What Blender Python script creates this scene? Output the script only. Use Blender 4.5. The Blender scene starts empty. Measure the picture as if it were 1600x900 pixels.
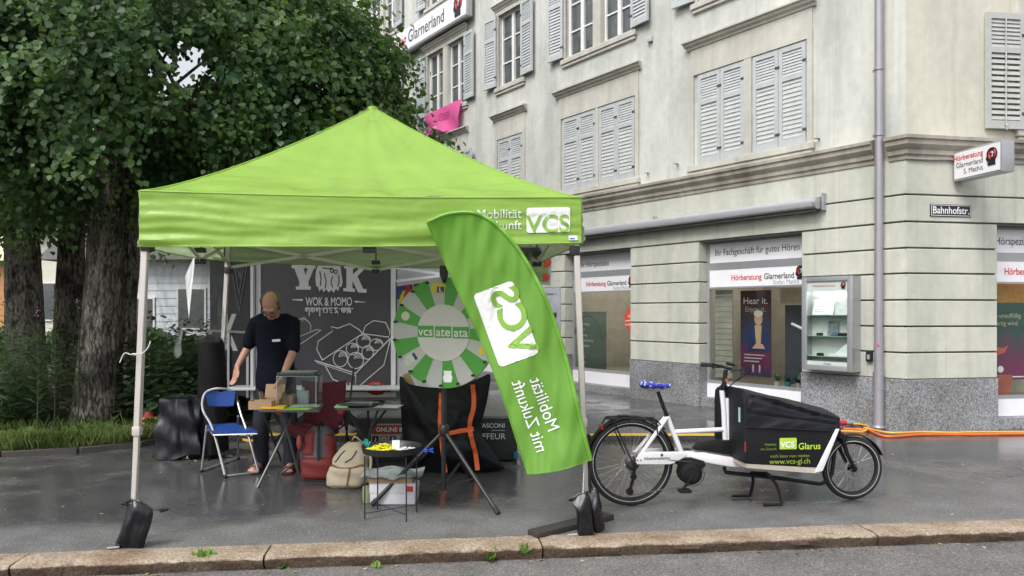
import bpy, bmesh, math, random
import numpy as np
from mathutils import Matrix, Vector, noise
random.seed(7)
rng = np.random.default_rng(11)
PI = math.pi
SC = bpy.context.scene
COL = SC.collection
# ---------------------------------------------------------------- camera (eye height 1.5 m above the pavement)
F, CX, HY, H = 1200.0, 800.0, 487.0, 1.5
cam_d = bpy.data.cameras.new('camera'); cam = bpy.data.objects.new('camera', cam_d); COL.objects.link(cam)
cam.location = (0, 0, H); cam.rotation_euler = (math.radians(90), 0, 0)
cam_d.sensor_width = 36; cam_d.lens = F / 1600 * 36; cam_d.shift_y = (HY - 450) / 1600
cam_d.clip_start = 0.05; cam_d.clip_end = 2000
SC.camera = cam
# ---------------------------------------------------------------- overcast daylight
SUN_EL, SUN_AZ = math.radians(52), math.radians(215)      # azimuth clockwise from +Y
w = bpy.data.worlds.new('World'); SC.world = w; w.use_nodes = True
nt = w.node_tree; nt.nodes.clear()
sky = nt.nodes.new('ShaderNodeTexSky'); sky.sky_type = 'NISHITA'; sky.sun_disc = False
sky.sun_elevation = SUN_EL; sky.sun_rotation = SUN_AZ
sky.air_density = 1.0; sky.dust_density = 4.0; sky.ozone_density = 1.0
hs = nt.nodes.new('ShaderNodeHueSaturation'); hs.inputs['Saturation'].default_value = 0.22
bg = nt.nodes.new('ShaderNodeBackground'); bg.inputs['Strength'].default_value = 0.13
wo = nt.nodes.new('ShaderNodeOutputWorld')
nt.links.new(sky.outputs[0], hs.inputs['Color']); nt.links.new(hs.outputs[0], bg.inputs['Color']); nt.links.new(bg.outputs[0], wo.inputs[0])
sd = bpy.data.lights.new('sun', 'SUN'); sd.energy = 0.9; sd.angle = math.radians(25); sd.color = (1.0, 0.985, 0.96)
sun = bpy.data.objects.new('sun', sd); COL.objects.link(sun)
sdir = Vector((math.sin(SUN_AZ) * math.cos(SUN_EL), math.cos(SUN_AZ) * math.cos(SUN_EL), math.sin(SUN_EL)))
sun.rotation_euler = sdir.to_track_quat('Z', 'Y').to_euler()
sun.location = sdir * 40
SC.view_settings.view_transform = 'Standard'; SC.view_settings.look = 'None'
SC.view_settings.gamma = 1.0; SC.view_settings.exposure = 0.92; SC.view_settings.use_curve_mapping = False
SC.render.engine = 'CYCLES'
SC.cycles.use_denoising = True; SC.cycles.max_bounces = 8; SC.cycles.transparent_max_bounces = 12
SC.cycles.caustics_reflective = False; SC.cycles.caustics_refractive = False; SC.cycles.sample_clamp_indirect = 6

# ---------------------------------------------------------------- helpers: measured points
def P(px, py, Y):            # a point at real distance Y
    return Vector(((px - CX) / F * Y, Y, H + (HY - py) / F * Y))
def G(px, py, z=0.0):        # a point on the ground
    Y = (H - z) * F / (py - HY)
    return Vector(((px - CX) / F * Y, Y, z))
def lerp(a, b, t): return a + (b - a) * t
def vl(a, b, t): return Vector(a).lerp(Vector(b), t)
def curve_at(keys, t):       # keys: list of (t, value tuple); smooth interpolation (Catmull-Rom)
    n = len(keys)
    for i in range(n - 1):
        if t <= keys[i + 1][0] or i == n - 2:
            t0, t1 = keys[i][0], keys[i + 1][0]
            s = (t - t0) / (t1 - t0)
            p1, p2 = Vector(keys[i][1]), Vector(keys[i + 1][1])
            p0 = Vector(keys[i - 1][1]) if i > 0 else p1 * 2 - p2
            p3 = Vector(keys[i + 2][1]) if i + 2 < n else p2 * 2 - p1
            d0 = (t1 - keys[i - 1][0]) if i > 0 else 2 * (t1 - t0)
            d1 = (keys[i + 2][0] - t0) if i + 2 < n else 2 * (t1 - t0)
            m1 = (p2 - p0) * ((t1 - t0) / d0); m2 = (p3 - p1) * ((t1 - t0) / d1)
            return p1 * (2*s**3 - 3*s**2 + 1) + m1 * (s**3 - 2*s**2 + s) + p2 * (-2*s**3 + 3*s**2) + m2 * (s**3 - s**2)
def smooth_path(pts, n=24):
    keys = [(i / (len(pts) - 1), tuple(p)) for i, p in enumerate(pts)]
    return [curve_at(keys, i / n) for i in range(n + 1)]

# ---------------------------------------------------------------- mesh builder
def wmat(o):
    m = Matrix.Identity(4)
    while o is not None:
        m = o.matrix_basis @ m; o = o.parent
    return m
class MB:
    def __init__(s, M=None): s.v, s.f, s.M = [], [], M
    def add(s, vs, fs):
        k = len(s.v)
        for p in vs:
            p = Vector(p)
            s.v.append(s.M @ p if s.M is not None else p)
        s.f += [tuple(i + k for i in f) for f in fs]
        return s
    def box(s, x0, x1, y0, y1, z0, z1):
        return s.add([(x0,y0,z0),(x1,y0,z0),(x1,y1,z0),(x0,y1,z0),(x0,y0,z1),(x1,y0,z1),(x1,y1,z1),(x0,y1,z1)],
                     [(0,3,2,1),(4,5,6,7),(0,1,5,4),(1,2,6,5),(2,3,7,6),(3,0,4,7)])
    def obox(s, c, size, R=None):
        hx, hy, hz = [q / 2 for q in size]
        R = R or Matrix.Identity(3)
        vs = [Vector(c) + R @ Vector((a*hx, b*hy, d*hz)) for d in (-1,1) for a, b in ((-1,-1),(1,-1),(1,1),(-1,1))]
        return s.add(vs, [(0,3,2,1),(4,5,6,7),(0,1,5,4),(1,2,6,5),(2,3,7,6),(3,0,4,7)])
    def ngon(s, pts): return s.add(pts, [tuple(range(len(pts)))])
    def prism(s, pts, vec):
        n = len(pts); vec = Vector(vec)
        return s.add([Vector(p) for p in pts] + [Vector(p) + vec for p in pts],
                     [tuple(range(n))[::-1], tuple(range(n, 2*n))] + [(i, (i+1) % n, n + (i+1) % n, n + i) for i in range(n)])
    def bar(s, a, b, wx, wy, up=(0,0,1)):        # rectangular bar a->b
        a, b = Vector(a), Vector(b); d = (b - a); L = d.length; d.normalize()
        u = Vector(up)
        if abs(d.dot(u)) > .98: u = Vector((0,1,0))
        x = d.cross(u).normalized(); y = x.cross(d).normalized()
        R = Matrix((x, y, d)).transposed()
        return s.obox((a + b) / 2, (wx, wy, L), R)
    def tube(s, path, r, n=8, closed=False, caps=True):
        path = [Vector(p) for p in path]; m = len(path)
        rs = r if isinstance(r, (list, tuple)) else [r] * m
        vs, prev = [], None
        for i, p in enumerate(path):
            if closed: t = path[(i+1) % m] - path[i-1]
            else: t = path[min(i+1, m-1)] - path[max(i-1, 0)]
            if t.length < 1e-9: t = Vector((0,0,1))
            t.normalize()
            if prev is None:
                a = Vector((0,0,1)) if abs(t.z) < .9 else Vector((1,0,0))
                prev = t.cross(a).normalized()
            else:
                prev = (prev - t * prev.dot(t))
                prev = prev.normalized() if prev.length > 1e-6 else t.orthogonal().normalized()
            b = t.cross(prev)
            for k in range(n):
                an = 2*PI*k/n
                vs.append(p + (prev*math.cos(an) + b*math.sin(an)) * rs[i])
        fs = []
        for i in range(m if closed else m - 1):
            j = (i+1) % m
            for k in range(n):
                fs.append((i*n+k, i*n+(k+1) % n, j*n+(k+1) % n, j*n+k))
        if caps and not closed:
            fs.append(tuple(range(n))[::-1]); fs.append(tuple(range((m-1)*n, m*n)))
        return s.add(vs, fs)
    def ring(s, c, axis, R, r, n=40, m=8, a0=0, a1=2*PI, x=None):
        c, axis = Vector(c), Vector(axis).normalized()
        x = Vector(x).normalized() if x is not None else axis.orthogonal().normalized(); y = axis.cross(x)
        full = abs(a1 - a0 - 2*PI) < 1e-6
        k = n if full else n + 1
        return s.tube([c + (x*math.cos(a0+(a1-a0)*i/n) + y*math.sin(a0+(a1-a0)*i/n))*R for i in range(k)], r, m, closed=full)
    def lathe(s, prof, c=(0,0,0), axis=(0,0,1), n=24, caps=True):
        c, ax = Vector(c), Vector(axis).normalized(); x = ax.orthogonal().normalized(); y = ax.cross(x)
        vs = [c + ax*z + (x*math.cos(2*PI*k/n) + y*math.sin(2*PI*k/n))*r for r, z in prof for k in range(n)]
        fs = [(i*n+k, i*n+(k+1) % n, (i+1)*n+(k+1) % n, (i+1)*n+k) for i in range(len(prof)-1) for k in range(n)]
        if caps: fs += [tuple(range(n))[::-1], tuple(range((len(prof)-1)*n, len(prof)*n))]
        return s.add(vs, fs)
    def ball(s, c, r, n=14, m=9, R=None):
        rx, ry, rz = (r, r, r) if not isinstance(r, (tuple, list)) else r
        c = Vector(c); R = R or Matrix.Identity(3)
        vs = [c + R @ Vector((0,0,-rz))]
        for i in range(1, m):
            ph = -PI/2 + PI*i/m
            for k in range(n):
                vs.append(c + R @ Vector((rx*math.cos(ph)*math.cos(2*PI*k/n), ry*math.cos(ph)*math.sin(2*PI*k/n), rz*math.sin(ph))))
        vs.append(c + R @ Vector((0,0,rz)))
        fs = [(0, 1+(k+1) % n, 1+k) for k in range(n)]
        for i in range(m-2):
            for k in range(n):
                a = 1+i*n
                fs.append((a+k, a+(k+1) % n, a+n+(k+1) % n, a+n+k))
        a = 1+(m-2)*n; top = len(vs)-1
        fs += [(a+k, a+(k+1) % n, top) for k in range(n)]
        return s.add(vs, fs)
    def limb(s, pts, rs, n=12):
        s.tube(smooth_path(pts, 4*(len(pts)-1)) if False else pts, rs, n)
        for p, r in zip(pts, rs): s.ball(p, r*1.0, n, 8)
        return s
    def grid(s, fn, nu, nv):
        vs = [fn(i/nu, j/nv) for j in range(nv+1) for i in range(nu+1)]
        fs = [(j*(nu+1)+i, j*(nu+1)+i+1, (j+1)*(nu+1)+i+1, (j+1)*(nu+1)+i) for j in range(nv) for i in range(nu)]
        return s.add(vs, fs)
    def mesh(s, name, inv=None, smooth=False, bevel=0, normals=True, seg=2):
        me = bpy.data.meshes.new(name)
        vs = [inv @ p for p in s.v] if inv is not None else s.v
        me.from_pydata([tuple(p) for p in vs], [], s.f)
        if normals or bevel:
            bm = bmesh.new(); bm.from_mesh(me)
            if normals: bmesh.ops.recalc_face_normals(bm, faces=bm.faces)
            if bevel:
                es = [e for e in bm.edges if len(e.link_faces) == 2 and e.calc_face_angle(0) > .6]
                bmesh.ops.bevel(bm, geom=es, offset=bevel, segments=seg, affect='EDGES', profile=.6, clamp_overlap=True)
            bm.to_mesh(me); bm.free()
        if smooth or bevel:
            me.polygons.foreach_set('use_smooth', [True]*len(me.polygons))
            me.set_sharp_from_angle(angle=math.radians(42))
        me.update()
        return me
    def build(s, name, material, parent=None, smooth=False, bevel=0, normals=True, local=False, kind=None, seg=2):
        inv = None if (parent is None or local) else wmat(parent).inverted()
        me = s.mesh(name, inv, smooth, bevel, normals, seg)
        return link(name, me, material, parent, kind)
def link(name, me, material, parent=None, kind=None):
    if material is not None and not me.materials: me.materials.append(material)
    o = bpy.data.objects.new(name, me); COL.objects.link(o)
    if parent is not None: o.parent = parent
    if kind: o['kind'] = kind
    return o
def tag(o, label, cat, group=None):
    o['label'] = label; o['category'] = cat
    if group: o['group'] = group
    return o
def thing(name, label, cat, loc=(0,0,0), rotz=0.0, group=None):
    o = bpy.data.objects.new(name, None); COL.objects.link(o)
    o.empty_display_size = .1
    o.location = loc; o.rotation_euler = (0, 0, rotz)
    return tag(o, label, cat, group)
def copy_tree(o, parent=None):
    c = o.copy(); COL.objects.link(c); c.parent = parent
    for ch in list(o.children):
        copy_tree(ch, c)
    return c

# ---------------------------------------------------------------- materials
MATS = {}
def new_mat(name):
    m = bpy.data.materials.new(name); m.use_nodes = True
    n = m.node_tree; n.nodes.clear()
    return m, n, n.nodes, n.links
def node(ns, t, **kw):
    x = ns.new(t)
    for k, v in kw.items():
        if hasattr(x, k): setattr(x, k, v)
        else: x.inputs[k].default_value = v
    return x
def srgb(r, g, b):
    f = lambda c: (c/255/12.92) if c/255 <= .04045 else ((c/255+.055)/1.055)**2.4
    return (f(r), f(g), f(b))
def mat(name, col=(.5,.5,.5), rough=.6, metal=0.0, var=.12, scale=6.0, bump=0.0, bscale=60.0, col2=None, spec=.5, emit=0, transl=0.0, coat=0.0, rvar=.08, inside=None, bdist=.01):
    if name in MATS: return MATS[name]
    m, t, ns, ln = new_mat(name)
    pos = node(ns, 'ShaderNodeNewGeometry')
    nz = node(ns, 'ShaderNodeTexNoise'); nz.inputs['Scale'].default_value = scale; nz.inputs['Detail'].default_value = 6
    ln.new(pos.outputs['Position'], nz.inputs['Vector'])
    c2 = col2 or tuple(min(1, c*(1+var)) for c in col); c1 = col if col2 else tuple(c*(1-var) for c in col)
    mx = node(ns, 'ShaderNodeMix', data_type='RGBA')
    mr = node(ns, 'ShaderNodeMapRange'); mr.inputs[1].default_value = .3; mr.inputs[2].default_value = .7
    ln.new(nz.outputs['Fac'], mr.inputs[0]); ln.new(mr.outputs[0], mx.inputs['Factor'])
    mx.inputs['A'].default_value = (*c1, 1); mx.inputs['B'].default_value = (*c2, 1)
    if inside:      # the coated inner face of a fabric has its own colour
        mi = node(ns, 'ShaderNodeMix', data_type='RGBA'); ln.new(pos.outputs['Backfacing'], mi.inputs['Factor']); ln.new(mx.outputs['Result'], mi.inputs['A']); mi.inputs['B'].default_value = (*inside, 1); mx = mi
    b = node(ns, 'ShaderNodeBsdfPrincipled'); b.inputs['Metallic'].default_value = metal
    b.inputs['Specular IOR Level'].default_value = spec; b.inputs['Coat Weight'].default_value = coat
    ln.new(mx.outputs['Result'], b.inputs['Base Color'])
    r2 = node(ns, 'ShaderNodeMapRange'); r2.inputs[3].default_value = max(.02, rough-rvar); r2.inputs[4].default_value = min(1, rough+rvar)
    ln.new(nz.outputs['Fac'], r2.inputs[0]); ln.new(r2.outputs[0], b.inputs['Roughness'])
    if bump:
        n2 = node(ns, 'ShaderNodeTexNoise'); n2.inputs['Scale'].default_value = bscale; n2.inputs['Detail'].default_value = 5
        ln.new(pos.outputs['Position'], n2.inputs['Vector'])
        bp = node(ns, 'ShaderNodeBump'); bp.inputs['Strength'].default_value = min(1, bump); bp.inputs['Distance'].default_value = bdist
        ln.new(n2.outputs['Fac'], bp.inputs['Height']); ln.new(bp.outputs[0], b.inputs['Normal'])
    if emit:
        ln.new(mx.outputs['Result'], b.inputs['Emission Color']); b.inputs['Emission Strength'].default_value = emit
    o = node(ns, 'ShaderNodeOutputMaterial')
    if transl:
        tr = node(ns, 'ShaderNodeBsdfTranslucent'); ln.new(mx.outputs['Result'], tr.inputs[0])
        ms = node(ns, 'ShaderNodeMixShader'); ms.inputs[0].default_value = transl
        ln.new(b.outputs[0], ms.inputs[1]); ln.new(tr.outputs[0], ms.inputs[2]); ln.new(ms.outputs[0], o.inputs[0])
    else: ln.new(b.outputs[0], o.inputs[0])
    MATS[name] = m
    return m
def glass(name, tint=(1,1,1), refl=1.0, rough=.02):
    if name in MATS: return MATS[name]
    m, t, ns, ln = new_mat(name)
    fr = node(ns, 'ShaderNodeFresnel'); fr.inputs[0].default_value = 1.5
    mu = node(ns, 'ShaderNodeMath', operation='MULTIPLY'); mu.inputs[1].default_value = refl; mu.use_clamp = True
    gb = node(ns, 'ShaderNodeNewGeometry'); iv = node(ns, 'ShaderNodeMath', operation='SUBTRACT'); iv.inputs[0].default_value = 1; ln.new(gb.outputs['Backfacing'], iv.inputs[1])
    m0 = node(ns, 'ShaderNodeMath', operation='MULTIPLY'); ln.new(fr.outputs[0], m0.inputs[0]); ln.new(iv.outputs[0], m0.inputs[1]); ln.new(m0.outputs[0], mu.inputs[0])
    tr = node(ns, 'ShaderNodeBsdfTransparent'); tr.inputs[0].default_value = (*tint, 1)
    gl = node(ns, 'ShaderNodeBsdfGlossy'); gl.inputs['Roughness'].default_value = rough
    ms = node(ns, 'ShaderNodeMixShader'); o = node(ns, 'ShaderNodeOutputMaterial')
    ln.new(mu.outputs[0], ms.inputs[0]); ln.new(tr.outputs[0], ms.inputs[1]); ln.new(gl.outputs[0], ms.inputs[2]); ln.new(ms.outputs[0], o.inputs[0])
    MATS[name] = m
    return m
# plaster, granite, asphalt, kerb, bark have nodes of their own
def mat_plaster(name, base, stain):
    m, t, ns, ln = new_mat(name)
    pos = node(ns, 'ShaderNodeNewGeometry')
    mp = node(ns, 'ShaderNodeMapping'); mp.inputs['Scale'].default_value = (1, 1, .35); ln.new(pos.outputs['Position'], mp.inputs[0])
    n1 = node(ns, 'ShaderNodeTexNoise'); n1.inputs['Scale'].default_value = 1.6; n1.inputs['Detail'].default_value = 9; n1.inputs['Roughness'].default_value = .62
    ln.new(mp.outputs[0], n1.inputs['Vector'])
    n3 = node(ns, 'ShaderNodeTexNoise'); n3.inputs['Scale'].default_value = 9; n3.inputs['Detail'].default_value = 8; ln.new(pos.outputs['Position'], n3.inputs['Vector'])
    r = node(ns, 'ShaderNodeMapRange'); r.inputs[1].default_value = .40; r.inputs[2].default_value = .66; ln.new(n1.outputs['Fac'], r.inputs[0])
    mx = node(ns, 'ShaderNodeMix', data_type='RGBA'); mx.inputs['A'].default_value = (*base, 1); mx.inputs['B'].default_value = (*stain, 1)
    ln.new(r.outputs[0], mx.inputs['Factor'])
    mx2 = node(ns, 'ShaderNodeMix', data_type='RGBA', blend_type='MULTIPLY'); mx2.inputs['Factor'].default_value = .35
    r3 = node(ns, 'ShaderNodeMapRange'); r3.inputs[1].default_value = .3; r3.inputs[2].default_value = .65; r3.inputs[3].default_value = .78; r3.inputs[4].default_value = 1.05
    ln.new(n3.outputs['Fac'], r3.inputs[0]); ln.new(mx.outputs['Result'], mx2.inputs['A']); ln.new(r3.outputs[0], mx2.inputs['B'])
    mp4 = node(ns, 'ShaderNodeMapping'); mp4.inputs['Scale'].default_value = (5, 5, .13); ln.new(pos.outputs['Position'], mp4.inputs[0])
    n4 = node(ns, 'ShaderNodeTexNoise'); n4.inputs['Scale'].default_value = 1.5; n4.inputs['Detail'].default_value = 6; n4.inputs['Roughness'].default_value = .6; ln.new(mp4.outputs[0], n4.inputs['Vector'])
    r4 = node(ns, 'ShaderNodeMapRange'); r4.inputs[1].default_value = .52; r4.inputs[2].default_value = .72; r4.inputs[3].default_value = 1.0; r4.inputs[4].default_value = .84; ln.new(n4.outputs['Fac'], r4.inputs[0])
    mx4 = node(ns, 'ShaderNodeMix', data_type='RGBA', blend_type='MULTIPLY'); mx4.inputs['Factor'].default_value = 1; ln.new(mx2.outputs['Result'], mx4.inputs['A']); ln.new(r4.outputs[0], mx4.inputs['B'])
    b = node(ns, 'ShaderNodeBsdfPrincipled'); b.inputs['Roughness'].default_value = .88; b.inputs['Specular IOR Level'].default_value = .25
    ln.new(mx4.outputs['Result'], b.inputs['Base Color'])
    n2 = node(ns, 'ShaderNodeTexNoise'); n2.inputs['Scale'].default_value = 120; n2.inputs['Detail'].default_value = 4; ln.new(pos.outputs['Position'], n2.inputs['Vector'])
    bp = node(ns, 'ShaderNodeBump'); bp.inputs['Strength'].default_value = .35; bp.inputs['Distance'].default_value = .006
    ln.new(n2.outputs['Fac'], bp.inputs['Height']); ln.new(bp.outputs[0], b.inputs['Normal'])
    o = node(ns, 'ShaderNodeOutputMaterial'); ln.new(b.outputs[0], o.inputs[0])
    MATS[name] = m; return m
def mat_speckle(name, dark, light, scale, rough, tint=None, tscale=.8, bump=.3, grime=None):
    m, t, ns, ln = new_mat(name)
    pos = node(ns, 'ShaderNodeNewGeometry')
    v = node(ns, 'ShaderNodeTexNoise'); v.inputs['Scale'].default_value = scale; v.inputs['Detail'].default_value = 3; v.inputs['Roughness'].default_value = .75
    ln.new(pos.outputs['Position'], v.inputs['Vector'])
    r = node(ns, 'ShaderNodeMapRange'); r.inputs[1].default_value = .38; r.inputs[2].default_value = .64; ln.new(v.outputs['Fac'], r.inputs[0])
    mx = node(ns, 'ShaderNodeMix', data_type='RGBA'); mx.inputs['A'].default_value = (*dark, 1); mx.inputs['B'].default_value = (*light, 1)
    ln.new(r.outputs[0], mx.inputs['Factor'])
    out = mx
    if tint:
        n3 = node(ns, 'ShaderNodeTexNoise'); n3.inputs['Scale'].default_value = tscale; n3.inputs['Detail'].default_value = 7; n3.inputs['Roughness'].default_value = .65; ln.new(pos.outputs['Position'], n3.inputs['Vector'])
        r3 = node(ns, 'ShaderNodeMapRange'); r3.inputs[1].default_value = .42; r3.inputs[2].default_value = .66; ln.new(n3.outputs['Fac'], r3.inputs[0])
        m3 = node(ns, 'ShaderNodeMix', data_type='RGBA', blend_type='MULTIPLY'); ln.new(r3.outputs[0], m3.inputs['Factor'])
        ln.new(mx.outputs['Result'], m3.inputs['A']); m3.inputs['B'].default_value = (*tint, 1); out = m3
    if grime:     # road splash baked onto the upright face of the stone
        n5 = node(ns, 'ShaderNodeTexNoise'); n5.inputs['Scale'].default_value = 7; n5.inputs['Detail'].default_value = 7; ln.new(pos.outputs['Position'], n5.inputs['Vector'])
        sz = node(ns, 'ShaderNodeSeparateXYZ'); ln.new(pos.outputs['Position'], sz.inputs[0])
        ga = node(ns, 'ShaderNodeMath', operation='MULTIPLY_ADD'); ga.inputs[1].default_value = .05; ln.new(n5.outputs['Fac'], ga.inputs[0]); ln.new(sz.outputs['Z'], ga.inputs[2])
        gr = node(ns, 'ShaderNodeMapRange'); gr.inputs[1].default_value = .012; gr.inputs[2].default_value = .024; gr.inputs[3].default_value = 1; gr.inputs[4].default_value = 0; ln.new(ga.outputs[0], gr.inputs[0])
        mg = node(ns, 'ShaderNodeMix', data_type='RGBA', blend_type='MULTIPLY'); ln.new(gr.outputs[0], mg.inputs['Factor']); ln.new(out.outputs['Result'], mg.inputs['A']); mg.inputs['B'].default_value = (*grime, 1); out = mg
    b = node(ns, 'ShaderNodeBsdfPrincipled'); b.inputs['Roughness'].default_value = rough
    ln.new(out.outputs['Result'], b.inputs['Base Color'])
    n2 = node(ns, 'ShaderNodeTexNoise'); n2.inputs['Scale'].default_value = scale*.7; n2.inputs['Detail'].default_value = 6; ln.new(pos.outputs['Position'], n2.inputs['Vector'])
    bp = node(ns, 'ShaderNodeBump'); bp.inputs['Strength'].default_value = bump; bp.inputs['Distance'].default_value = .008
    ln.new(n2.outputs['Fac'], bp.inputs['Height']); ln.new(bp.outputs[0], b.inputs['Normal'])
    o = node(ns, 'ShaderNodeOutputMaterial'); ln.new(b.outputs[0], o.inputs[0])
    MATS[name] = m; return m
def mat_asphalt(name, base, wet_lo, wet_hi, dry_rough=.75, edge=None):
    """asphalt with rain: a puddle mask (world space noise) turns it darker and glossier; edge = strip by the kerb that has drained"""
    m, t, ns, ln = new_mat(name)
    pos = node(ns, 'ShaderNodeNewGeometry')
    fine = node(ns, 'ShaderNodeTexNoise'); fine.inputs['Scale'].default_value = 85; fine.inputs['Detail'].default_value = 4; fine.inputs['Roughness'].default_value = .7; ln.new(pos.outputs['Position'], fine.inputs['Vector'])
    big = node(ns, 'ShaderNodeTexNoise'); big.inputs['Scale'].default_value = .55; big.inputs['Detail'].default_value = 5; big.inputs['Roughness'].default_value = .5; ln.new(pos.outputs['Position'], big.inputs['Vector'])
    wet = node(ns, 'ShaderNodeMapRange'); wet.inputs[1].default_value = wet_lo; wet.inputs[2].default_value = wet_hi; ln.new(big.outputs['Fac'], wet.inputs[0])
    md = node(ns, 'ShaderNodeTexNoise'); md.inputs['Scale'].default_value = 3.2; md.inputs['Detail'].default_value = 7; md.inputs['Roughness'].default_value = .6; ln.new(pos.outputs['Position'], md.inputs['Vector'])
    mw = node(ns, 'ShaderNodeMix', data_type='FLOAT'); mw.inputs['Factor'].default_value = .38; ln.new(big.outputs['Fac'], mw.inputs['A']); ln.new(md.outputs['Fac'], mw.inputs['B']); ln.new(mw.outputs['Result'], wet.inputs[0])
    wsock = wet.outputs[0]
    if edge:
        n, d0, d1 = edge          # drained where n.pos - d0 is small (near the kerb)
        dot = node(ns, 'ShaderNodeVectorMath', operation='DOT_PRODUCT'); ln.new(pos.outputs['Position'], dot.inputs[0]); dot.inputs[1].default_value = n
        wob = node(ns, 'ShaderNodeMath', operation='MULTIPLY_ADD'); wob.inputs[1].default_value = 1.1; ln.new(big.outputs['Fac'], wob.inputs[0]); ln.new(dot.outputs['Value'], wob.inputs[2])
        er = node(ns, 'ShaderNodeMapRange'); er.inputs[1].default_value = d0; er.inputs[2].default_value = d1; er.inputs[3].default_value = 0.0; er.inputs[4].default_value = 1; ln.new(wob.outputs[0], er.inputs[0])
        ml = node(ns, 'ShaderNodeMath', operation='MULTIPLY'); ln.new(wsock, ml.inputs[0]); ln.new(er.outputs[0], ml.inputs[1]); wsock = ml.outputs[0]
    sp = node(ns, 'ShaderNodeMapRange'); sp.inputs[1].default_value = .35; sp.inputs[2].default_value = .72; ln.new(fine.outputs['Fac'], sp.inputs[0])
    mx = node(ns, 'ShaderNodeMix', data_type='RGBA'); mx.inputs['A'].default_value = (*[c*.4 for c in base], 1); mx.inputs['B'].default_value = (*[c*1.9 for c in base], 1); ln.new(sp.outputs[0], mx.inputs['Factor'])
    pat = node(ns, 'ShaderNodeTexNoise'); pat.inputs['Scale'].default_value = 2.3; pat.inputs['Detail'].default_value = 8; pat.inputs['Roughness'].default_value = .65; ln.new(pos.outputs['Position'], pat.inputs['Vector'])
    pr = node(ns, 'ShaderNodeMapRange'); pr.inputs[1].default_value = .3; pr.inputs[2].default_value = .7; pr.inputs[3].default_value = .72; pr.inputs[4].default_value = 1.28; ln.new(pat.outputs['Fac'], pr.inputs[0])
    mp = node(ns, 'ShaderNodeMix', data_type='RGBA', blend_type='MULTIPLY'); mp.inputs['Factor'].default_value = 1; ln.new(mx.outputs['Result'], mp.inputs['A']); ln.new(pr.outputs[0], mp.inputs['B'])
    vo = node(ns, 'ShaderNodeTexVoronoi'); vo.inputs['Scale'].default_value = 62; ln.new(pos.outputs['Position'], vo.inputs['Vector'])
    vr = node(ns, 'ShaderNodeMapRange'); vr.inputs[1].default_value = .16; vr.inputs[2].default_value = .30; vr.inputs[3].default_value = 1; vr.inputs[4].default_value = 0; ln.new(vo.outputs['Distance'], vr.inputs[0])
    vs = node(ns, 'ShaderNodeSeparateColor'); ln.new(vo.outputs['Color'], vs.inputs[0]); vt = node(ns, 'ShaderNodeMath', operation='GREATER_THAN'); vt.inputs[1].default_value = .72; ln.new(vs.outputs[0], vt.inputs[0])
    vm = node(ns, 'ShaderNodeMath', operation='MULTIPLY'); ln.new(vr.outputs[0], vm.inputs[0]); ln.new(vt.outputs[0], vm.inputs[1])
    ag = node(ns, 'ShaderNodeMix', data_type='RGBA'); ln.new(vm.outputs[0], ag.inputs['Factor']); ln.new(mp.outputs['Result'], ag.inputs['A']); ag.inputs['B'].default_value = (*[min(.6, c*3.0) for c in base], 1); mp = ag
    dk = node(ns, 'ShaderNodeMix', data_type='RGBA'); ln.new(wsock, dk.inputs['Factor']); ln.new(mp.outputs['Result'], dk.inputs['A']); dkm = node(ns, 'ShaderNodeMix', data_type='RGBA', blend_type='MULTIPLY'); dkm.inputs['Factor'].default_value = 1; dkm.inputs['B'].default_value = (.5,.5,.515,1); ln.new(mp.outputs['Result'], dkm.inputs['A']); ln.new(dkm.outputs['Result'], dk.inputs['B'])
    b = node(ns, 'ShaderNodeBsdfPrincipled'); ln.new(dk.outputs['Result'], b.inputs['Base Color'])
    rr = node(ns, 'ShaderNodeMapRange'); rr.inputs[3].default_value = dry_rough; rr.inputs[4].default_value = .045; ln.new(wsock, rr.inputs[0])
    ra = node(ns, 'ShaderNodeMath', operation='MULTIPLY_ADD'); ra.inputs[1].default_value = .15; ln.new(pat.outputs['Fac'], ra.inputs[0]); ln.new(rr.outputs[0], ra.inputs[2])
    ln.new(ra.outputs[0], b.inputs['Roughness'])
    bs = node(ns, 'ShaderNodeMapRange'); bs.inputs[3].default_value = .6; bs.inputs[4].default_value = .10; ln.new(wsock, bs.inputs[0])
    bp = node(ns, 'ShaderNodeBump'); bp.inputs['Distance'].default_value = .006; ln.new(bs.outputs[0], bp.inputs['Strength']); ln.new(fine.outputs['Fac'], bp.inputs['Height']); ln.new(bp.outputs[0], b.inputs['Normal'])
    o = node(ns, 'ShaderNodeOutputMaterial'); ln.new(b.outputs[0], o.inputs[0])
    MATS[name] = m; return m
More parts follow.
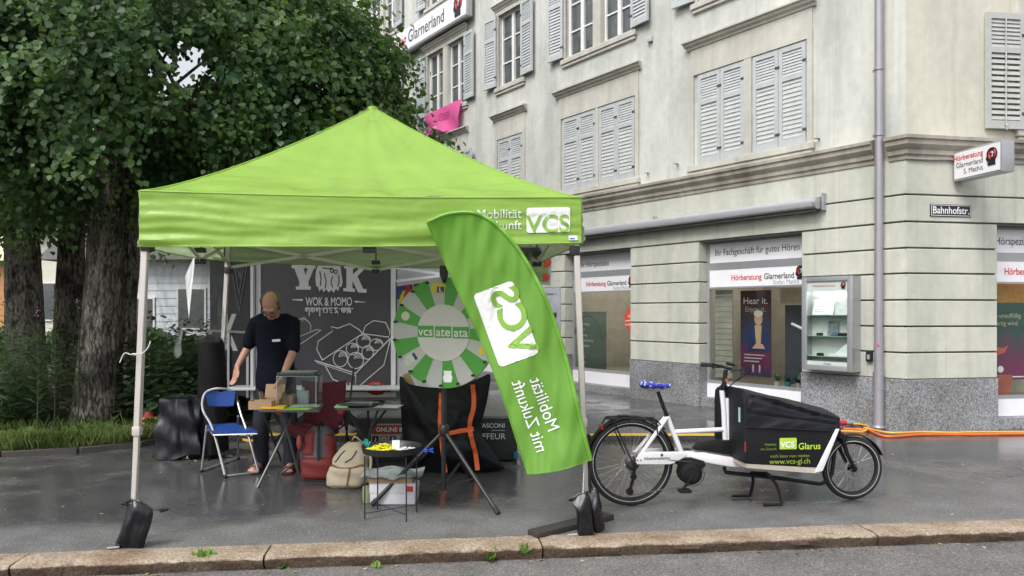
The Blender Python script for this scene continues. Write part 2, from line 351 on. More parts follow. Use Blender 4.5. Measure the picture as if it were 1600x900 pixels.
def mat_bark(name, dark, light):
    m, t, ns, ln = new_mat(name)
    pos = node(ns, 'ShaderNodeNewGeometry')
    mp = node(ns, 'ShaderNodeMapping'); mp.inputs['Scale'].default_value = (1, 1, .26)
    nd = node(ns, 'ShaderNodeTexNoise'); nd.inputs['Scale'].default_value = 6; nd.inputs['Detail'].default_value = 4; ln.new(pos.outputs['Position'], nd.inputs['Vector'])
    va = node(ns, 'ShaderNodeVectorMath', operation='MULTIPLY_ADD'); va.inputs[1].default_value = (.12,.12,.3); ln.new(nd.outputs['Color'], va.inputs[0]); ln.new(pos.outputs['Position'], va.inputs[2]); ln.new(va.outputs[0], mp.inputs[0])
    v = node(ns, 'ShaderNodeTexVoronoi'); v.inputs['Scale'].default_value = 30; v.feature = 'F1'; v.inputs['Randomness'].default_value = 1; ln.new(mp.outputs[0], v.inputs['Vector'])
    n1 = node(ns, 'ShaderNodeTexNoise'); n1.inputs['Scale'].default_value = 14; n1.inputs['Detail'].default_value = 8; ln.new(mp.outputs[0], n1.inputs['Vector'])
    ad = node(ns, 'ShaderNodeMath', operation='MULTIPLY'); ln.new(v.outputs['Distance'], ad.inputs[0]); ln.new(n1.outputs['Fac'], ad.inputs[1])
    r = node(ns, 'ShaderNodeMapRange'); r.inputs[1].default_value = .05; r.inputs[2].default_value = .4; ln.new(ad.outputs[0], r.inputs[0])
    n4 = node(ns, 'ShaderNodeTexNoise'); n4.inputs['Scale'].default_value = 2.4; n4.inputs['Detail'].default_value = 6; ln.new(pos.outputs['Position'], n4.inputs['Vector'])
    r4 = node(ns, 'ShaderNodeMapRange'); r4.inputs[1].default_value = .45; r4.inputs[2].default_value = .62; r4.inputs[3].default_value = 1; r4.inputs[4].default_value = .35; ln.new(n4.outputs['Fac'], r4.inputs[0])
    mx = node(ns, 'ShaderNodeMix', data_type='RGBA'); mx.inputs['B'].default_value = (*dark, 1); mx.inputs['A'].default_value = (*light, 1); ln.new(r.outputs[0], mx.inputs['Factor'])
    m4 = node(ns, 'ShaderNodeMix', data_type='RGBA', blend_type='MULTIPLY'); m4.inputs['Factor'].default_value = 1; ln.new(mx.outputs['Result'], m4.inputs['A']); ln.new(r4.outputs[0], m4.inputs['B'])
    b = node(ns, 'ShaderNodeBsdfPrincipled'); b.inputs['Roughness'].default_value = .9; b.inputs['Specular IOR Level'].default_value = .2; ln.new(m4.outputs['Result'], b.inputs['Base Color'])
    bp = node(ns, 'ShaderNodeBump'); bp.inputs['Strength'].default_value = 1; bp.inputs['Distance'].default_value = .03; bp.invert = True; ln.new(ad.outputs[0], bp.inputs['Height']); ln.new(bp.outputs[0], b.inputs['Normal'])
    o = node(ns, 'ShaderNodeOutputMaterial'); ln.new(b.outputs[0], o.inputs[0])
    MATS[name] = m; return m
def mat_leaf(name, c1, c2, transl=.35, rough=.45):
    m, t, ns, ln = new_mat(name)
    pos = node(ns, 'ShaderNodeNewGeometry')
    mx = node(ns, 'ShaderNodeMix', data_type='RGBA'); mx.inputs['A'].default_value = (*c1, 1); mx.inputs['B'].default_value = (*c2, 1)
    nz = node(ns, 'ShaderNodeTexNoise'); nz.inputs['Scale'].default_value = 1.7; nz.inputs['Detail'].default_value = 3; ln.new(pos.outputs['Position'], nz.inputs['Vector'])
    nr = node(ns, 'ShaderNodeMapRange'); nr.inputs[1].default_value = .36; nr.inputs[2].default_value = .64; nr.inputs[3].default_value = -.25; nr.inputs[4].default_value = .75; ln.new(nz.outputs['Fac'], nr.inputs[0])
    ma = node(ns, 'ShaderNodeMath', operation='MULTIPLY_ADD'); ma.inputs[1].default_value = .6; ma.use_clamp = True; ln.new(pos.outputs['Random Per Island'], ma.inputs[0]); ln.new(nr.outputs[0], ma.inputs[2])
    ln.new(ma.outputs[0], mx.inputs['Factor'])
    b = node(ns, 'ShaderNodeBsdfPrincipled'); b.inputs['Roughness'].default_value = rough; b.inputs['Specular IOR Level'].default_value = .32; ln.new(mx.outputs['Result'], b.inputs['Base Color'])
    tr = node(ns, 'ShaderNodeBsdfTranslucent')
    br = node(ns, 'ShaderNodeMix', data_type='RGBA', blend_type='MULTIPLY'); br.inputs['Factor'].default_value = 1; br.inputs['B'].default_value = (1.5, 1.6, .5, 1); ln.new(mx.outputs['Result'], br.inputs['A']); ln.new(br.outputs['Result'], tr.inputs[0])
    ms = node(ns, 'ShaderNodeMixShader'); ms.inputs[0].default_value = transl; ln.new(b.outputs[0], ms.inputs[1]); ln.new(tr.outputs[0], ms.inputs[2])
    o = node(ns, 'ShaderNodeOutputMaterial'); ln.new(ms.outputs[0], o.inputs[0])
    MATS[name] = m; return m

# ---------------------------------------------------------------- lettering
def text_2d(s, size=1.0, bold=0.0, sx=1.0, align='CENTER', spacing=1.0, split=0.0):
    cu = bpy.data.curves.new('lettering', 'FONT'); cu.body = s; cu.size = size; cu.offset = bold*size
    cu.align_x = align; cu.resolution_u = 4; cu.space_character = spacing; cu.fill_mode = 'FRONT'
    ob = bpy.data.objects.new('lettering', cu)
    me = bpy.data.meshes.new_from_object(ob)
    bpy.data.objects.remove(ob); bpy.data.curves.remove(cu)
    if split:
        bm = bmesh.new(); bm.from_mesh(me); bmesh.ops.triangulate(bm, faces=bm.faces)
        for _ in range(4):
            es = [e for e in bm.edges if e.calc_length() > split]
            if not es: break
            bmesh.ops.subdivide_edges(bm, edges=es, cuts=1)
            bmesh.ops.triangulate(bm, faces=bm.faces)
        bm.to_mesh(me); bm.free()
    vs = [(v.co.x*sx, v.co.y) for v in me.vertices]; fs = [tuple(p.vertices) for p in me.polygons]
    bpy.data.meshes.remove(me)
    return vs, fs
def text(s, size, M, material, parent, name='lettering', bold=0.0, sx=1.0, align='CENTER', spacing=1.0, warp=None, split=0.0):
    vs, fs = text_2d(s, size, bold, sx, align, spacing, split)
    b = MB()
    b.add([warp(x, y) if warp else M @ Vector((x, y, 0)) for x, y in vs], fs)
    return b.build(name, material, parent, normals=False)
def plane_frame(o, x, up):       # text plane: origin, x direction, up
    x = Vector(x).normalized(); up = Vector(up).normalized(); n = x.cross(up)
    M = Matrix.Identity(4)
    for i in range(3): M[i][0], M[i][1], M[i][2], M[i][3] = x[i], up[i], n[i], o[i]
    return M
def round_rect(w, h, r, n=5, cx=0, cy=0):
    pts = []
    for qx, qy, a in ((w/2-r, h/2-r, 0), (-w/2+r, h/2-r, 90), (-w/2+r, -h/2+r, 180), (w/2-r, -h/2+r, 270)):
        for i in range(n+1):
            an = math.radians(a + 90*i/n)
            pts.append((cx+qx+r*math.cos(an), cy+qy+r*math.sin(an)))
    return pts
def plate(pts2, M, z0, z1, name, material, parent):   # flat shape with thickness on a text plane
    b = MB(M); b.prism([(x, y, z0) for x, y in pts2], (0, 0, z1-z0))
    return b.build(name, material, parent)
HEAD_PROFILE = [(-.32,-.5),(-.36,-.3),(-.2,-.28),(-.42,-.24),(-.43,-.14),(-.5,-.1),(-.42,.08),(-.42,.25),(-.3,.42),(-.1,.5),(.15,.5),(.36,.38),(.46,.15),(.4,-.08),(.28,-.22),(.3,-.5)]
def head_logo(M, size, parent):  # black head in profile with red sound waves round the ear
    bx = plate([(x*size*.85, y*size) for x, y in HEAD_PROFILE], M, 0, .002, 'emblem', mat('print_black', (.012,.012,.014), .5), parent)
    for k, (r, c) in enumerate(((.30,'print_red'),(.21,'print_red'))):
        b = MB(M)
        for a0, a1 in ((-60, 60), (120, 240)):
            pts = [( (math.cos(math.radians(lerp(a0,a1,i/8)))*r+.05)*size*.85, (math.sin(math.radians(lerp(a0,a1,i/8)))*r+.12)*size, .0035) for i in range(9)]
            b.tube(pts, .022*size, 4)
        b.build('sound_wave', mat('print_red', (.6,.02,.03), .5), bx)
    b = MB(M); b.tube([((.05+q[0]*.1)*size*.85, (.12+q[1]*.14)*size, .004) for q in ((-.8,.5),(0,1),(.8,.4),(.2,-.3),(0,-1))], .03*size, 5)
    b.build('ear_mark', mat('print_white', (.8,.8,.8), .5), bx)
    return bx
# ================================================================= ground
KA, KB = Vector((-3.16, 4.74, 0)), Vector((3.69, 5.54, 0))
kd = (KB - KA).normalized(); kn = Vector((kd.y, -kd.x, 0))          # kn points to the road
def kp(s, off, z): return KA + kd*s + kn*off + Vector((0, 0, z))
M_PAVE = mat_asphalt('wet_asphalt', (.132, .131, .132), .34, .50, .5, ((-kn.x, -kn.y, 0), 6.10, 6.45))
M_ROAD = mat_asphalt('road_asphalt', (.140, .133, .130), .60, .75, .66)
b = MB(); b.ngon([(-400,-400,-.14),(400,-400,-.14),(400,600,-.14),(-400,600,-.14)])
o = b.build('ground', mat('earth', (.09,.08,.06), .9), kind='structure')
b = MB(); b.ngon([kp(-60, .20, -.075), kp(-60, 40, -.075), kp(60, 40, -.075), kp(60, .20, -.075)])
b.build('road', M_ROAD, kind='structure')
b = MB(); b.prism([kp(-60, .02, -.13), kp(60, .02, -.13), (70, 90, -.13), (-70, 90, -.13)], (0, 0, .13))
pave = b.build('pavement', M_PAVE, kind='structure')
# repaired strip of asphalt along the kerb, 4 mm proud, and two dark joint lines
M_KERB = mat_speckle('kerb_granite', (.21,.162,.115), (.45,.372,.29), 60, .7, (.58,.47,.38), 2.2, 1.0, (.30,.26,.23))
kerb = bpy.data.objects.new('kerb', None); COL.objects.link(kerb); kerb['kind'] = 'structure'
s0 = -9.1
joints = [-9.1, -7.3, -5.6, -3.5, -1.95, .18, 1.63, 3.35, 5.62, 7.4, 9.2, 11.2, 13.4]
jr = random.Random(3)
for a, c in zip(joints[:-1], joints[1:]):
    b = MB()
    na = 40
    # a rough stone: wobbling arris and front face
    rows = []
    for i in range(na+1):
        s = lerp(a+.006, c-.006, i/na); e = jr.uniform(-.005, .005); g = jr.uniform(-.007, .007)+.006*math.sin(s*9)
        rows.append([kp(s, .0+jr.uniform(-.004,.004), -.12), kp(s, 0, .006+e*.3), kp(s, .12+e, .007+e*.6), kp(s, .238+e, .004+g*.6), kp(s, .254+g, -.010+e), kp(s, .252+g*1.3, -.035+e), kp(s, .236+e, -.065), kp(s, .230, -.125)])
    n = len(rows[0])
    b.add([p for r in rows for p in r], [(i*n+k, i*n+k+1, (i+1)*n+k+1, (i+1)*n+k) for i in range(na) for k in range(n-1)] + [tuple(range(n)), tuple(range(na*n, na*n+n))[::-1]])
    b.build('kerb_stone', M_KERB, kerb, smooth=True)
# planting bed on the left, raised 6 cm, with a dark edging stone
BED = [(-14,7.55),(-8,7.72),(-5.26,7.92),(-4.6,8.15),(-4.15,8.5),(-3.95,9.2),(-4.1,11),(-4.3,15),(-4.2,40),(-45,40),(-45,7.3)]
b = MB(); b.prism([(x, y, .0) for x, y in BED], (0, 0, .07))
bed = b.build('planting_bed', mat('bed_soil', (.07,.05,.032), .95, col2=(.05,.085,.025), scale=3.5, bump=.9, bscale=25), kind='structure')
edg = bpy.data.objects.new('bed_edging', None); COL.objects.link(edg); edg['kind'] = 'structure'
for i in range(6):
    a, c = Vector((*BED[i], 0)), Vector((*BED[i+1], 0)) if i < 5 else Vector((*BED[6], 0))
    n = max(1, int((c-a).length/.8))
    if i == 0: a = Vector((-10, 7.66, 0)); n = 3
    for k in range(n):
        p, q = vl(a, c, k/n), vl(a, c, (k+1)/n); d = (q-p).normalized()
        bb = MB(); bb.bar(p + d*.006 + Vector((0,0,.022)), q - d*.006 + Vector((0,0,.022)), .09, .085)
        bb.build('edging_stone', mat('edging', (.055,.05,.045), .8, bump=.6, bscale=40), edg, bevel=.008, seg=1)

# ================================================================= corner building
aL, aR = math.atan(840/F), math.atan(6000/F)
YC = 1.5*F/(676-HY); XC = 615/F*YC
def frame(x, y, z, o):
    M = Matrix.Identity(4)
    for i in range(3): M[i][0], M[i][1], M[i][2], M[i][3] = x[i], y[i], z[i], o[i]
    return M
uL = Vector((-math.sin(aL), math.cos(aL), 0)); nL = Vector((-math.cos(aL), -math.sin(aL), 0))
uR = Vector((math.sin(aR), math.cos(aR), 0)); nR = Vector((math.cos(aR), -math.sin(aR), 0))
CO = Vector((XC, YC, 0)); ZU = Vector((0, 0, 1))
LF = frame(uL, nL, ZU, CO)      # (u away from corner, n outward, z)
RF = frame(uR, nR, ZU, CO)
SH = math.tan((PI - (aL + aR)) / 2)   # mitre at the corner
def tL(u, z, n=.004): return plane_frame(LF @ Vector((u, n, z)), -uL, ZU)
def tR(u, z, n=.004): return plane_frame(RF @ Vector((u, n, z)), uR, ZU)
M_WALL = mat_plaster('facade_plaster', srgb(205, 206, 199), srgb(180, 183, 177))
M_WALL2 = mat_plaster('street_plaster', srgb(208, 205, 191), srgb(186, 183, 170))
M_BLOCK = mat_plaster('rusticated_plaster', srgb(201, 202, 190), srgb(178, 181, 170))
M_TRIM = mat_plaster('sandstone_trim', srgb(200, 198, 189), srgb(182, 179, 170))
M_CORN = mat_plaster('weathered_cornice', srgb(186, 181, 169), srgb(136, 129, 118))
M_GRAN = mat_speckle('granite_plinth', (.12,.125,.135), (.46,.47,.485), 46, .6, (.66,.64,.62), 1.1, .15)
M_DARK = mat('groove_shade', (.12,.12,.115), .9)  # dark core tone: the shade inside the wall grooves is put into the colour
M_SHUT = mat('shutter_paint', srgb(182, 186, 187), .5, var=.07, scale=9)
M_SHUTR = mat('shutter_paint_grey', srgb(178, 180, 176), .5, var=.06, scale=9)
M_WFR = mat('window_white', srgb(222, 222, 220), .4, var=.04)
M_ALU = mat('aluminium', srgb(176, 178, 182), .38, .5, var=.04)
M_WPAN = mat('white_panel', srgb(238, 237, 241), .35, var=.03)
M_PANE = mat('dark_pane', (.085,.094,.096), .04, spec=.7, var=.2, rvar=.01)
M_GLASS = glass('shop_glass', (.94,.97,.95), 1.7)
M_IRON = mat('old_iron', (.10,.10,.105), .6, .6)
bld = thing('corner_building', 'pale grey corner building with louvred shutters and ground floor shop windows', 'building', CO)
def fb(fr, u0, u1, n0, n1, z0, z1, corner=False):
    b = MB(fr)
    c0 = [(-SH*n if corner else u0) for n in (n0, n1)]
    b.add([(c0[0],n0,z0),(u1,n0,z0),(u1,n1,z0),(c0[1],n1,z0),(c0[0],n0,z1),(u1,n0,z1),(u1,n1,z1),(c0[1],n1,z1)],
          [(0,3,2,1),(4,5,6,7),(0,1,5,4),(1,2,6,5),(2,3,7,6),(3,0,4,7)])
    return b
LU = 24.0; RU = 9.0
# --- upper wall with window holes (front sheet plus reveals)
def wall_sheet(fr, u0, u1, z0, z1, holes, depth, name, material):
    us = sorted({u0, u1} | {h[0] for h in holes} | {h[1] for h in holes}); zs = sorted({z0, z1} | {h[2] for h in holes} | {h[3] for h in holes})
    b = MB(fr)
    for i in range(len(us)-1):
        for j in range(len(zs)-1):
            cu, cz = (us[i]+us[i+1])/2, (zs[j]+zs[j+1])/2
            if any(h[0] < cu < h[1] and h[2] < cz < h[3] for h in holes): continue
            b.add([(us[i],0,zs[j]),(us[i+1],0,zs[j]),(us[i+1],0,zs[j+1]),(us[i],0,zs[j+1])], [(0,1,2,3)])
    for a, c, d, e in holes:
        for q in (((a,0,d),(c,0,d),(c,-depth,d),(a,-depth,d)), ((a,0,e),(c,0,e),(c,-depth,e),(a,-depth,e)), ((a,0,d),(a,0,e),(a,-depth,e),(a,-depth,d)), ((c,0,d),(c,0,e),(c,-depth,e),(c,-depth,d))):
            b.add(q, [(0,1,2,3)])
    return b.build(name, material, bld, normals=False)
FL2 = [(1.42,2.27,6.42,8.0),(2.44,3.33,6.42,8.0),(4.82,5.62,6.42,8.0),(5.84,6.66,6.42,8.0),(8.12,9.0,6.42,8.0),(10.4,11.2,6.42,8.0),(11.42,12.24,6.42,8.0),(14.0,14.8,6.42,8.0),(15.0,15.8,6.42,8.0)]
FL3 = [(a, c, 9.2, 10.6) for a, c, _, _ in FL2]
FL1 = [(10.4,11.2,3.84,5.27),(11.42,12.24,3.84,5.27)]
wall_sheet(LF, 0, LU, 3.4, 12.5, FL1+FL2+FL3, .16, 'wall', M_WALL)
wall_sheet(RF, 0, RU, 3.4, 12.5, [(1.70,2.6,3.84,5.27),(1.7,2.6,6.42,8.0)], .16, 'wall', M_WALL2)
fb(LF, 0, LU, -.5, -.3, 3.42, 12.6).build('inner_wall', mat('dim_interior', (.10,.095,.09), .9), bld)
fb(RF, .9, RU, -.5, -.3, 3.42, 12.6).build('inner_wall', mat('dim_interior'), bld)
b = MB(); b.prism([LF @ Vector((LU, .5, 12.5)), LF @ Vector((-.4, .5, 12.5)), RF @ Vector((RU, .5, 12.5)), RF @ Vector((RU, -12, 12.5)), LF @ Vector((LU, -8, 12.5))], (0,0,.4))
b.build('roof_slab', M_CORN, bld)
# --- rusticated ground floor
OPL = [(1.44,3.30),(4.85,6.68),(8.45,10.1),(11.6,13.4),(15,17)]
piersL = [(0,1.44),(3.30,4.85),(6.68,8.45),(10.1,11.6),(13.4,15),(17,24)]
OPR = [(1.30,3.2)]
ZB = [.655, .99, 1.315, 1.645, 1.975, 2.29, 2.615]
def courses(fr, u0, u1, corner):
    fb(fr, u0+.03, u1-.012, -.27, -.002, -.12, 2.62, False).build('pier_core', M_DARK, bld)
    for z0, z1 in zip(ZB[:-1], ZB[1:]):
        fb(fr, u0, u1, -.26, .028, z0+.010, z1-.010, corner).build('stone_course', M_BLOCK, bld, bevel=.006, seg=1)
    fb(fr, u0 - (0 if corner else .01), u1+.01, -.28, .04, -.13, ZB[0]+.002, corner).build('plinth_block', M_GRAN, bld, bevel=.006, seg=1)
for i, (a, c) in enumerate(piersL): courses(LF, a, c, i == 0)
courses(RF, 0, 1.30, True); courses(RF, 3.2, RU, False)
for fr, U in ((LF, LU), (RF, RU)):
    fb(fr, .03, U, -.3, .0, 2.6, 3.43).build('band_core', M_DARK, bld)
    fb(fr, 0, U, -.26, .028, 2.627, 2.942, True).build('stone_course', M_BLOCK, bld, bevel=.006, seg=1)
    fb(fr, 0, U, -.26, .028, 2.962, 3.395, True).build('stone_course', M_BLOCK, bld, bevel=.006, seg=1)
# --- cornice between ground and first floor, cut round the downpipe
PROF = [(-.05,3.385),(.045,3.385),(.05,3.43),(.075,3.45),(.08,3.50),(.11,3.53),(.135,3.56),(.14,3.615),(.165,3.625),(.17,3.665),(.02,3.70),(-.05,3.70)]
def cornice(fr, u0, u1, corner):
    b = MB(fr); n = len(PROF)
    b.add([((-SH*q if corner else u0), q, z) for q, z in PROF] + [(u1, q, z) for q, z in PROF],
          [tuple(range(n)), tuple(range(n, 2*n))[::-1]] + [(i, (i+1) % n, n+(i+1) % n, n+i) for i in range(n)])
    return b.build('cornice', M_CORN, bld)
cornice(LF, 0, .19, True); cornice(LF, .37, LU, False); cornice(RF, 0, RU, True)
fb(LF, .19, .37, -.05, .012, 3.39, 3.70).build('cornice_gap', M_TRIM, bld)

# --- upper windows
def surround(u0, u1, z0, z1, zl, fr=LF, mid=None, frieze=True):
    """sandstone frame with sill, frieze and lintel moulding; returns the window part"""
    b = MB(fr); j = .085
    b.box(u0-j, u0, -.02, .035, z0, z1+j); b.box(u1, u1+j, -.02, .035, z0, z1+j); b.box(u0, u1, -.02, .035, z1, z1+j)
    for m0, m1 in (mid or []): b.box(m0, m1, -.16, .03, z0, z1)
    win = b.build('window', M_TRIM, bld)
    s = MB(fr); s.box(u0-.12, u1+.12, -.15, .07, z0-.1, z0-.004); s.box(u0-.09, u1+.09, -.02, .045, z0-.16, z0-.103)
    s.build('sill', M_TRIM, win, bevel=.008, seg=1)
    if frieze:
        s = MB(fr); s.box(u0-j+.01, u1+j-.01, -.02, .022, z1+j+.003, zl-.003); s.build('frieze', M_TRIM, win)
        s = MB(fr)
        pr = [(-.02,zl),(.04,zl),(.05,zl+.03),(.09,zl+.055),(.10,zl+.09),(.135,zl+.1),(.135,zl+.125),(-.02,zl+.145)]
        n = len(pr)
        s.add([(u0-.13-q*.4, q, z) for q, z in pr] + [(u1+.13+q*.4, q, z) for q, z in pr], [tuple(range(n)), tuple(range(n,2*n))[::-1]] + [(i,(i+1)%n,n+(i+1)%n,n+i) for i in range(n)])
        s.build('lintel', M_TRIM, win)
    return win
def sash(win, u0, u1, z0, z1, fr=LF, n=-.10):
    """white casement pair with cross bars"""
    f = MB(fr); t = .05; um = (u0+u1)/2
    f.box(u0, u0+t, n-.03, n+.03, z0, z1); f.box(u1-t, u1, n-.03, n+.03, z0, z1); f.box(u0+t, u1-t, n-.03, n+.03, z0, z0+t+.02); f.box(u0+t, u1-t, n-.03, n+.03, z1-t, z1)
    f.box(um-.045, um+.045, n-.028, n+.04, z0+t+.02, z1-t)
    for k in (1/3, 2/3):
        zz = lerp(z0, z1, k); f.box(u0+t, um-.045, n-.02, n+.018, zz-.015, zz+.015); f.box(um+.045, u1-t, n-.02, n+.018, zz-.015, zz+.015)
    f.build('frame', M_WFR, win)
    for a, c in ((u0+t, um-.045), (um+.045, u1-t)):
        for k in range(3):
            p = MB(fr); zz0, zz1 = lerp(z0, z1, k/3)+.02, lerp(z0, z1, (k+1)/3)-.02
            tl = random.uniform(-.004, .004)
            p.add([(a, n-.005+tl, zz0), (c, n-.005-tl, zz0), (c, n-.005-tl, zz1), (a, n-.005+tl, zz1), (a, n-.012+tl, zz0), (c, n-.012-tl, zz0), (c, n-.012-tl, zz1), (a, n-.012+tl, zz1)],
                  [(0,1,2,3),(7,6,5,4),(0,4,5,1),(1,5,6,2),(2,6,7,3),(3,7,4,0)])
            p.build('pane', M_PANE, win)
SLATS = {}
def shutter(fr, u0, w, z0, z1, n=.03, ang=0.0, single=True, material=None, flip=1, count=None, rod=False):
    """louvred leaf hinged at u0; ang swings it out of the wall plane; flip=-1 opens towards -u"""
    material = material or M_SHUT
    h = z1-z0
    L = fr @ Matrix.Translation((u0, n, z0)) @ Matrix.Rotation(ang, 4, 'Z')
    if flip < 0: L = L @ Matrix.Scale(-1, 4, (1,0,0))
    b = MB(L); st = .062*min(1, w/.44)
    b.box(0, st, 0, .04, 0, h); b.box(w-st, w, 0, .04, 0, h); b.box(st, w-st, 0, .04, 0, .10); b.box(st, w-st, 0, .04, h-.075, h)
    mid = h*.655; b.box(st, w-st, 0, .04, mid, mid+.07)
    sh = b.build('shutter', material, bld)
    N = count or int((h-.25)/.0545)
    zsl = [lerp(.10, mid, (i+.5)/round(N*.64)) for i in range(round(N*.64))] + [lerp(mid+.07, h-.075, (i+.5)/round(N*.36)) for i in range(round(N*.36))]
    sw = w-2*st
    if single:
        key = (round(sw, 3), material.name)
        if key not in SLATS:
            q = MB(); q.obox((0,0,0), (sw+.012, .007, .050), Matrix.Rotation(math.radians(17), 3, 'X')); SLATS[key] = q.mesh('slat'); SLATS[key].materials.append(material)
        inv = wmat(sh).inverted()
        for z in zsl:
            s = bpy.data.objects.new('slat', SLATS[key]); COL.objects.link(s); s.parent = sh
            s.matrix_basis = inv @ L @ Matrix.Translation((w/2, .02, z)) @ Matrix.Rotation(random.uniform(-.05, .05), 4, 'X')
    else:
        q = MB(L)
        for z in zsl: q.obox((w/2, .02, z), (sw+.012, .007, .050), Matrix.Rotation(math.radians(17), 3, 'X'))
        q.build('slats', material, sh, kind='stuff')
    if rod:
        q = MB(L); q.tube([(w*.52, .05, .05), (w*.52, .05, h-.05)], .009, 6); q.tube([(w*.52,.05,.05),(w*.52,.075,.03),(w*.52,.06,-.02)], .012, 6); q.build('closing_rod', material, sh)
    for z in (h*.12, h*.8):
        hg = MB(L); hg.box(-.03, .05, .041, .048, z, z+.035); hg.build('hinge', M_IRON, sh)
    return sh
# first floor, left facade: W1, W2 double and shut, W3 single and shut, W4 open
surround(1.36, 3.40, 3.84, 5.275, 5.70, mid=[(2.285,2.425)])
for a, w_ in ((1.385,.44),(1.833,.44),(2.432,.44),(2.882,.445)): shutter(LF, a, w_, 3.85, 5.265, -.02)
surround(4.735, 6.80, 3.84, 5.275, 5.70, mid=[(5.695,5.785)])
for a, w_ in ((4.765,.46),(5.23,.46),(5.795,.475),(6.275,.48)): shutter(LF, a, w_, 3.85, 5.265, -.02)
surround(8.09, 9.05, 3.84, 5.275, 5.70)
for a in (8.115, 8.575): shutter(LF, a, .455, 3.85, 5.265, -.02)
w4 = surround(10.4, 12.24, 3.84, 5.275, 5.70, mid=[(11.2,11.42)])
sash(w4, 10.4, 11.2, 3.84, 5.275); sash(w4, 11.42, 12.24, 3.84, 5.275)
shutter(LF, 10.36, .42, 3.85, 5.265, .05, -.15, False, flip=-1); shutter(LF, 12.28, .42, 3.85, 5.265, .05, .7, False)
# second floor
def open_win(u0, u1, z0, z1, double, zl, a_near=-.07, a_far=.09, wsh=.44, frz=True):
    if double:
        m = (u0+u1)/2; wn = surround(u0, u1, z0, z1, zl, mid=[(m-.11, m+.11)], frieze=frz)
        sash(wn, u0, m-.11, z0, z1); sash(wn, m+.11, u1, z0, z1)
    else:
        wn = surround(u0, u1, z0, z1, zl, frieze=frz); sash(wn, u0, u1, z0, z1)
    shutter(LF, u0-.03, wsh, z0+.03, z1, .045, a_near, False, flip=-1); shutter(LF, u1+.03, wsh, z0+.03, z1, .045, a_far, False)
open_win(1.42, 3.33, 6.42, 8.0, True, 8.1, frz=False)
open_win(4.82, 6.66, 6.42, 8.0, True, 8.1, frz=False)
open_win(8.12, 9.0, 6.42, 8.0, False, 8.1, frz=False)
open_win(10.4, 12.24, 6.42, 8.0, True, 8.1, frz=False)
open_win(14.0, 15.8, 6.42, 8.0, True, 8.1, frz=False)
for a, c in ((8.12,9.0),): pass
for a, c, d in ((8.12,9.0,False),(10.4,12.24,True),(14.0,15.8,True)):
    open_win(a, c, 9.2, 10.6, d, 10.7, frz=False)
for a, c in ((8.0,9.12),(10.3,12.36),(13.9,15.9)):          # lintels over the second floor
    s = MB(LF); z = 8.1
    pr = [(-.02,z),(.04,z),(.05,z+.03),(.09,z+.055),(.10,z+.09),(.135,z+.1),(.135,z+.125),(-.02,z+.145)]; n = len(pr)
    s.add([(a-q*.4, q, zz) for q, zz in pr] + [(c+q*.4, q, zz) for q, zz in pr], [tuple(range(n)), tuple(range(n,2*n))[::-1]] + [(i,(i+1)%n,n+(i+1)%n,n+i) for i in range(n)])
    s.build('lintel', M_TRIM, bld)
# right facade: first-floor window and its open shutter with a closing rod
wr = surround(1.70, 2.6, 3.84, 5.275, 5.70, fr=RF); sash(wr, 1.70, 2.6, 3.84, 5.275, fr=RF)
shutter(RF, 1.66, .535, 3.82, 5.285, .05, .06, True, M_SHUTR, flip=-1, count=19, rod=True)
# small fittings on the wall
for (u, z) in ((3.75, 3.92), (4.42, 3.87), (1.18, 3.86)):
    q = MB(LF); q.tube([(u,-.01,z),(u,.05,z)], .008, 6); q.tube([(u-.03,.05,z-.05),(u,.055,z),(u+.05,.055,z+.005)], .007, 6); q.build('shutter_catch', M_IRON, bld)
q = MB(LF); q.box(4.32,4.42,.002,.06,6.10,6.19); q.lathe([(.012,0),(.012,.006)], (4.37,.061,6.145), (0,1,0), 10); q.build('junction_box', mat('box_plastic', (.5,.5,.49), .5), bld, bevel=.008)
# --- downpipe
q = MB(LF); q.tube([(.285,.10,12.4),(.285,.10,3.3),(.285,.11,1.25)], .052, 16); dp = q.build('downpipe', mat('zinc_pipe', srgb(158,155,162), .45, .35, var=.06, scale=4), bld, smooth=True)
q = MB(LF); q.tube([(.285,.11,1.25),(.285,.11,.72)], .055, 16); q.tube([(.285,.11,.72),(.285,.11,.06),(.285,.12,.0)], .063, 16); q.lathe([(.066,0),(.078,.02),(.066,.05)], (.285,.115,.02), (0,0,1), 16); q.build('standpipe', mat('zinc_pipe'), dp, smooth=True)
for z in (4.55, 3.72, .70, .52, 6.4):
    q = MB(LF); q.lathe([(.060 if z > 1 else .070, 0), (.060 if z > 1 else .070, .03)], (.285,.105,z), (0,0,1), 16); q.box(.33,.38,.06,.09,z,z+.03); q.build('pipe_clip', mat('zinc_pipe'), dp, smooth=True)
q = MB(LF); q.box(.25,.275,.160,.166,1.06,1.10); q.build('sticker', mat('pink_print', (.6,.08,.25), .5), dp)

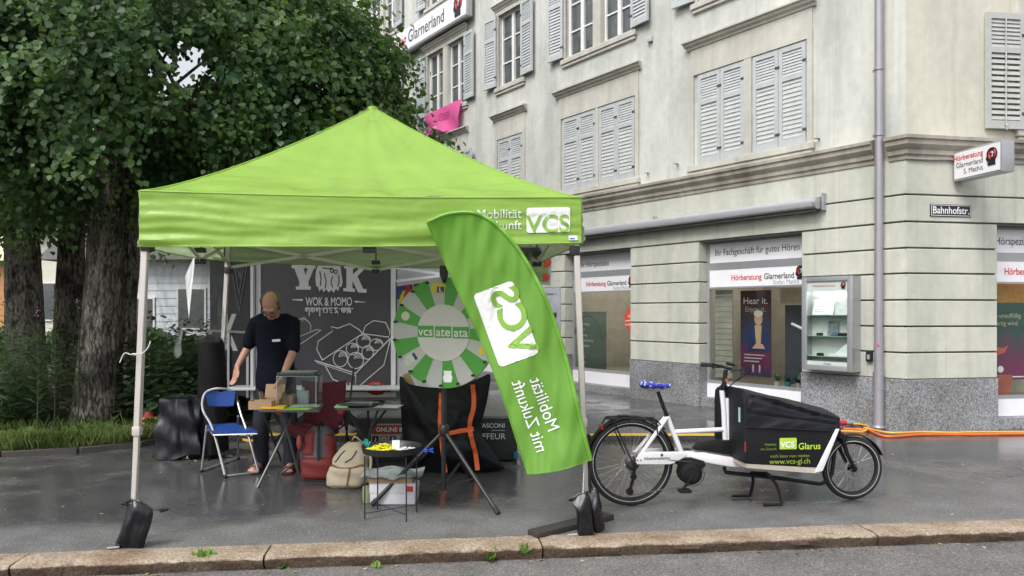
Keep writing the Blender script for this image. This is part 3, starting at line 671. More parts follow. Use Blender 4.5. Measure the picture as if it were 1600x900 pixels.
# ================================================================= shops behind the openings
M_INW = mat('shop_wall', (.52,.48,.42), .8); M_INF = mat('shop_floor', (.22,.19,.15), .5)
def shopfront(fr, u0, u1, n, text_fn, top_text, floor_z=.05, part_room=3.0):
    """aluminium frame, two white lettered panels, glass and white apron panel"""
    uw = u1-u0
    f = MB(fr); t = .05
    f.box(u0, u0+t, n-.03, n+.03, .14, 2.61); f.box(u1-t, u1, n-.03, n+.03, .14, 2.61)
    for z0, z1 in ((2.57,2.61),(2.16,2.27),(1.865,1.89),(.36,.41)): f.box(u0+t, u1-t, n-.03, n+.025, z0, z1)
    sf = f.build('shopfront', M_ALU, bld)
    fb(fr, u0+t, u1-t, n-.02, n+.012, 2.27, 2.57).build('sign_panel', M_WPAN, sf)
    fb(fr, u0+t, u1-t, n-.02, n+.02, 1.89, 2.16).build('sign_panel', M_WPAN, sf)
    fb(fr, u0+t, u1-t, n-.006, n+.0, .41, 1.865).build('glass_pane', M_GLASS, sf)
    fb(fr, u0, u1, n-.02, n+.035, .14, .36).build('apron_panel', M_WPAN, sf)
    fb(fr, u0-.02, u1+.02, -.3, -.02, -.13, .135).build('threshold', M_GRAN, bld)
    fb(fr, u0-.2, u1+.2, n-.1-part_room, n-.04, .30, .36).build('shop_floor', M_INF, sf)
    return sf
def shop_room(fr, u0, u1, n, d=3.0, e=5.0):
    q = MB(fr); q.box(u0+.3, u1-.3, n-d*.65, n-d*.35, 2.87, 2.895); q.build('added_fill_panel', mat('added_fill_panel', (1,.93,.82), .5, emit=e, var=0), bld)  # glowing panel added under the ceiling to brighten the dark shop room
    q = MB(fr)
    q.box(u0-.6, u1+.6, n-d-.1, n-d, .0, 3.3); q.box(u0-.7, u0-.6, n-d, n-.3, 0, 3.3); q.box(u1+.6, u1+.7, n-d, n-.3, 0, 3.3); q.box(u0-.6, u1+.6, n-d, n-.05, 2.9, 3.0)
    return q.build('shop_interior', M_INW, bld)
M_INK = mat('ink_dark', (.03,.03,.033), .5); M_RED = mat('print_red', (.6,.02,.03), .5); M_GRYI = mat('ink_grey', (.35,.35,.36), .5)
NS = -.2
s1 = shopfront(LF, 4.85, 6.68, NS, tL, ''); shop_room(LF, 4.85, 6.68, NS)
s2 = shopfront(LF, 1.44, 3.30, NS, tL, ''); shop_room(LF, 1.44, 3.30, NS, 2.2)
s3 = shopfront(LF, 8.45, 10.1, NS, tL, ''); shop_room(LF, 8.45, 10.1, NS, 2.2)
sR = shopfront(RF, 1.30, 3.2, NS, tR, ''); shop_room(RF, 1.9, 3.2, NS, 1.2)
text('Ihr Fachgeschäft für gutes Hören', .145, tL(2.38, 2.385, NS+.016), M_INK, s2, sx=.80)
text('Hörberatung', .125, tL(2.26, 1.985, NS+.024), M_RED, s2, sx=.86, bold=.01, align='RIGHT'); text('Glarnerland', .125, tL(2.22, 1.985, NS+.024), M_INK, s2, sx=.86, bold=.01, align='LEFT')
text('Stefan Mathis', .095, tL(1.62, 1.905, NS+.024), M_GRYI, s2, sx=.86, align='RIGHT'); head_logo(tL(1.60, 2.06, NS+.022), .2, s2)
text('Ihr Hörspezialist', .15, tL(6.05, 2.36, NS+.016), M_INK, s1, sx=.82)
text('Hörberatung', .125, tL(5.72, 1.985, NS+.024), M_RED, s1, sx=.86, bold=.01, align='RIGHT'); text('Glarnerland', .125, tL(5.68, 1.985, NS+.024), M_INK, s1, sx=.86, bold=.01, align='LEFT')
text('Stefan Mathis', .095, tL(5.08, 1.905, NS+.024), M_GRYI, s1, sx=.86, align='RIGHT'); head_logo(tL(5.03, 2.04, NS+.022), .22, s1)
text('Ihr Hörspezialist', .145, tR(1.30, 2.375, NS+.016), M_INK, sR, sx=.82, align='LEFT')
text('Hörberatung', .125, tR(1.60, 1.985, NS+.024), M_RED, sR, sx=.86, bold=.01, align='LEFT')
# shop 1: frosted screen, black oval line, red round sticker, list of services, warm lamp inside
fb(LF, 5.75, 6.6, NS-.02, NS-.014, .42, 1.5).build('frosted_film', glass('frost_film', (.55,.68,.70), 1.0, .3), s1)
q = MB(LF @ Matrix.Translation((6.25, NS+.008, .84))); q.tube([(math.cos(2*PI*i/40)*.42, 0, math.sin(2*PI*i/40)*.58) for i in range(21-1)], .008, 6); q.build('oval_line', M_INK, s1)
for k, s in enumerate(('Hörberatung', 'Hörtest', 'Anpassung', 'Tinnitusberatung', 'Gehörschutz', 'Service', 'Zubehör', 'Batterien')):
    text(s, .075, tL(6.56, 1.24-k*.105, NS+.003), M_GRYI, s1, sx=.9, align='LEFT')
ds = plate([(math.cos(2*PI*i/32)*.22, math.sin(2*PI*i/32)*.22) for i in range(32)], tL(5.02, 1.36, NS+.002), 0, .002, 'round_sticker', mat('sticker_red', (.62,.075,.035), .5), s1)
for k, s in enumerate(('Diskret', 'unverbindlich', 'und kostenlos')): text(s, .062, tL(5.05, 1.40-k*.075, NS+.005), mat('print_white', (.8,.8,.8), .5), ds, bold=.01)
lamp = thing('pendant_lamp', 'small lit pendant lamp hanging inside the left shop window', 'lamp', LF @ Vector((5.9, -1.4, 1.75)))
q = MB(); q.tube([lamp.location+Vector((0,0,.07)), lamp.location+Vector((0,0,1.2))], .006, 6); q.build('cord', M_INK, lamp)
q = MB(); q.ball(lamp.location, .065, 16, 10); q.build('bulb', mat('lit_bulb', (1,.82,.5), .4, emit=6, var=0), lamp, smooth=True)
q = MB(LF); q.box(4.6,5.9,-1.9,-1.3,.36,1.05); q.box(4.5,6.0,-2.0,-1.25,1.05,1.09)
tag(q.build('shop_counter', mat('counter_wood', (.23,.19,.14), .5)), 'low pale counter inside the left shop window', 'counter')
# shop 2: two printed banners, brick-like blind, plants and boxes
def banner(name, label, fr, u0, u1, n, z0, z1, mcol):
    q = MB(fr); q.box(u0, u1, n-.015, n, z0, z1); o = q.build(name, mcol); tag(o, label, 'poster'); return o
def mat_grad(name, stops, axis_scale=.7, off=0.0):
    """printed sheet: colours run from the bottom edge to the top (print, not light)"""
    m, t, ns, ln = new_mat(name)
    tc = node(ns, 'ShaderNodeTexCoord'); sx_ = node(ns, 'ShaderNodeSeparateXYZ'); ln.new(tc.outputs['Generated'], sx_.inputs[0])
    nz = node(ns, 'ShaderNodeTexNoise'); nz.inputs['Scale'].default_value = 3.5; nz.inputs['Detail'].default_value = 4; ln.new(tc.outputs['Generated'], nz.inputs['Vector'])
    ad = node(ns, 'ShaderNodeMath', operation='MULTIPLY_ADD'); ad.inputs[1].default_value = .45; ln.new(nz.outputs['Fac'], ad.inputs[0]); ln.new(sx_.outputs['Z'], ad.inputs[2])
    cr = node(ns, 'ShaderNodeValToRGB'); ln.new(ad.outputs[0], cr.inputs[0])
    el = cr.color_ramp.elements
    while len(el) < len(stops): el.new(.5)
    for e, (p_, c_) in zip(el, stops): e.position = p_; e.color = (*c_, 1)
    bb = node(ns, 'ShaderNodeBsdfPrincipled'); bb.inputs['Roughness'].default_value = .45; ln.new(cr.outputs[0], bb.inputs['Base Color'])
    oo = node(ns, 'ShaderNodeOutputMaterial'); ln.new(bb.outputs[0], oo.inputs[0]); MATS[name] = m; return m
b1 = banner('roll_up_banner', 'dark violet roll-up banner with a seated portrait in the shop window', LF, 2.30, 2.86, NS-.25, .5, 1.83, mat_grad('banner_print', [(.2,(.02,.025,.07)),(.45,(.14,.02,.06)),(.62,(.04,.035,.09)),(.95,(.035,.03,.035)),(1.1,(.08,.03,.035))]))
text('Hear it.', .15, tL(2.58, 1.62, NS-.247), M_WPAN, b1); text('Enjoy it.', .12, tL(2.58, 1.50, NS-.247), M_GRYI, b1)
pf = tL(2.54, 1.17, NS-.248)
plate([(-.17,-.28),(-.19,-.02),(-.13,.1),(-.05,.14),(.07,.14),(.16,.08),(.21,-.06),(.2,-.28)], pf, 0, .002, 'printed_jacket', mat('print_navy', (.02,.03,.10), .5), b1)
plate([(-.05,.12),(-.02,-.2),(.06,-.2),(.08,.12)], pf, .002, .004, 'printed_shirt', mat('print_shirt', (.45,.3,.16), .5), b1)
plate([(math.cos(2*PI*i/20)*.075+.02, math.sin(2*PI*i/20)*.10+.22) for i in range(20)], pf, .004, .006, 'printed_face', mat('print_skin', (.5,.28,.2), .5), b1)
plate([(math.cos(2*PI*i/20)*.085+.02, math.sin(2*PI*i/20)*.05+.30) for i in range(20)], pf, .006, .008, 'printed_hair', mat('print_hair', (.55,.5,.42), .5), b1)
plate([(-.1,-.24),(.14,-.24),(.1,-.17),(-.02,-.16)], pf, .005, .007, 'printed_hands', mat('print_skin'), b1)
for k in range(3): plate([(-.21,0),(.17-.05*k,0),(.17-.05*k,.018),(-.21,.018)], tL(2.58,.82-k*.05,NS-.247), 0, .001, 'printed_line', M_GRYI, b1)
for dx in (-.06,.06): plate(round_rect(.03,.12,.012), tL(2.56+dx,.62,NS-.247), 0, .002, 'printed_device', M_GRYI, b1)
b2 = banner('display_board', 'dark slate display board with white line drawing in the shop window', LF, 1.47, 2.12, NS-.35, .42, 1.6, mat('board_slate', (.045,.045,.06), .5))
q = MB(LF); q.tube([(2.0,NS-.345,1.32),(1.7,NS-.345,1.2)], .022, 6); q.build('printed_stroke', M_WPAN, b2)
q = MB(LF); q.bar((1.75,NS-.34,1.6),(1.49,NS-.34,1.36), .05, .01); q.build('wood_strip', mat('pale_wood', (.38,.27,.15), .6), b2)
q = MB(LF @ Matrix.Translation((1.72, NS-.345, .93))); q.ring((0,0,0),(0,1,0),.09,.012,20,5,0,4.2); q.ring((-.12,0,.02),(0,1,0),.05,.01,20,5); q.build('printed_stroke', M_GRYI, b2)
fb(LF, 1.5, 2.2, NS-.36, NS-.345, 1.62, 1.86).build('shop_notice', mat('beige_print', (.42,.35,.24), .6), s2)
q = MB(LF)
for k in range(16): q.box(2.90, 3.24, NS-.12, NS-.1, .45+k*.088, .525+k*.088)
tag(q.build('window_blind', mat('blind', (.30,.28,.24), .7)), 'narrow beige slatted blind at the left side of the shop window', 'blind')
rr = random.Random(5)
for k in range(4):
    c = LF @ Vector((2.15-.18*k, NS-.2, .37))
    t = thing('window_plant', ['small potted plant in shop window nearest the violet banner','second small potted plant in shop window from the violet banner','third small potted plant in shop window, before the slate board','small potted plant in shop window nearest the display case'][k], 'plant', c, group='plants on the shop window ledge')
    q = MB(); q.lathe([(.035,0),(.05,.09)], c, n=12); q.build('pot', mat('pot_teal' if k % 2 else 'pot_white', (.02,.18,.2) if k % 2 else (.4,.4,.38), .5), t)
    q = MB()
    for _ in range(26):
        a = rr.uniform(0, 2*PI); e = rr.uniform(.2, 1.3); L = rr.uniform(.07,.16)
        d = Vector((math.cos(a)*math.cos(e), math.sin(a)*math.cos(e), math.sin(e))); s_ = d.cross(ZU).normalized()*.014
        p0 = c+Vector((0,0,.09)); q.add([p0, p0+d*L*.5+s_, p0+d*L, p0+d*L*.5-s_], [(0,1,2,3)])
    q.build('foliage', mat('plant_green', (.03,.07,.035), .6), t, normals=False)
# right shop: warm timber strip, poster and books
fb(RF, 1.36, 3.1, NS-.14, NS-.12, 1.55, 1.87).build('timber_strip', mat('warm_pine', (.55,.27,.08), .5, col2=(.45,.2,.05), scale=25), sR)
b3 = banner('shop_poster', 'teal and magenta poster in the right-hand shop window', RF, 1.36, 2.2, NS-.1, .60, 1.62, mat_grad('poster_print', [(.2,(.22,.02,.10)),(.5,(.16,.03,.09)),(.85,(.03,.08,.08)),(1.1,(.05,.10,.09))]))
text('Wenn unauffällig', .085, tR(1.40,1.42,NS-.097), mat('ink_gold', (.55,.5,.3), .5), b3, align='LEFT'); text('einzigartig wird', .085, tR(1.40,1.32,NS-.097), mat('ink_gold'), b3, align='LEFT')
plate([(-.1,-.02),(-.02,-.08),(.1,-.04),(.16,.06),(.1,.02),(0,.03)], tR(1.62,1.0,NS-.097), 0, .003, 'printed_lips', mat('print_coral', (.6,.12,.08), .5), b3)
plate([(math.cos(2*PI*i/20)*.045, math.sin(2*PI*i/20)*.045) for i in range(20)], tR(1.66,.74,NS-.097), 0, .002, 'printed_dot', M_WPAN, b3)
plate([(-.3,0),(.3,0),(.3,.015),(-.3,.015)], tR(1.72,.63,NS-.097), 0, .002, 'printed_line', M_WPAN, b3)
for k, (v, w_, h_, c_, lb) in enumerate(((1.40,.1,.24,(.12,.30,.30),'teal booklet standing at the left edge of the right shop window'),(1.56,.24,.30,(.48,.13,.09),'coral booklet standing in the right shop window'))):
    q = MB(RF @ Matrix.Translation((v, NS-.1, .37)) @ Matrix.Rotation(-.18, 4, 'X')); q.box(0, w_, -.02, 0, 0, h_); tag(q.build('booklet', mat('booklet_%s' % ('teal','coral')[k], c_, .5)), lb, 'booklet')
fb(RF, 1.3, 3.2, -.9, -.88, .36, 1.6).build('curtain', mat('curtain', (.42,.40,.34), .8), sR)
ll = bpy.data.lights.new('shop_lamp','POINT'); ll.energy = 14; ll.color = (1,.75,.45); ll.shadow_soft_size = .15
lo = bpy.data.objects.new('shop_lamp', ll); COL.objects.link(lo); lo.location = RF @ Vector((2.2, -.55, 2.3))
q = MB(); q.lathe([(.05,0),(.09,-.06)], lo.location+Vector((0,0,.12)), n=14); t_ = tag(q.build('ceiling_spot', M_WFR), 'small ceiling spot in the right-hand shop', 'lamp')

# ================================================================= things fixed to the facade
# awning cassette
aw = thing('awning_cassette', 'long rolled-up silver awning cassette above the shop windows', 'awning', LF @ Vector((1.1, .05, 2.95)))
prf = [(.03,2.93),(.06,2.90),(.17,2.89),(.225,2.92),(.24,2.97),(.22,3.02),(.15,3.05),(.06,3.045),(.03,3.03)]
q = MB(LF); q.prism([(1.14, a, c) for a, c in prf], (6.6,0,0)); q.build('cassette', mat('awning_alu', srgb(196,197,202), .35, .45, var=.04), aw, smooth=True)
q = MB(LF); q.prism([(1.14, a, c) for a, c in ((.07,2.888),(.17,2.878),(.17,2.858),(.07,2.865))], (6.6,0,0)); q.build('front_rail', mat('awning_dark', (.10,.10,.11), .5), aw)
for u in (1.10, 7.745):
    q = MB(LF); q.prism([(u, .135+(a-.135)*1.06, 2.97+(c-2.97)*1.08) for a, c in prf], (.038,0,0)); q.build('end_cap', M_ALU, aw, bevel=.004)
for u in (1.06, 4.2, 7.3):
    q = MB(LF); q.box(u, u+.03, .028, .10, 2.87, 3.10); q.build('bracket', M_ALU, aw)
# street name plate
sp = thing('street_sign', 'dark enamel street name plate on the corner pier', 'sign', RF @ Vector((.62,.03,2.72)))
q = MB(RF); q.box(.32,.905,.029,.04,2.69,2.84); q.build('plate', mat('enamel_dark', (.018,.016,.018), .35), sp)
q = MB(RF)
for z in (2.698, 2.826): q.box(.33,.895,.0405,.0425,z,z+.006)
for u in (.33,.889): q.box(u,u+.006,.0405,.0425,2.698,2.832)
q.build('border', M_WPAN, sp); text('Bahnhofstr.', .125, tR(.612,2.725,.0425), M_WPAN, sp, bold=.012, sx=.92)
# projecting light box
bx = thing('projecting_sign', 'white projecting light-box sign with head emblem above the corner shop', 'sign', RF @ Vector((.70,.1,3.12)))
q = MB(RF); q.box(.63,.80,.06,.80,3.12,3.49); q.build('housing', M_ALU, bx, bevel=.008)
sf = frame(nR, -uR, ZU, RF @ Vector((.63,0,0)))
q = MB(RF); q.box(.622,.629,.085,.775,3.145,3.465); q.build('face_panel', mat('lit_white', (.80,.80,.82), .35, var=.02), bx)
tS = lambda n, z: plane_frame(RF @ Vector((.619, n, z)), nR, ZU)
text('Hörberatung', .092, tS(.535,3.365), M_RED, bx, align='RIGHT', bold=.012, sx=.95); text('Glarnerland', .092, tS(.535,3.275), M_INK, bx, align='RIGHT', sx=.95); text('S. Mathis', .088, tS(.535,3.19), M_INK, bx, align='RIGHT', sx=.95)
head_logo(tS(.665,3.32), .21, bx)
for z in (3.16, 3.42):
    q = MB(RF); q.box(.66,.76,.028,.06,z,z+.04); q.build('wall_bracket', M_IRON, bx)
q = MB(RF); q.tube([(-.02,.05,3.392),(.3,.055,3.388),(.64,.055,3.40)], .012, 6); q.build('supply_cable', mat('cable_grey', (.35,.35,.34), .6), bx)
# long sign over the second-floor windows
ls = thing('facade_sign', 'long white facade sign with head emblem between upper window rows', 'sign', LF @ Vector((11.5,.05,8.28)))
q = MB(LF); q.box(9.95,15.2,.10,.24,8.28,8.92); q.build('housing', M_ALU, ls, bevel=.01)
q = MB(LF); q.box(10.0,15.15,.241,.25,8.32,8.88); q.build('face_panel', mat('lit_white'), ls)
text('Hörberatung', .46, tL(12.95,8.46,.256), M_RED, ls, align='RIGHT', sx=.85); text('Glarnerland', .46, tL(12.85,8.46,.256), M_INK, ls, align='LEFT', sx=.85); head_logo(tL(10.35,8.62,.254), .5, ls)
# pink banner hanging from a window
def pink(s, t):
    u = lerp(10.45, 12.2, s); n = .10 + .07*math.sin(9*s+3*t)*t + .05*t
    return LF @ Vector((u - .05*t*math.sin(3*s), n, 6.50 - .02*s - t*(.62 + .05*math.sin(5*s)) + .05*s*t))
q = MB(); q.grid(pink, 30, 12)
pk = tag(q.build('pink_banner', mat('pink_cloth', (.74,.11,.34), .7, var=.06, transl=.15), smooth=True, normals=False), 'crumpled pink cloth banner hanging from an upper window sill', 'banner')
def pinkw(x, y): return pink((11.3+(-x)-10.45)/1.75, (6.3-(6.3-.27+y))/.52) + nL*.012
text('LIEBER', .22, None, mat('ink_pinkdark', (.45,.05,.20), .6), pk, warp=pinkw, split=.08)
text('Gemeinsam', .12, None, M_WPAN, pk, warp=lambda x, y: pink((11.75-x-10.45)/1.75, .86-y/.52) + nL*.014, split=.06)
# display case
dc = thing('display_case', 'grey wall-mounted glass display case with hearing aids beside the shop window', 'display case', LF @ Vector((.935,.03,.71)))
q = MB(LF); U0, U1, Z0, Z1, ND = .57, 1.30, .72, 1.965, .20
q.box(U0,U0+.03,.03,ND,Z0,Z1); q.box(U1-.03,U1,.03,ND,Z0,Z1); q.box(U0+.03,U1-.03,.03,ND,Z0,Z0+.03); q.box(U0+.03,U1-.03,.03,ND,Z1-.03,Z1)
q.build('cabinet', M_ALU, dc)
q = MB(LF); q.box(U0+.03,U1-.03,.032,.045,Z0+.03,Z1-.03); q.build('back_panel', mat('case_back', (.62,.64,.62), .6, var=.03), dc)
q = MB(LF); q.box(U0-.004,U0+.07,ND+.001,ND+.03,Z0,Z1); q.box(U1-.07,U1+.004,ND+.001,ND+.03,Z0,Z1); q.box(U0+.07,U1-.07,ND+.001,ND+.03,Z0,Z0+.07); q.box(U0+.07,U1-.07,ND+.001,ND+.03,Z1-.06,Z1)
q.build('door_frame', M_ALU, dc, bevel=.004)
q = MB(LF); q.box(U0+.07,U1-.07,ND+.012,ND+.016,Z0+.07,Z1-.06); q.build('door_glass', M_GLASS, dc)
q = MB(LF); q.box(U0+.07,U1-.07,ND+.004,ND+.010,1.77,Z1-.06); q.build('header_strip', M_WPAN, dc)
q = MB(LF); q.box(U0+.07,U1-.07,ND+.004,ND+.010,Z0+.07,Z0+.12); q.build('footer_strip', M_WPAN, dc)
text('Hörberatung Glarnerland', .04, tL(.98,1.835,ND+.0175), M_RED, dc, sx=.8); head_logo(tL(.70,1.845,ND+.0175), .09, dc); text('Eingang', .035, tL(.93,.80,ND+.0175), M_INK, dc)
for z in (.90, 1.17, 1.45):
    q = MB(LF); q.box(U0+.03,U1-.03,.046,ND-.02,z,z+.008); q.build('glass_shelf', mat('shelf_glass', (.35,.5,.45), .1, spec=.6), dc)
q = MB(LF); q.box(U0+.05,U1-.05,.06,.16,Z1-.055,Z1-.035); q.build('light_strip', mat('case_light', (1,1,.97), .4, emit=9, var=0), dc)
def small(name, lb, cat, u0, u1, n0, n1, z0, z1, m_, rotx=0.0):
    q = MB(LF @ Matrix.Translation(((u0+u1)/2, (n0+n1)/2, z0)) @ Matrix.Rotation(rotx, 4, 'X')); q.box(-(u1-u0)/2, (u1-u0)/2, -(n1-n0)/2, (n1-n0)/2, 0, z1-z0)
    return tag(q.build(name, m_, bevel=.003), lb, cat)
card = small('info_card', 'white information card on the top shelf of the display case', 'card', .92,1.22,.10,.11,1.46,1.66, M_WPAN, .25)
for k in range(4): plate([(-.11,0),(.08,0),(.08,.006),(-.11,.006)], plane_frame(LF @ Vector((1.07,.128-.009*k,1.60-k*.035)), -uL, ZU), 0, .001, 'printed_line', M_GRYI, card)
small('product_box', 'white product box on the top shelf of the display case', 'box', .64,.80,.08,.15,1.46,1.56, M_WPAN)
pc = small('photo_card', 'small blue photo card on the middle shelf of the display case', 'card', .85,1.0,.10,.108,1.19,1.38, mat('photo_blue', (.03,.09,.16), .4, col2=(.3,.3,.28), scale=18), .2)
small('hearing_aid_case', 'left black hearing-aid case on the middle display shelf', 'case', 1.07,1.14,.09,.14,1.178,1.215, mat('case_black', (.015,.015,.017), .35))
small('hearing_aid_case', 'right black hearing-aid case on the middle display shelf', 'case', .72,.82,.09,.15,1.178,1.22, mat('case_black'))
small('hearing_aid_case', 'small black hearing-aid case on the bottom display shelf', 'case', 1.05,1.13,.10,.15,.908,.945, mat('case_black'))
q = MB(LF); q.prism([(.60,.07,.908),(.95,.07,.908),(.95,.16,.908),(.60,.16,.908)], (0,0,.03)); q.prism([(.62,.08,.938),(.88,.08,.938),(.72,.08,1.08),(.62,.08,1.10)], (0,.05,0)); tag(q.build('product_stand', M_WPAN, bevel=.006), 'stepped white product stand on the bottom display shelf', 'stand')
small('photo_card', 'green leafy photo card behind the white stand in display case', 'card', .62,.74,.055,.062,1.05,1.15, mat('photo_green', (.10,.12,.06), .5, col2=(.3,.28,.22), scale=30))
# intercom panel and key safe
ip = thing('intercom_panel', 'grey metal intercom and letterbox panel on the facade pier', 'intercom', LF @ Vector((7.12,.03,1.11)))
q = MB(LF); q.box(6.80,7.46,.029,.05,1.11,1.98); q.build('panel', mat('intercom_alu', srgb(182,186,192), .4, .3), ip, bevel=.004)
text('Gerichtshausstr. 2', .075, tL(7.13,1.83,.053), M_INK, ip, sx=.8)
for (u, z, w_, h_) in ((6.98,1.38,.15,.10),(7.05,1.24,.03,.05)):
    q = MB(LF); q.box(u-w_/2,u+w_/2,.0505,.056,z,z+h_); q.build('button', M_INK, ip)
q = MB(LF)
for i in range(5):
    for k in range(5): q.lathe([(.009,0),(.009,.004)], (7.28-.045*i,.0505,1.5+.045*k), (0,1,0), 8)
q.build('speaker_holes', M_GRYI, ip, kind='stuff')
ks = thing('key_safe', 'small black key safe on the wall beside the downpipe', 'key safe', LF @ Vector((.44,.03,.86)))
q = MB(LF); q.box(.40,.48,.029,.075,.86,1.0); q.build('body', mat('case_black'), ks, bevel=.008); q = MB(LF @ Matrix.Translation((.44,.052,1.0))); q.ring((0,0,0),(0,1,0),.025,.006,16,6,0,PI,x=(1,0,0)); q.build('shackle', M_ALU, ks)
q = MB(LF); q.box(.42,.46,.0755,.08,.89,.95); q.build('dial', M_ALU, ks)
# ================================================================= trees and plants
M_BARK = mat_bark('linden_bark', (.055,.049,.043), (.33,.295,.255))
M_LEAF = mat_leaf('linden_leaf', (.034,.078,.036), (.105,.175,.062), .40, .45)
M_LEAF2 = mat_leaf('linden_leaf_deep', (.03,.068,.034), (.085,.145,.058), .38, .5)
LEAF_V = np.array([(0,0,0),(.46,.22,.07),(.43,.58,.06),(0,1.05,-.03),(-.43,.58,.06),(-.46,.22,.07)])
def leaf_mesh(name, pos, tip, nor, size, material, parent, shape=LEAF_V):
    """pos, tip, nor: (n,3) arrays; two folded quads for each leaf"""
    n = len(pos)
    tip = tip/np.linalg.norm(tip, axis=1, keepdims=True)
    side = np.cross(tip, nor); side /= np.maximum(np.linalg.norm(side, axis=1, keepdims=True), 1e-6)
    nn = np.cross(side, tip)
    V = pos[:,None,:] + size[:,None,None]*(shape[None,:,0:1]*side[:,None,:] + shape[None,:,1:2]*tip[:,None,:] + shape[None,:,2:3]*nn[:,None,:])
    V = V.reshape(-1, 3)
    if parent is not None: V = V - np.array(wmat(parent).translation)
    me = bpy.data.meshes.new(name); me.vertices.add(n*6); me.vertices.foreach_set('co', V.ravel())
    base = np.arange(n)[:,None]*6
    idx = np.concatenate([base+np.array([0,1,2,3]), base+np.array([0,3,4,5])], axis=1).ravel()
    me.loops.add(n*8); me.loops.foreach_set('vertex_index', idx.astype(np.int32))
    me.polygons.add(n*2); me.polygons.foreach_set('loop_start', np.arange(n*2)*4); me.polygons.foreach_set('loop_total', np.full(n*2, 4))
    me.update(calc_edges=True); me.validate()
    return link(name, me, material, parent)
def twig_leaves(origins, outward, r, per=14, L=.55, size=(.075,.12)):
    """leaves strung along drooping twigs"""
    n = len(origins)
    d = outward + r.normal(0, .55, (n,3)); d[:,2] -= .25; d /= np.linalg.norm(d, axis=1, keepdims=True)
    t = (np.arange(per)+.5)/per
    ln = r.uniform(.6, 1.2, n)*L
    pos = origins[:,None,:] + d[:,None,:]*(t[None,:,None]*ln[:,None,None])
    pos[:,:,2] -= (t**2)[None,:]*ln[:,None]*.45
    pos += r.normal(0, .035, pos.shape)
    tip = d[:,None,:]*.5 + r.normal(0, .5, pos.shape); tip[:,:,2] -= .75
    nor = np.repeat(outward[:,None,:], per, 1)*.7 + r.normal(0, .45, pos.shape); nor[:,:,2] += .75
    sz = r.uniform(*size, (n, per))*(1-.25*t)[None,:]
    return pos.reshape(-1,3), tip.reshape(-1,3), nor.reshape(-1,3), sz.ravel()
def trunk_mesh(path, radii, flare=True, n=26, seg=40, sd=1):
    q = MB(); rs = random.Random(sd); ph = [rs.uniform(0, 6.28) for _ in range(6)]
    pts = smooth_path(path, seg); kr = [(i/(len(radii)-1), (r_,0,0)) for i, r_ in enumerate(radii)]
    vs = []
    for i, p in enumerate(pts):
        t = i/seg; R = curve_at(kr, t).x
        for k in range(n):
            a = 2*PI*k/n
            w_ = 1 + .05*math.sin(3*a+ph[0]+t*2) + .04*math.sin(7*a+ph[1]-t*5) + .03*math.sin(11*a+ph[2]+9*t) + rs.uniform(-.018,.018)
            if flare: w_ += .09*math.exp(-t*14)*(1+math.sin(5*a+ph[3]))
            vs.append(p + Vector((math.cos(a), math.sin(a), 0))*R*w_)
    q.add(vs, [(i*n+k, i*n+(k+1)%n, (i+1)*n+(k+1)%n, (i+1)*n+k) for i in range(seg) for k in range(n)] + [tuple(range(seg*n, seg*n+n))])
    return q
GAPS = [(298,96,.16),(288,118,.13),(262,88,.10),(236,108,.08),(307,78,.08),(252,140,.09),(276,66,.07),(222,62,.05),(332,120,.06),(266,116,.08),(345,60,.05),(300,160,.06),(246,78,.05),(318,100,.07),(210,120,.05),(362,92,.05),(495,138,.08),(478,128,.05),(150,200,.05),(120,40,.05)]
def in_gap(p, k=1.0):       # the ragged openings in the crown where the sky shows
    rel = np.asarray(p) - np.array((0,0,H)); out = np.zeros(len(rel), bool)
    for x, y, rad in GAPS:
        kk = np.array(P(x, y, 1) - Vector((0,0,H))); t = rel @ kk/(kk @ kk)
        out |= np.linalg.norm(rel - t[:,None]*kk, axis=1) < rad*k*t/9
    return out
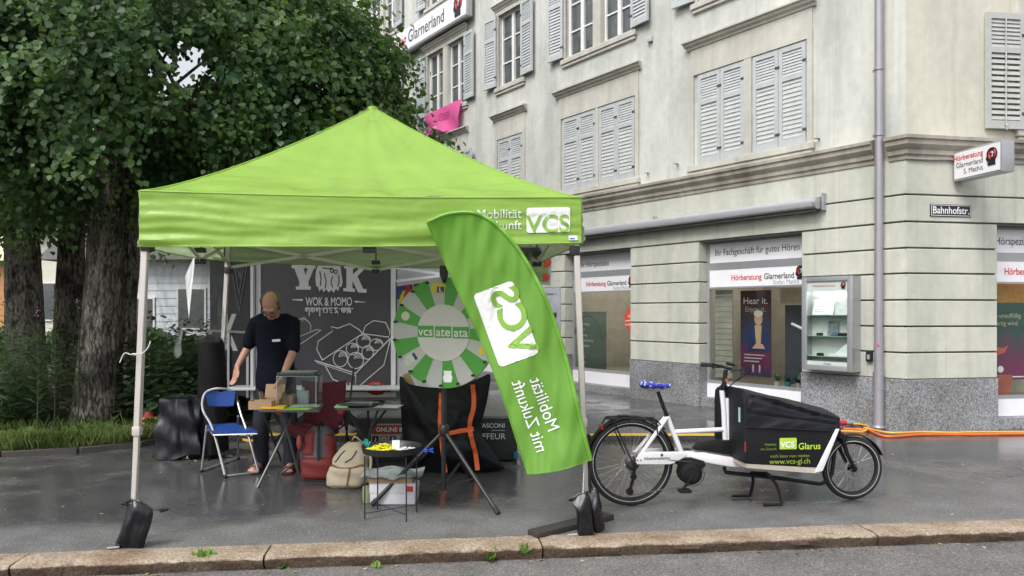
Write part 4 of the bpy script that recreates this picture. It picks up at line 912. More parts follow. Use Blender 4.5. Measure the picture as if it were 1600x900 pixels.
def linden(label, base, path, radii, limbs, cc, cr, zlo, zhi, nclump, ntwig, sz, mleaf, extra=None, sd=1, group='linden trees on the planting bed', gap=.55, per=14):
    t = thing('linden_tree', label, 'tree', base, group=group)
    tr = trunk_mesh(path, radii, sd=sd).build('trunk', M_BARK, t, smooth=True)
    for pts, rr_ in limbs:
        q = MB(); p_ = smooth_path(pts, 14); q.tube(p_, [lerp(rr_[0], rr_[1], i/14) for i in range(15)], 10); q.build('limb', M_BARK, t, smooth=True)
    r = np.random.default_rng(sd)
    a = r.uniform(0, 2*PI, nclump*3); rad = np.sqrt(r.uniform(.08, 1, nclump*3)); z = r.uniform(0, 1, nclump*3)
    edge = 1-.42*np.clip((z-.45)/.55, 0, 1)**1.6
    C = np.stack([cc[0]+np.cos(a)*rad*cr[0]*edge, cc[1]+np.sin(a)*rad*cr[1]*edge, zlo+(zhi-zlo)*z+.5*(1-rad)*(z < .4)], 1)[:nclump]
    if extra is not None: C = np.concatenate([C, np.array(extra)])
    n = len(C)
    own = r.integers(0, n, ntwig)
    dirn = r.normal(0, 1, (ntwig,3)); dirn /= np.linalg.norm(dirn, axis=1, keepdims=True)
    rc = r.uniform(.32, .62, n); rc[nclump:] *= .72
    O = C[own] + dirn*(rc[own]*r.uniform(.35, 1, ntwig))[:,None]*np.array((1,1,.75))
    if gap: O = O[~in_gap(O, gap*1.9)]; own = own[:len(O)]
    out = O - np.array((cc[0], cc[1], zlo+.3*(zhi-zlo))); out /= np.linalg.norm(out, axis=1, keepdims=True)
    ps, tp, nr, s_ = twig_leaves(O, out, r, per=per, size=sz)
    if gap:
        k = ~in_gap(ps, gap*1.9) | (r.uniform(0, 1, len(ps)) < .10); ps, tp, nr, s_ = ps[k], tp[k], nr[k], s_[k]
    leaf_mesh('crown', ps, tp, nr, s_, mleaf, t)
    # thin branches that carry the clumps
    q = MB(); top = Vector(path[-2])
    for i in range(0, n, 3):
        if gap and in_gap(np.array([C[i]*.6+np.array(top)*.4, C[i]]), 1.6).any(): continue
        c = Vector(C[i]); m = top.lerp(c, .5) + Vector((0,0,.25)); q.tube(smooth_path([top, m, c], 5), [.05,.045,.035,.028,.02,.012], 5)
    q.build('branches', M_BARK, t, smooth=True, kind='stuff')
    return t
tb = G(152, 664); tb.z = .06
Yt = tb.y
px_ = lambda x, y, Y=Yt: P(x, y, Y)
extra = []
for (x, y, Y) in ((600,188,9.2),(580,190,9.0),(585,205,9.3),(570,200,9.0),(550,205,8.6),(520,215,8.6),(480,200,8.4),(605,75,9.6),(575,90,9.4),(555,60,9.2),(560,120,9.2),(560,130,8.8),(570,30,9),(540,90,8.7),(500,120,8.6),(450,150,8.4),(420,190,8.5),(400,210,8.6),(360,215,8.7),(380,130,8.2),(350,180,8.4),(540,160,8.8),(470,60,8.4),(420,60,8.2),(520,30,8.8),(440,110,8.3),(330,40,8.3),(380,30,8.2),(250,250,9.4),(230,200,9.2),(60,150,8.4),(120,130,8.3),(30,220,8.5),(80,230,8.6),(120,250,9),(40,90,8.2),(140,60,8.2),(200,90,8.6),(20,290,8.8),(90,290,9.2),(60,40,8.2),(220,30,8.3),(280,200,9.6),(320,250,9.8),(290,270,10),(250,290,10),(350,110,8.4),(530,190,8.7),(575,170,8.9),(10,20,8),(160,20,8.2)):
    if x > 540 and y < 140: x -= 34
    p = P(x, y, Y); extra.append(tuple(p))
    extra.append((p.x+random.uniform(-.35,.35), p.y+random.uniform(.3,.9), p.z+random.uniform(-.1,.5)))
linden('large linden tree nearest the tent, with rough dark trunk', tb,
       [tb, px_(157,560), px_(165,450), px_(172,330), px_(178,220), px_(186,120), px_(192,0), px_(195,-120)], [.305,.265,.240,.235,.225,.20,.16,.10],
       [([px_(185,240), px_(225,235), px_(262,190,10.1), px_(300,165,9.9), px_(360,120,9.6)], (.13,.05)), ([px_(180,215), px_(150,150), px_(110,90,9.8), px_(60,40,9.5)], (.13,.05)), ([px_(188,160), px_(205,110), px_(222,60,10.6), px_(250,0,10.9)], (.11,.05)), ([px_(185,235), px_(235,215,9.9), px_(330,215,9.4), px_(450,200,9.0), px_(600,190,9.0)], (.10,.02))],
       (-5.15, 9.9), (2.75, 3.2), 3.3, 8.4, 170, 8200, (.055,.102), M_LEAF, extra, sd=5)
b2_ = Vector((-7.65, 13.2, .06))
linden('linden tree directly left of and behind the large trunk', b2_, [b2_, b2_+Vector((.05,0,1.5)), b2_+Vector((.1,0,3)), b2_+Vector((.15,.1,5)), b2_+Vector((.1,.2,7))], [.25,.22,.20,.17,.10],
       [([b2_+Vector((.1,0,3.2)), b2_+Vector((-.8,-.5,4.3)), b2_+Vector((-1.8,-1,5))], (.12,.05))], (-7.6,13.0), (3.2,2.6), 3.5, 8.5, 150, 2100, (.12,.18), M_LEAF2, sd=8, gap=.62, per=12)
b3_ = Vector((-7.75, 12.3, .06))
linden('leftmost linden tree at the edge of the picture', b3_, [b3_, b3_+Vector((-.05,0,1.5)), b3_+Vector((-.1,0,3)), b3_+Vector((-.2,.1,5)), b3_+Vector((-.3,.2,7))], [.30,.26,.24,.2,.12],
       [([b3_+Vector((-.1,0,3)), b3_+Vector((.6,-.6,4)), b3_+Vector((1.2,-1.2,4.8))], (.12,.05))], (-9.2,11.6), (2.9,2.8), 3.3, 8.3, 150, 2100, (.11,.17), M_LEAF2, sd=12, gap=.62, per=12)
b4_ = Vector((-9.4, 18.5, .06))
linden('far linden tree behind the others on the bed', b4_, [b4_, b4_+Vector((0,0,1.5)), b4_+Vector((.1,0,3)), b4_+Vector((.1,.1,6)), b4_+Vector((.1,.2,8))], [.36,.30,.28,.2,.12], [], (-8.0,18), (5.0,2.6), 4.0, 9.5, 160, 1700, (.19,.28), M_LEAF2, sd=15, gap=.75, per=11)

# --- tall weeds and undergrowth of the bed: nobody could count them
M_WEED = mat_leaf('weed_leaf', (.06,.11,.062), (.13,.20,.11), .33, .6)
M_GRASS = mat_leaf('grass_blade', (.07,.12,.03), (.20,.25,.09), .35, .6)
LANCE = np.array([(0,0,0),(.10,.3,.02),(.09,.65,.02),(0,1,-.02),(-.09,.65,.02),(-.10,.3,.02)])
def weed_field(n_st, xr, yr, hr, r, keep):
    P_, T_, N_, S_ = [], [], [], []
    q = MB()
    for _ in range(n_st):
        x, y = r.uniform(*xr), r.uniform(*yr)
        if not keep(x, y): continue
        h = r.uniform(*hr)*(1 if r.uniform() < .8 else 1.25); lean = r.normal(0, .10, 2)
        for k in range(int(h/.035)):
            t = (k+.5)/(h/.035); z = .06+h*t; a = k*2.4+r.uniform(0,.6)
            P_.append((x+lean[0]*z, y+lean[1]*z, z)); T_.append((math.cos(a), math.sin(a), r.uniform(-.5,.5))); N_.append((r.normal(0,.3), r.normal(0,.3), 1)); S_.append(r.uniform(.10,.19)*(1.05-.55*t))
        q.tube([(x,y,.05),(x+lean[0]*h,y+lean[1]*h,h)], .006, 3, caps=False)
    return map(np.array, (P_, T_, N_, S_)), q
rw = np.random.default_rng(21)
def keep(x, y):
    return not (abs(x+5.55) < .5 and y < 10.4) and (y > 8.9+ .25*math.sin(x*3))
(ps, tp, nr, sz), q = weed_field(520, (-9.5,-5.75), (8.75,10.8), (.7,1.35), rw, keep)
weeds = leaf_mesh('tall_weeds', ps, tp, nr, sz*1.15, M_WEED, None, LANCE); weeds['kind'] = 'stuff'; weeds['label'] = 'dense green weeds growing on the bed left of the trunk'
(ps, tp, nr, sz), q = weed_field(300, (-5.2,-3.95), (10.0,12.6), (.6,1.15), rw, lambda x, y: True)
w2 = leaf_mesh('undergrowth', ps, tp, nr, sz*1.3, M_WEED, None, np.array([(0,0,0),(.26,.25,.03),(.24,.6,.03),(0,1,-.02),(-.24,.6,.03),(-.26,.25,.03)])); w2['kind'] = 'stuff'; w2['label'] = 'dark leafy undergrowth behind the tent beside the trunk'
for k, (px, py, Y, hh, lb) in enumerate(((85,445,9.3,0,'tall fireweed with pink flower tip in front of the dark trunks'),(58,478,9.1,0,'shorter fireweed stalk left of the tallest one'),(122,468,9.6,0,'fireweed stalk with drooping leaves next to the large trunk'))):
    top = P(px, py, Y); t = thing('fireweed', lb, 'plant', (top.x, Y, .06), group='fireweed stalks on the bed')
    h = top.z-.06; q = MB(); q.tube([(top.x,Y,.06),(top.x+.02,Y,h*.6),(top.x,Y,top.z)], [.009,.007,.004], 5); q.build('stem', mat('stem_green', (.05,.07,.03), .7), t)
    P_, T_, N_, S_ = [], [], [], []
    for j in range(int(h/.022)):
        tt = (j+.5)/(h/.022)
        if tt < .25: continue
        a = j*2.4; P_.append((top.x, Y, .06+h*tt*.93)); T_.append((math.cos(a), math.sin(a), .35)); N_.append((0,0,1)); S_.append(.22*(1.15-tt*.8))
    leaf_mesh('foliage', np.array(P_), np.array(T_), np.array(N_), np.array(S_), M_WEED, t, LANCE)
    q = MB()
    for j in range(7): q.ball((top.x+random.uniform(-.03,.03), Y+random.uniform(-.03,.03), top.z-random.uniform(0,.12)), .011, 6, 4)
    q.build('flowers', mat('fireweed_pink', (.36,.18,.30), .6), t)
# grass and low cover at the front of the bed
rg = np.random.default_rng(4)
N = 26000
x = rg.uniform(-11, -3.95, N); y = 7.75 + np.abs(rg.normal(0, .75, N)) + .03*(x+5)**2*(x < -5)*0
from_edge = np.interp(x, [-14,-8,-5.26,-4.6,-4.15,-3.9], [7.52,7.70,7.89,8.12,8.48,9.1])
y = np.maximum(y, from_edge+rg.uniform(0,.25,N)); dens = np.sin(x*2.1)*np.cos(y*3.1+x) + rg.normal(0,.5,N)
k = (dens > -.35) & (y < 11); x, y = x[k], y[k]; N = len(x)
a = rg.uniform(0, 2*PI, N); tip = np.stack([np.cos(a)*.45, np.sin(a)*.45, np.ones(N)], 1); nor = np.stack([np.sin(a), -np.cos(a), np.full(N,.3)], 1)
BLADE = np.array([(0,0,0),(.05,.3,0),(.04,.7,.08),(0,1,.2),(-.04,.7,.08),(-.05,.3,0)])
g_ = leaf_mesh('grass', np.stack([x, y, np.full(N,.06)], 1), tip, nor, rg.uniform(.06,.19,N), M_GRASS, None, BLADE); g_['kind'] = 'stuff'; g_['label'] = 'short grass along the front of the planting bed'
N = 3800
x = rg.uniform(-6.6, -3.98, N); y = np.interp(x, [-8,-5.26,-4.6,-4.15,-3.95], [7.85,8.05,8.3,8.7,9.2]) + np.abs(rg.normal(0,.55,N))
cl = (np.sin(x*5+1)*np.sin(y*4.3) > .1) & (x > -5.9); x, y = x[cl], y[cl]; N = len(x)
a = rg.uniform(0, 2*PI, N); tip = np.stack([np.cos(a), np.sin(a), rg.uniform(-.1,.7,N)], 1); nor = np.stack([rg.normal(0,.4,N), rg.normal(0,.4,N), np.ones(N)], 1)
gc = leaf_mesh('ground_cover', np.stack([x, y, rg.uniform(.07,.15,N)], 1), tip, nor, rg.uniform(.05,.12,N), mat_leaf('cover_leaf', (.04,.10,.02), (.12,.20,.06), .3, .5), None); gc['kind'] = 'stuff'; gc['label'] = 'low broad-leaved weeds round the trunk foot'
# single weeds in the kerb joint
def kerb_weed(px, py, z, h, n, lb, broad=False):
    g = G(px, py, z); t = thing('kerb_weed', lb, 'weed', g, group='weeds in the kerb gutter')
    P_, T_, N_, S_ = [], [], [], []
    for j in range(n):
        a = random.uniform(0, 2*PI); e = random.uniform(.5, 1.4)
        P_.append(tuple(g + Vector((random.uniform(-.02,.02), random.uniform(-.015,.015), 0 if not broad else random.uniform(0, h*.7))))); T_.append((math.cos(a)*math.cos(e), math.sin(a)*math.cos(e), math.sin(e) if not broad else random.uniform(-.1,.6))); N_.append((random.uniform(-.4,.4),-.6,1)); S_.append(random.uniform(.6,1.1)*h*(.45 if broad else 1))
    leaf_mesh('foliage', np.array(P_), np.array(T_), np.array(N_), np.array(S_), mat_leaf('weed_bright' , (.08,.19,.03), (.20,.33,.07), .35, .5) if 'weed_bright' not in MATS else MATS['weed_bright'], t, LANCE*np.array((1.6,1,1)) if not broad else LEAF_V)
    q = MB(); q.tube([g, g+Vector((.01,0,h*.7))], .003, 4); q.build('stem', mat('stem_green'), t)
kerb_weed(318, 884, -.06, .11, 34, 'bushiest green weed growing over the kerb near the left tent weight')
kerb_weed(442, 888, -.075, .07, 16, 'small broad-leaved weed in the gutter right of the bushy one', True)
kerb_weed(418, 888, -.075, .05, 8, 'tiny grass tuft in the gutter between two larger weeds')
kerb_weed(588, 888, -.075, .05, 14, 'low grass tuft in the gutter below the small round table')
kerb_weed(765, 876, -.07, .10, 9, 'thin spreading grass stalks in the gutter left of the dark slab')
kerb_weed(822, 864, -.03, .09, 9, 'grass tuft growing from the kerb joint beside the dark slab')
# ================================================================= far houses on the left
def far_house(name, label, X0, X1, Y, z1, mw, boards, wins, roof_z, mr, depth=6):
    t = thing(name, label, 'house', ((X0+X1)/2, Y, 0))
    q = MB(); q.box(X0, X1, Y, Y+depth, 0, z1); q.build('wall', mw, t)
    if boards:
        for k in range(int(z1/.24)):
            q = MB(); q.add([(X0-.01,Y-.03,k*.24),(X1+.01,Y-.03,k*.24),(X1+.01,Y-.012,k*.24+.235),(X0-.01,Y-.012,k*.24+.235),(X0-.01,Y-.001,k*.24),(X1+.01,Y-.001,k*.24),(X1+.01,Y-.001,k*.24+.235),(X0-.01,Y-.001,k*.24+.235)], [(0,1,2,3),(7,6,5,4),(0,4,5,1),(1,5,6,2),(2,6,7,3),(3,7,4,0)]); q.build('board', mw, t)
    q = MB(); q.prism([(X0-.4,Y-.5,z1),(X0-.4,Y+depth+.5,z1),(X0-.4,Y+depth/2,roof_z)], (X1-X0+.8,0,0)); q.build('roof', mr, t)
    for (a, c, d, e) in wins:
        q = MB(); q.box(a-.06,c+.06,Y-.07,Y-.032,d-.06,e+.06); wi = q.build('window', M_WFR, t); q = MB(); q.box(a,c,Y-.08,Y-.0705,d,e); q.build('pane', M_PANE, wi)
    return t
far_house('white_house', 'white board-clad house far behind the clear plastic sheet', -14.2, -8.7, 24, 3.1, mat('white_board', srgb(206,210,216), .6, var=.05), True, [(-11.9,-11.2,.9,1.9),(-10.4,-9.6,1.0,2.2)], 5.2, mat('grey_roof', (.10,.10,.105), .8))
far_house('ochre_house', 'ochre house with pale upper wall beyond the left trunks', -28, -21, 32, 3.6, mat('ochre_wall', (.46,.24,.10), .8, var=.06), False, [(-23.6,-22.6,1.0,2.4)], 6.5, mat('pale_gable', (.62,.55,.36), .8))
far_house('cream_house', 'cream house seen between the dark trunks', -19.5, -15.2, 30, 4.6, mat('cream_wall', (.62,.60,.52), .8, var=.05), False, [(-18.6,-17.8,1.2,2.6),(-16.8,-16.1,1.2,2.6)], 7.2, mat('brown_roof', (.12,.07,.05), .8))
# hedge far behind
rh = np.random.default_rng(31); N = 9000
x = rh.uniform(-26,-8.4,N); y = rh.uniform(20.5,21.6,N); z = rh.uniform(0,1,N)**.8*(.85+.15*np.sin(x*3))
hd = leaf_mesh('hedge', np.stack([x,y,z],1), rh.normal(0,1,(N,3)), rh.normal(0,1,(N,3))+np.array((0,-1,.5)), rh.uniform(.12,.22,N), M_WEED, None); tag(hd, 'low dark hedge in front of the far houses', 'hedge')
# ================================================================= green pop-up tent
M_CAN = mat('canopy_fabric', (.37,.60,.11), .34, var=.06, scale=2.5, transl=.40, bump=.6, bscale=4.5, rvar=.2, inside=(.50,.60,.38), bdist=.03)
M_CANIN = M_CAN
M_WALU = mat('tent_leg_alu', srgb(196,190,184), .42, .25, var=.05)
M_BLKP = mat('black_plastic', (.016,.016,.018), .42)
M_PRW = mat('print_white')
FLt, FRt, BLt, BRt = Vector((-2.42,5.0,0)), Vector((.485,5.42,0)), Vector((-2.98,8.0,0)), Vector((.09,8.35,0))
FLf, FRf, BLf, BRf = Vector((-2.48,5.02,0)), Vector((.53,5.40,0)), Vector((-3.08,8.02,0)), Vector((.12,8.35,0))
ZT = {0:2.285, 1:2.305, 2:2.29, 3:2.29}
ZV = {0:1.925, 1:1.985, 2:2.02, 3:1.95}
top = [FLt, FRt, BRt, BLt]; foot = [FLf, FRf, BRf, BLf]; zt = [2.285,2.305,2.28,2.30]; zv = [1.925,1.985,1.955,2.025]
peak = Vector((-1.22, 6.72, 3.285))
tent = thing('pop_up_tent', 'lime green pop-up tent with pitched canopy standing on the pavement', 'tent', (-1.2,6.7,0))
rt = random.Random(2)
for i in range(4):      # roof panels
    a = top[i] + Vector((0,0,zt[i])); c = top[(i+1) % 4] + Vector((0,0,zt[(i+1) % 4]))
    def roof(s, t, a=a, c=c, i=i):
        base = a.lerp(c, s); base.z -= .018*math.sin(PI*s)
        p = base.lerp(peak, t); p.z = base.z + (peak.z-base.z)*(t**1.22)
        edge = math.sin(PI*s)
        p.z -= .045*edge*math.sin(PI*min(1, t*1.1))
        wv = .024*noise.noise(Vector((s*3.1+i*7, t*9, .3)))*(1-t) + .010*noise.noise(Vector((s*7+t*5, t*16-s*3, i)))*(1-t)**.7*edge + .004*math.sin(26*t + 6*math.sin(3*s+i)) * (1-abs(2*s-1))**.5*(1-t) + .007*math.sin(55*(s-.5)*(1-t*.4)+7*t)*(1-t)*edge
        wv += .012*math.exp(-((t-.06)/.05)**2)*math.sin(40*s+i*2)*edge
        cr = math.exp(-(min(s,1-s)/.16)**2)*(1-t)*(.011*math.sin(60*t+9*s) + .007*math.sin(97*t-20*s))
        wv += cr + .006*math.sin(21*s+13*t+2*i)*math.sin(9*t+3)*(1-t)
        wv *= min(1, min(s, 1-s)/.05)
        p.z += wv
        if t > .97: p.z -= .0
        return p
    q = MB(); q.grid(roof, 64, 48); pn = q.build('roof_panel', M_CAN, tent, smooth=True, normals=False)
    # valance
    def val(s, t, a=a, c=c, i=i):
        p = a.lerp(c, s); z0 = p.z - .018*math.sin(PI*s); z1 = lerp(zv[i], zv[(i+1) % 4], s) - .012*math.sin(PI*s)
        d = (c-a).normalized(); n = Vector((d.y, -d.x, 0))
        wv = .016*math.sin(PI*t)*math.sin(3.2*s+1.1) + .026*noise.noise(Vector((s*3.4+i*5, t*4.2+s*1.2, 1.7))) + .012*noise.noise(Vector((s*8+i, t*9-s*4, 4.1))) + .009*math.sin(30*t-9*s+3*noise.noise(Vector((s*5,0,0))))*math.exp(-((s-.06)/.14)**2) + .012*t*math.sin(8*s+i)
        return Vector((p.x, p.y, lerp(z0, z1, t))) + n*(.012 + wv*(.25+.75*t))
    q = MB(); q.grid(lambda s, t: val(s, 1-t), 96, 26); vl_ = q.build('valance', M_CAN, tent, smooth=True, normals=False)
    hm = MB(); hm.tube([val(k/60, 1.0) for k in range(61)], .005, 5); hm.tube([val(k/60, 0.0) for k in range(61)], .006, 5); hm.build('hem', M_CAN, vl_, smooth=True)
    if i == 0: front_val, front_fn = vl_, val
for i in range(4):      # ridge seams
    a = top[i] + Vector((0,0,zt[i])); q = MB(); q.tube([Vector((lerp(a.x,peak.x,t), lerp(a.y,peak.y,t), a.z+(peak.z-a.z)*t**1.22+.002)) for t in [k/24 for k in range(25)]], .007, 5); q.build('ridge_seam', M_CAN, tent, smooth=True)
    q = MB(); q.tube([top[i]+Vector((0,0,zt[i])), top[i]+Vector((0,0,zv[i]))], .007, 5); q.build('corner_seam', M_CAN, tent)
q = MB(); q.lathe([(.05,-.05),(.045,0),(.02,.012)], peak, n=16); q.build('peak_cap', M_CAN, tent, smooth=True)
for i in range(4):      # legs in two telescoping square sections
    tp_, ft = top[i] + (Vector((-1.22,6.72,0))-top[i]).normalized()*.05, foot[i]
    h = tp_ + Vector((0,0,2.27)); k = ft.lerp(Vector((tp_.x,tp_.y,0)), .32) + Vector((0,0,.72))
    q = MB(); q.bar(k, h, .042, .042); lg = q.build('leg', M_WALU, tent, bevel=.005, seg=1)
    q = MB(); q.bar(ft + Vector((0,0,.01)), k + Vector((0,0,.03)), .033, .033); q.build('lower_leg', M_WALU, lg, bevel=.004, seg=1)
    q = MB(); q.obox(k, (.052,.052,.06)); q.build('adjuster', M_WALU, lg, bevel=.006)
    q = MB(); q.box(ft.x-.05, ft.x+.05, ft.y-.05, ft.y+.05, 0, .008); q.build('foot_plate', M_WALU, lg)
    q = MB(); q.obox(tp_ + Vector((0,0,1.93)), (.07,.07,.07)); q.build('bracket', M_BLKP, lg, bevel=.01)
for i in range(4):      # scissor trusses behind the valance
    a, c = top[i], top[(i+1) % 4]; ctr = Vector((-1.22,6.72,0))
    a = a + (ctr-a).normalized()*.09; c = c + (ctr-c).normalized()*.09; m = a.lerp(c, .5)
    for p, r_, zA, zB in ((a, m, 2.22, 1.94), (a, m, 1.96, 2.2), (c, m, 2.22, 1.94), (c, m, 1.96, 2.2)):
        q = MB(); q.bar(p + Vector((0,0,zA)), r_ + Vector((0,0,zB)), .012, .03); q.build('truss_bar', M_WALU, tent)
    for z in (1.925, 2.02):
        q = MB(); q.obox(m + Vector((0,-.01,z)), (.085,.05,.042)); q.build('truss_hinge', M_BLKP, tent, bevel=.006)
    q = MB(); q.tube([m + Vector((0,0,2.0)), m + Vector((0,0,2.2))], .006, 6); q.build('hinge_pin', M_BLKP, tent)
q = MB(); q.tube([peak - Vector((0,0,.06)), Vector((-1.22,6.72,2.05))], .02, 8); q.build('centre_pole', M_WALU, tent)
# lettering on the front valance: map by metres along the edge
fa, fc = FLt + Vector((0,0,2.285)), FRt + Vector((0,0,2.305)); fl = (fc-fa).length
fd = (fc-fa).normalized(); fn = Vector((fd.y,-fd.x,0))
def vwarp(off=.005):
    def f(x, y):        # x metres from left corner, y metres above the lower edge
        s = x/fl; z0 = lerp(zt[0], zt[1], s); z1 = lerp(zv[0], zv[1], s); t = 1-(y/(z0-z1))
        return front_fn(s, max(0, min(1, t))) + fn*off
    return f
def vplate(pts, name, material, off):      # filled polygon that follows the cloth
    xs = [p[0] for p in pts]; ys = [p[1] for p in pts]
    me_w = vwarp(off); q = MB()
    bm = bmesh.new(); vsb = [bm.verts.new((x,y,0)) for x, y in pts]; bm.faces.new(vsb); bmesh.ops.triangulate(bm, faces=bm.faces)
    for _ in range(4):
        es = [e for e in bm.edges if e.calc_length() > .05]
        if not es: break
        bmesh.ops.subdivide_edges(bm, edges=es, cuts=1); bmesh.ops.triangulate(bm, faces=bm.faces)
    bm.verts.index_update()
    q.add([me_w(v.co.x, v.co.y) for v in bm.verts], [tuple(v.index for v in f.verts) for f in bm.faces]); bm.free()
    return q.build(name, material, front_val, normals=False)
M_CANP = mat('print_green', (.22,.42,.06), .5, var=.02)
w0 = vwarp(.012)
vplate(round_rect(.31,.175,.018,4, fl-.235,.165), 'logo_panel', mat('print_white'), .008)
text('VCS', .165, None, M_CANP, front_val, warp=lambda x, y: w0(fl-.235+x, .083+y), bold=.022, sx=1.05, split=.05)
w1_ = vwarp(.008)
text('Mobilität', .088, None, M_PRW, front_val, warp=lambda x, y: w1_(fl-.425+x, .185+y), align='RIGHT', split=.05)
text('mit Zukunft', .088, None, M_PRW, front_val, warp=lambda x, y: w1_(fl-.425+x, .105+y), align='RIGHT', split=.05)
vplate(round_rect(.062,.034,.004,2, fl-.06,.035), 'maker_tag', mat('tag_blue', (.62,.68,.82), .5), .01)
vplate([(fl-.085,.028),(fl-.05,.028),(fl-.05,.036),(fl-.085,.036)], 'tag_print', mat('print_blue', (.03,.10,.42), .5), .014)
# white string round the left front leg
q = MB(); c_ = FLf.lerp(FLt, .62)+Vector((0,0,1.22)); q.ring(c_, (0,.2,1), .033, .004, 16, 5); q.tube(smooth_path([c_+Vector((.03,-.02,0)), c_+Vector((.08,-.03,.04)), c_+Vector((.1,-.03,.09))], 8), .0035, 5); q.tube(smooth_path([c_+Vector((-.03,-.02,0)), c_+Vector((-.07,-.03,.01)), c_+Vector((-.1,-.03,-.05))], 8), .0035, 5)
tag(q.build('tie_string', mat('string_white', (.7,.7,.68), .8)), 'white string knotted round the left front tent leg', 'string')

# weight bags on the front feet
M_VINYL = mat('black_vinyl', (.014,.015,.018), .30, bump=.5, bscale=14)
def pouch(outl, ctr, Y, bulge, seedp, name, m_, parent, off=0.0):
    """a sewn bag: outline in picture units at distance Y, both faces bulging and crumpled"""
    ks = [(i/len(outl), (*p, 0)) for i, p in enumerate(outl)] + [(1.0, (*outl[0], 0))]
    def f(s, t, sgn=1):
        e = curve_at(ks, s); px, py = lerp(ctr[0], e.x, t), lerp(ctr[1], e.y, t)
        cr = .010*math.sin(px/6.1+py/11+seedp) + .008*math.sin(px/9-py/7+2*seedp) + .005*abs(math.sin(px/4+py/13))
        d = sgn*(bulge*(1-t**3) + cr*(1-t**6)*.7) + off
        return P(px, py, Y) + Vector((0, -d, 0))
    q = MB(); q.grid(lambda s, t: f(s, t, 1), 56, 16); q.grid(lambda s, t: f(s, t, -1), 56, 16)
    return q.build(name, m_, parent, smooth=True, normals=False), f
def weight_bag(label, base, pouches):
    t = thing('weight_bag', label, 'weight bag', base, group='black weight bags on the tent feet')
    for k, (ol, c, off) in enumerate(pouches):
        pc_, f = pouch(ol, c, base.y, .042, k*2.1+1, 'sleeve', M_VINYL, t, off)
        n = len(ol); q = MB(); q.tube([P(ol[i][0], ol[i][1], base.y)+Vector((0,-off-.004,0)) for i in range(0, 4)], .006, 5); q.build('top_hem', M_VINYL, pc_)
    q = MB(); a_ = P(pouches[0][0][0][0]+4, pouches[0][0][0][1]+4, base.y); q.tube(smooth_path([a_, a_+Vector((-.03,-.04,.02)), a_+Vector((.01,-.05,.035)), a_+Vector((.03,0,.03))], 8), .005, 5); q.build('strap', M_VINYL, t)
    q = MB(); q.obox(base+Vector((-.11,-.03,.012)), (.07,.02,.006), Matrix.Rotation(.3,3,'Z')); q.build('metal_peg', M_WALU, t)
    return t
M_VINYL = mat('weight_vinyl', (.007,.008,.011), .28, bump=.5, bscale=14, spec=.45)
weight_bag('single black weight bag leaning on the left front tent foot', G(208,856), [([(198,786),(205,779),(219,783),(238,795),(237,815),(229,840),(222,859),(204,858),(181,853),(188,830),(195,805)], (210,820), .0)])
weight_bag('pair of black weight bags strapped to the right front tent foot', G(920,836), [([(891,779),(904,770),(917,768),(924,786),(926,812),(925,834),(904,837),(901,812),(899,795)], (911,803), .03), ([(914,769),(924,766),(934,766),(940,795),(945,828),(928,832),(922,805),(918,790)], (930,800), -.02)])
# flat dark slab under the right foot
q = MB(); p0, p1 = G(838,843), G(958,812); dd_ = (p1-p0).normalized(); nn_ = Vector((-dd_.y, dd_.x, 0))
q.prism([p0+nn_*-.01, p1+nn_*-.01, p1+nn_*.11, p0+nn_*.11+dd_*.02], (0,0,.04)); tag(q.build('base_slab', mat('slab_dark', (.035,.03,.027), .6, bump=.4, bscale=30), bevel=.006), 'flat dark weight slab lying across the kerb under the right tent foot', 'slab')

# ================================================================= feather flag
flag = thing('feather_flag', 'lime green feather flag leaning across the tent front, lettering mirrored', 'flag', G(918,828))
KLf = [(0,(667,348,0)),(.06,(676,367,0)),(.12,(684,385,0)),(.2,(695,410,0)),(.3,(711,446,0)),(.45,(740,507,0)),(.6,(765,565,0)),(.75,(787,625,0)),(.9,(808,690,0)),(1,(825,741,0))]
KRf = [(0,(669,346,0)),(.06,(700,334,0)),(.12,(740,333,0)),(.2,(776,353,0)),(.3,(812,395,0)),(.45,(848,460,0)),(.6,(874,530,0)),(.75,(893,600,0)),(.9,(910,675,0)),(1,(922,719,0))]
def flagY(px, py, s=.5, t=.5):
    return 5.13 + .045*math.sin((px-py*.25)/42) * (.4+.6*t) + .022*math.sin((px*.9+py*.35)/19)*t + .03*noise.noise(Vector((px/30,py/90,0)))*t + .02*noise.noise(Vector((px/14,py/60,5))) + .10*(1-s)*math.sin(t*3.0+.3)
def flag_pt(s, t):
    l, r = curve_at(KLf, t), curve_at(KRf, t); p = l.lerp(r, s)
    p.y += 5*math.sin(PI*s)*t**6
    return P(p.x, p.y, flagY(p.x, p.y, s, t))
M_FLAG = mat('flag_fabric', (.20,.45,.065), .5, var=.04, transl=.42, bump=.12, bscale=20)
q = MB(); q.grid(flag_pt, 44, 110); fo = q.build('cloth', M_FLAG, flag, smooth=True, normals=False)
q = MB(); q.tube([flag_pt(1, t/80)+Vector((.006,-.004,0)) for t in range(81)], .013, 8); q.build('pole_sleeve', mat('flag_sleeve', (.15,.38,.035), .5, transl=.1), flag, smooth=True)
q = MB(); q.tube([flag_pt(0, t/80) for t in range(81)], .006, 6); q.tube([flag_pt(k/30, 1) for k in range(31)], .004, 5); q.build('hem', M_FLAG, flag, smooth=True)
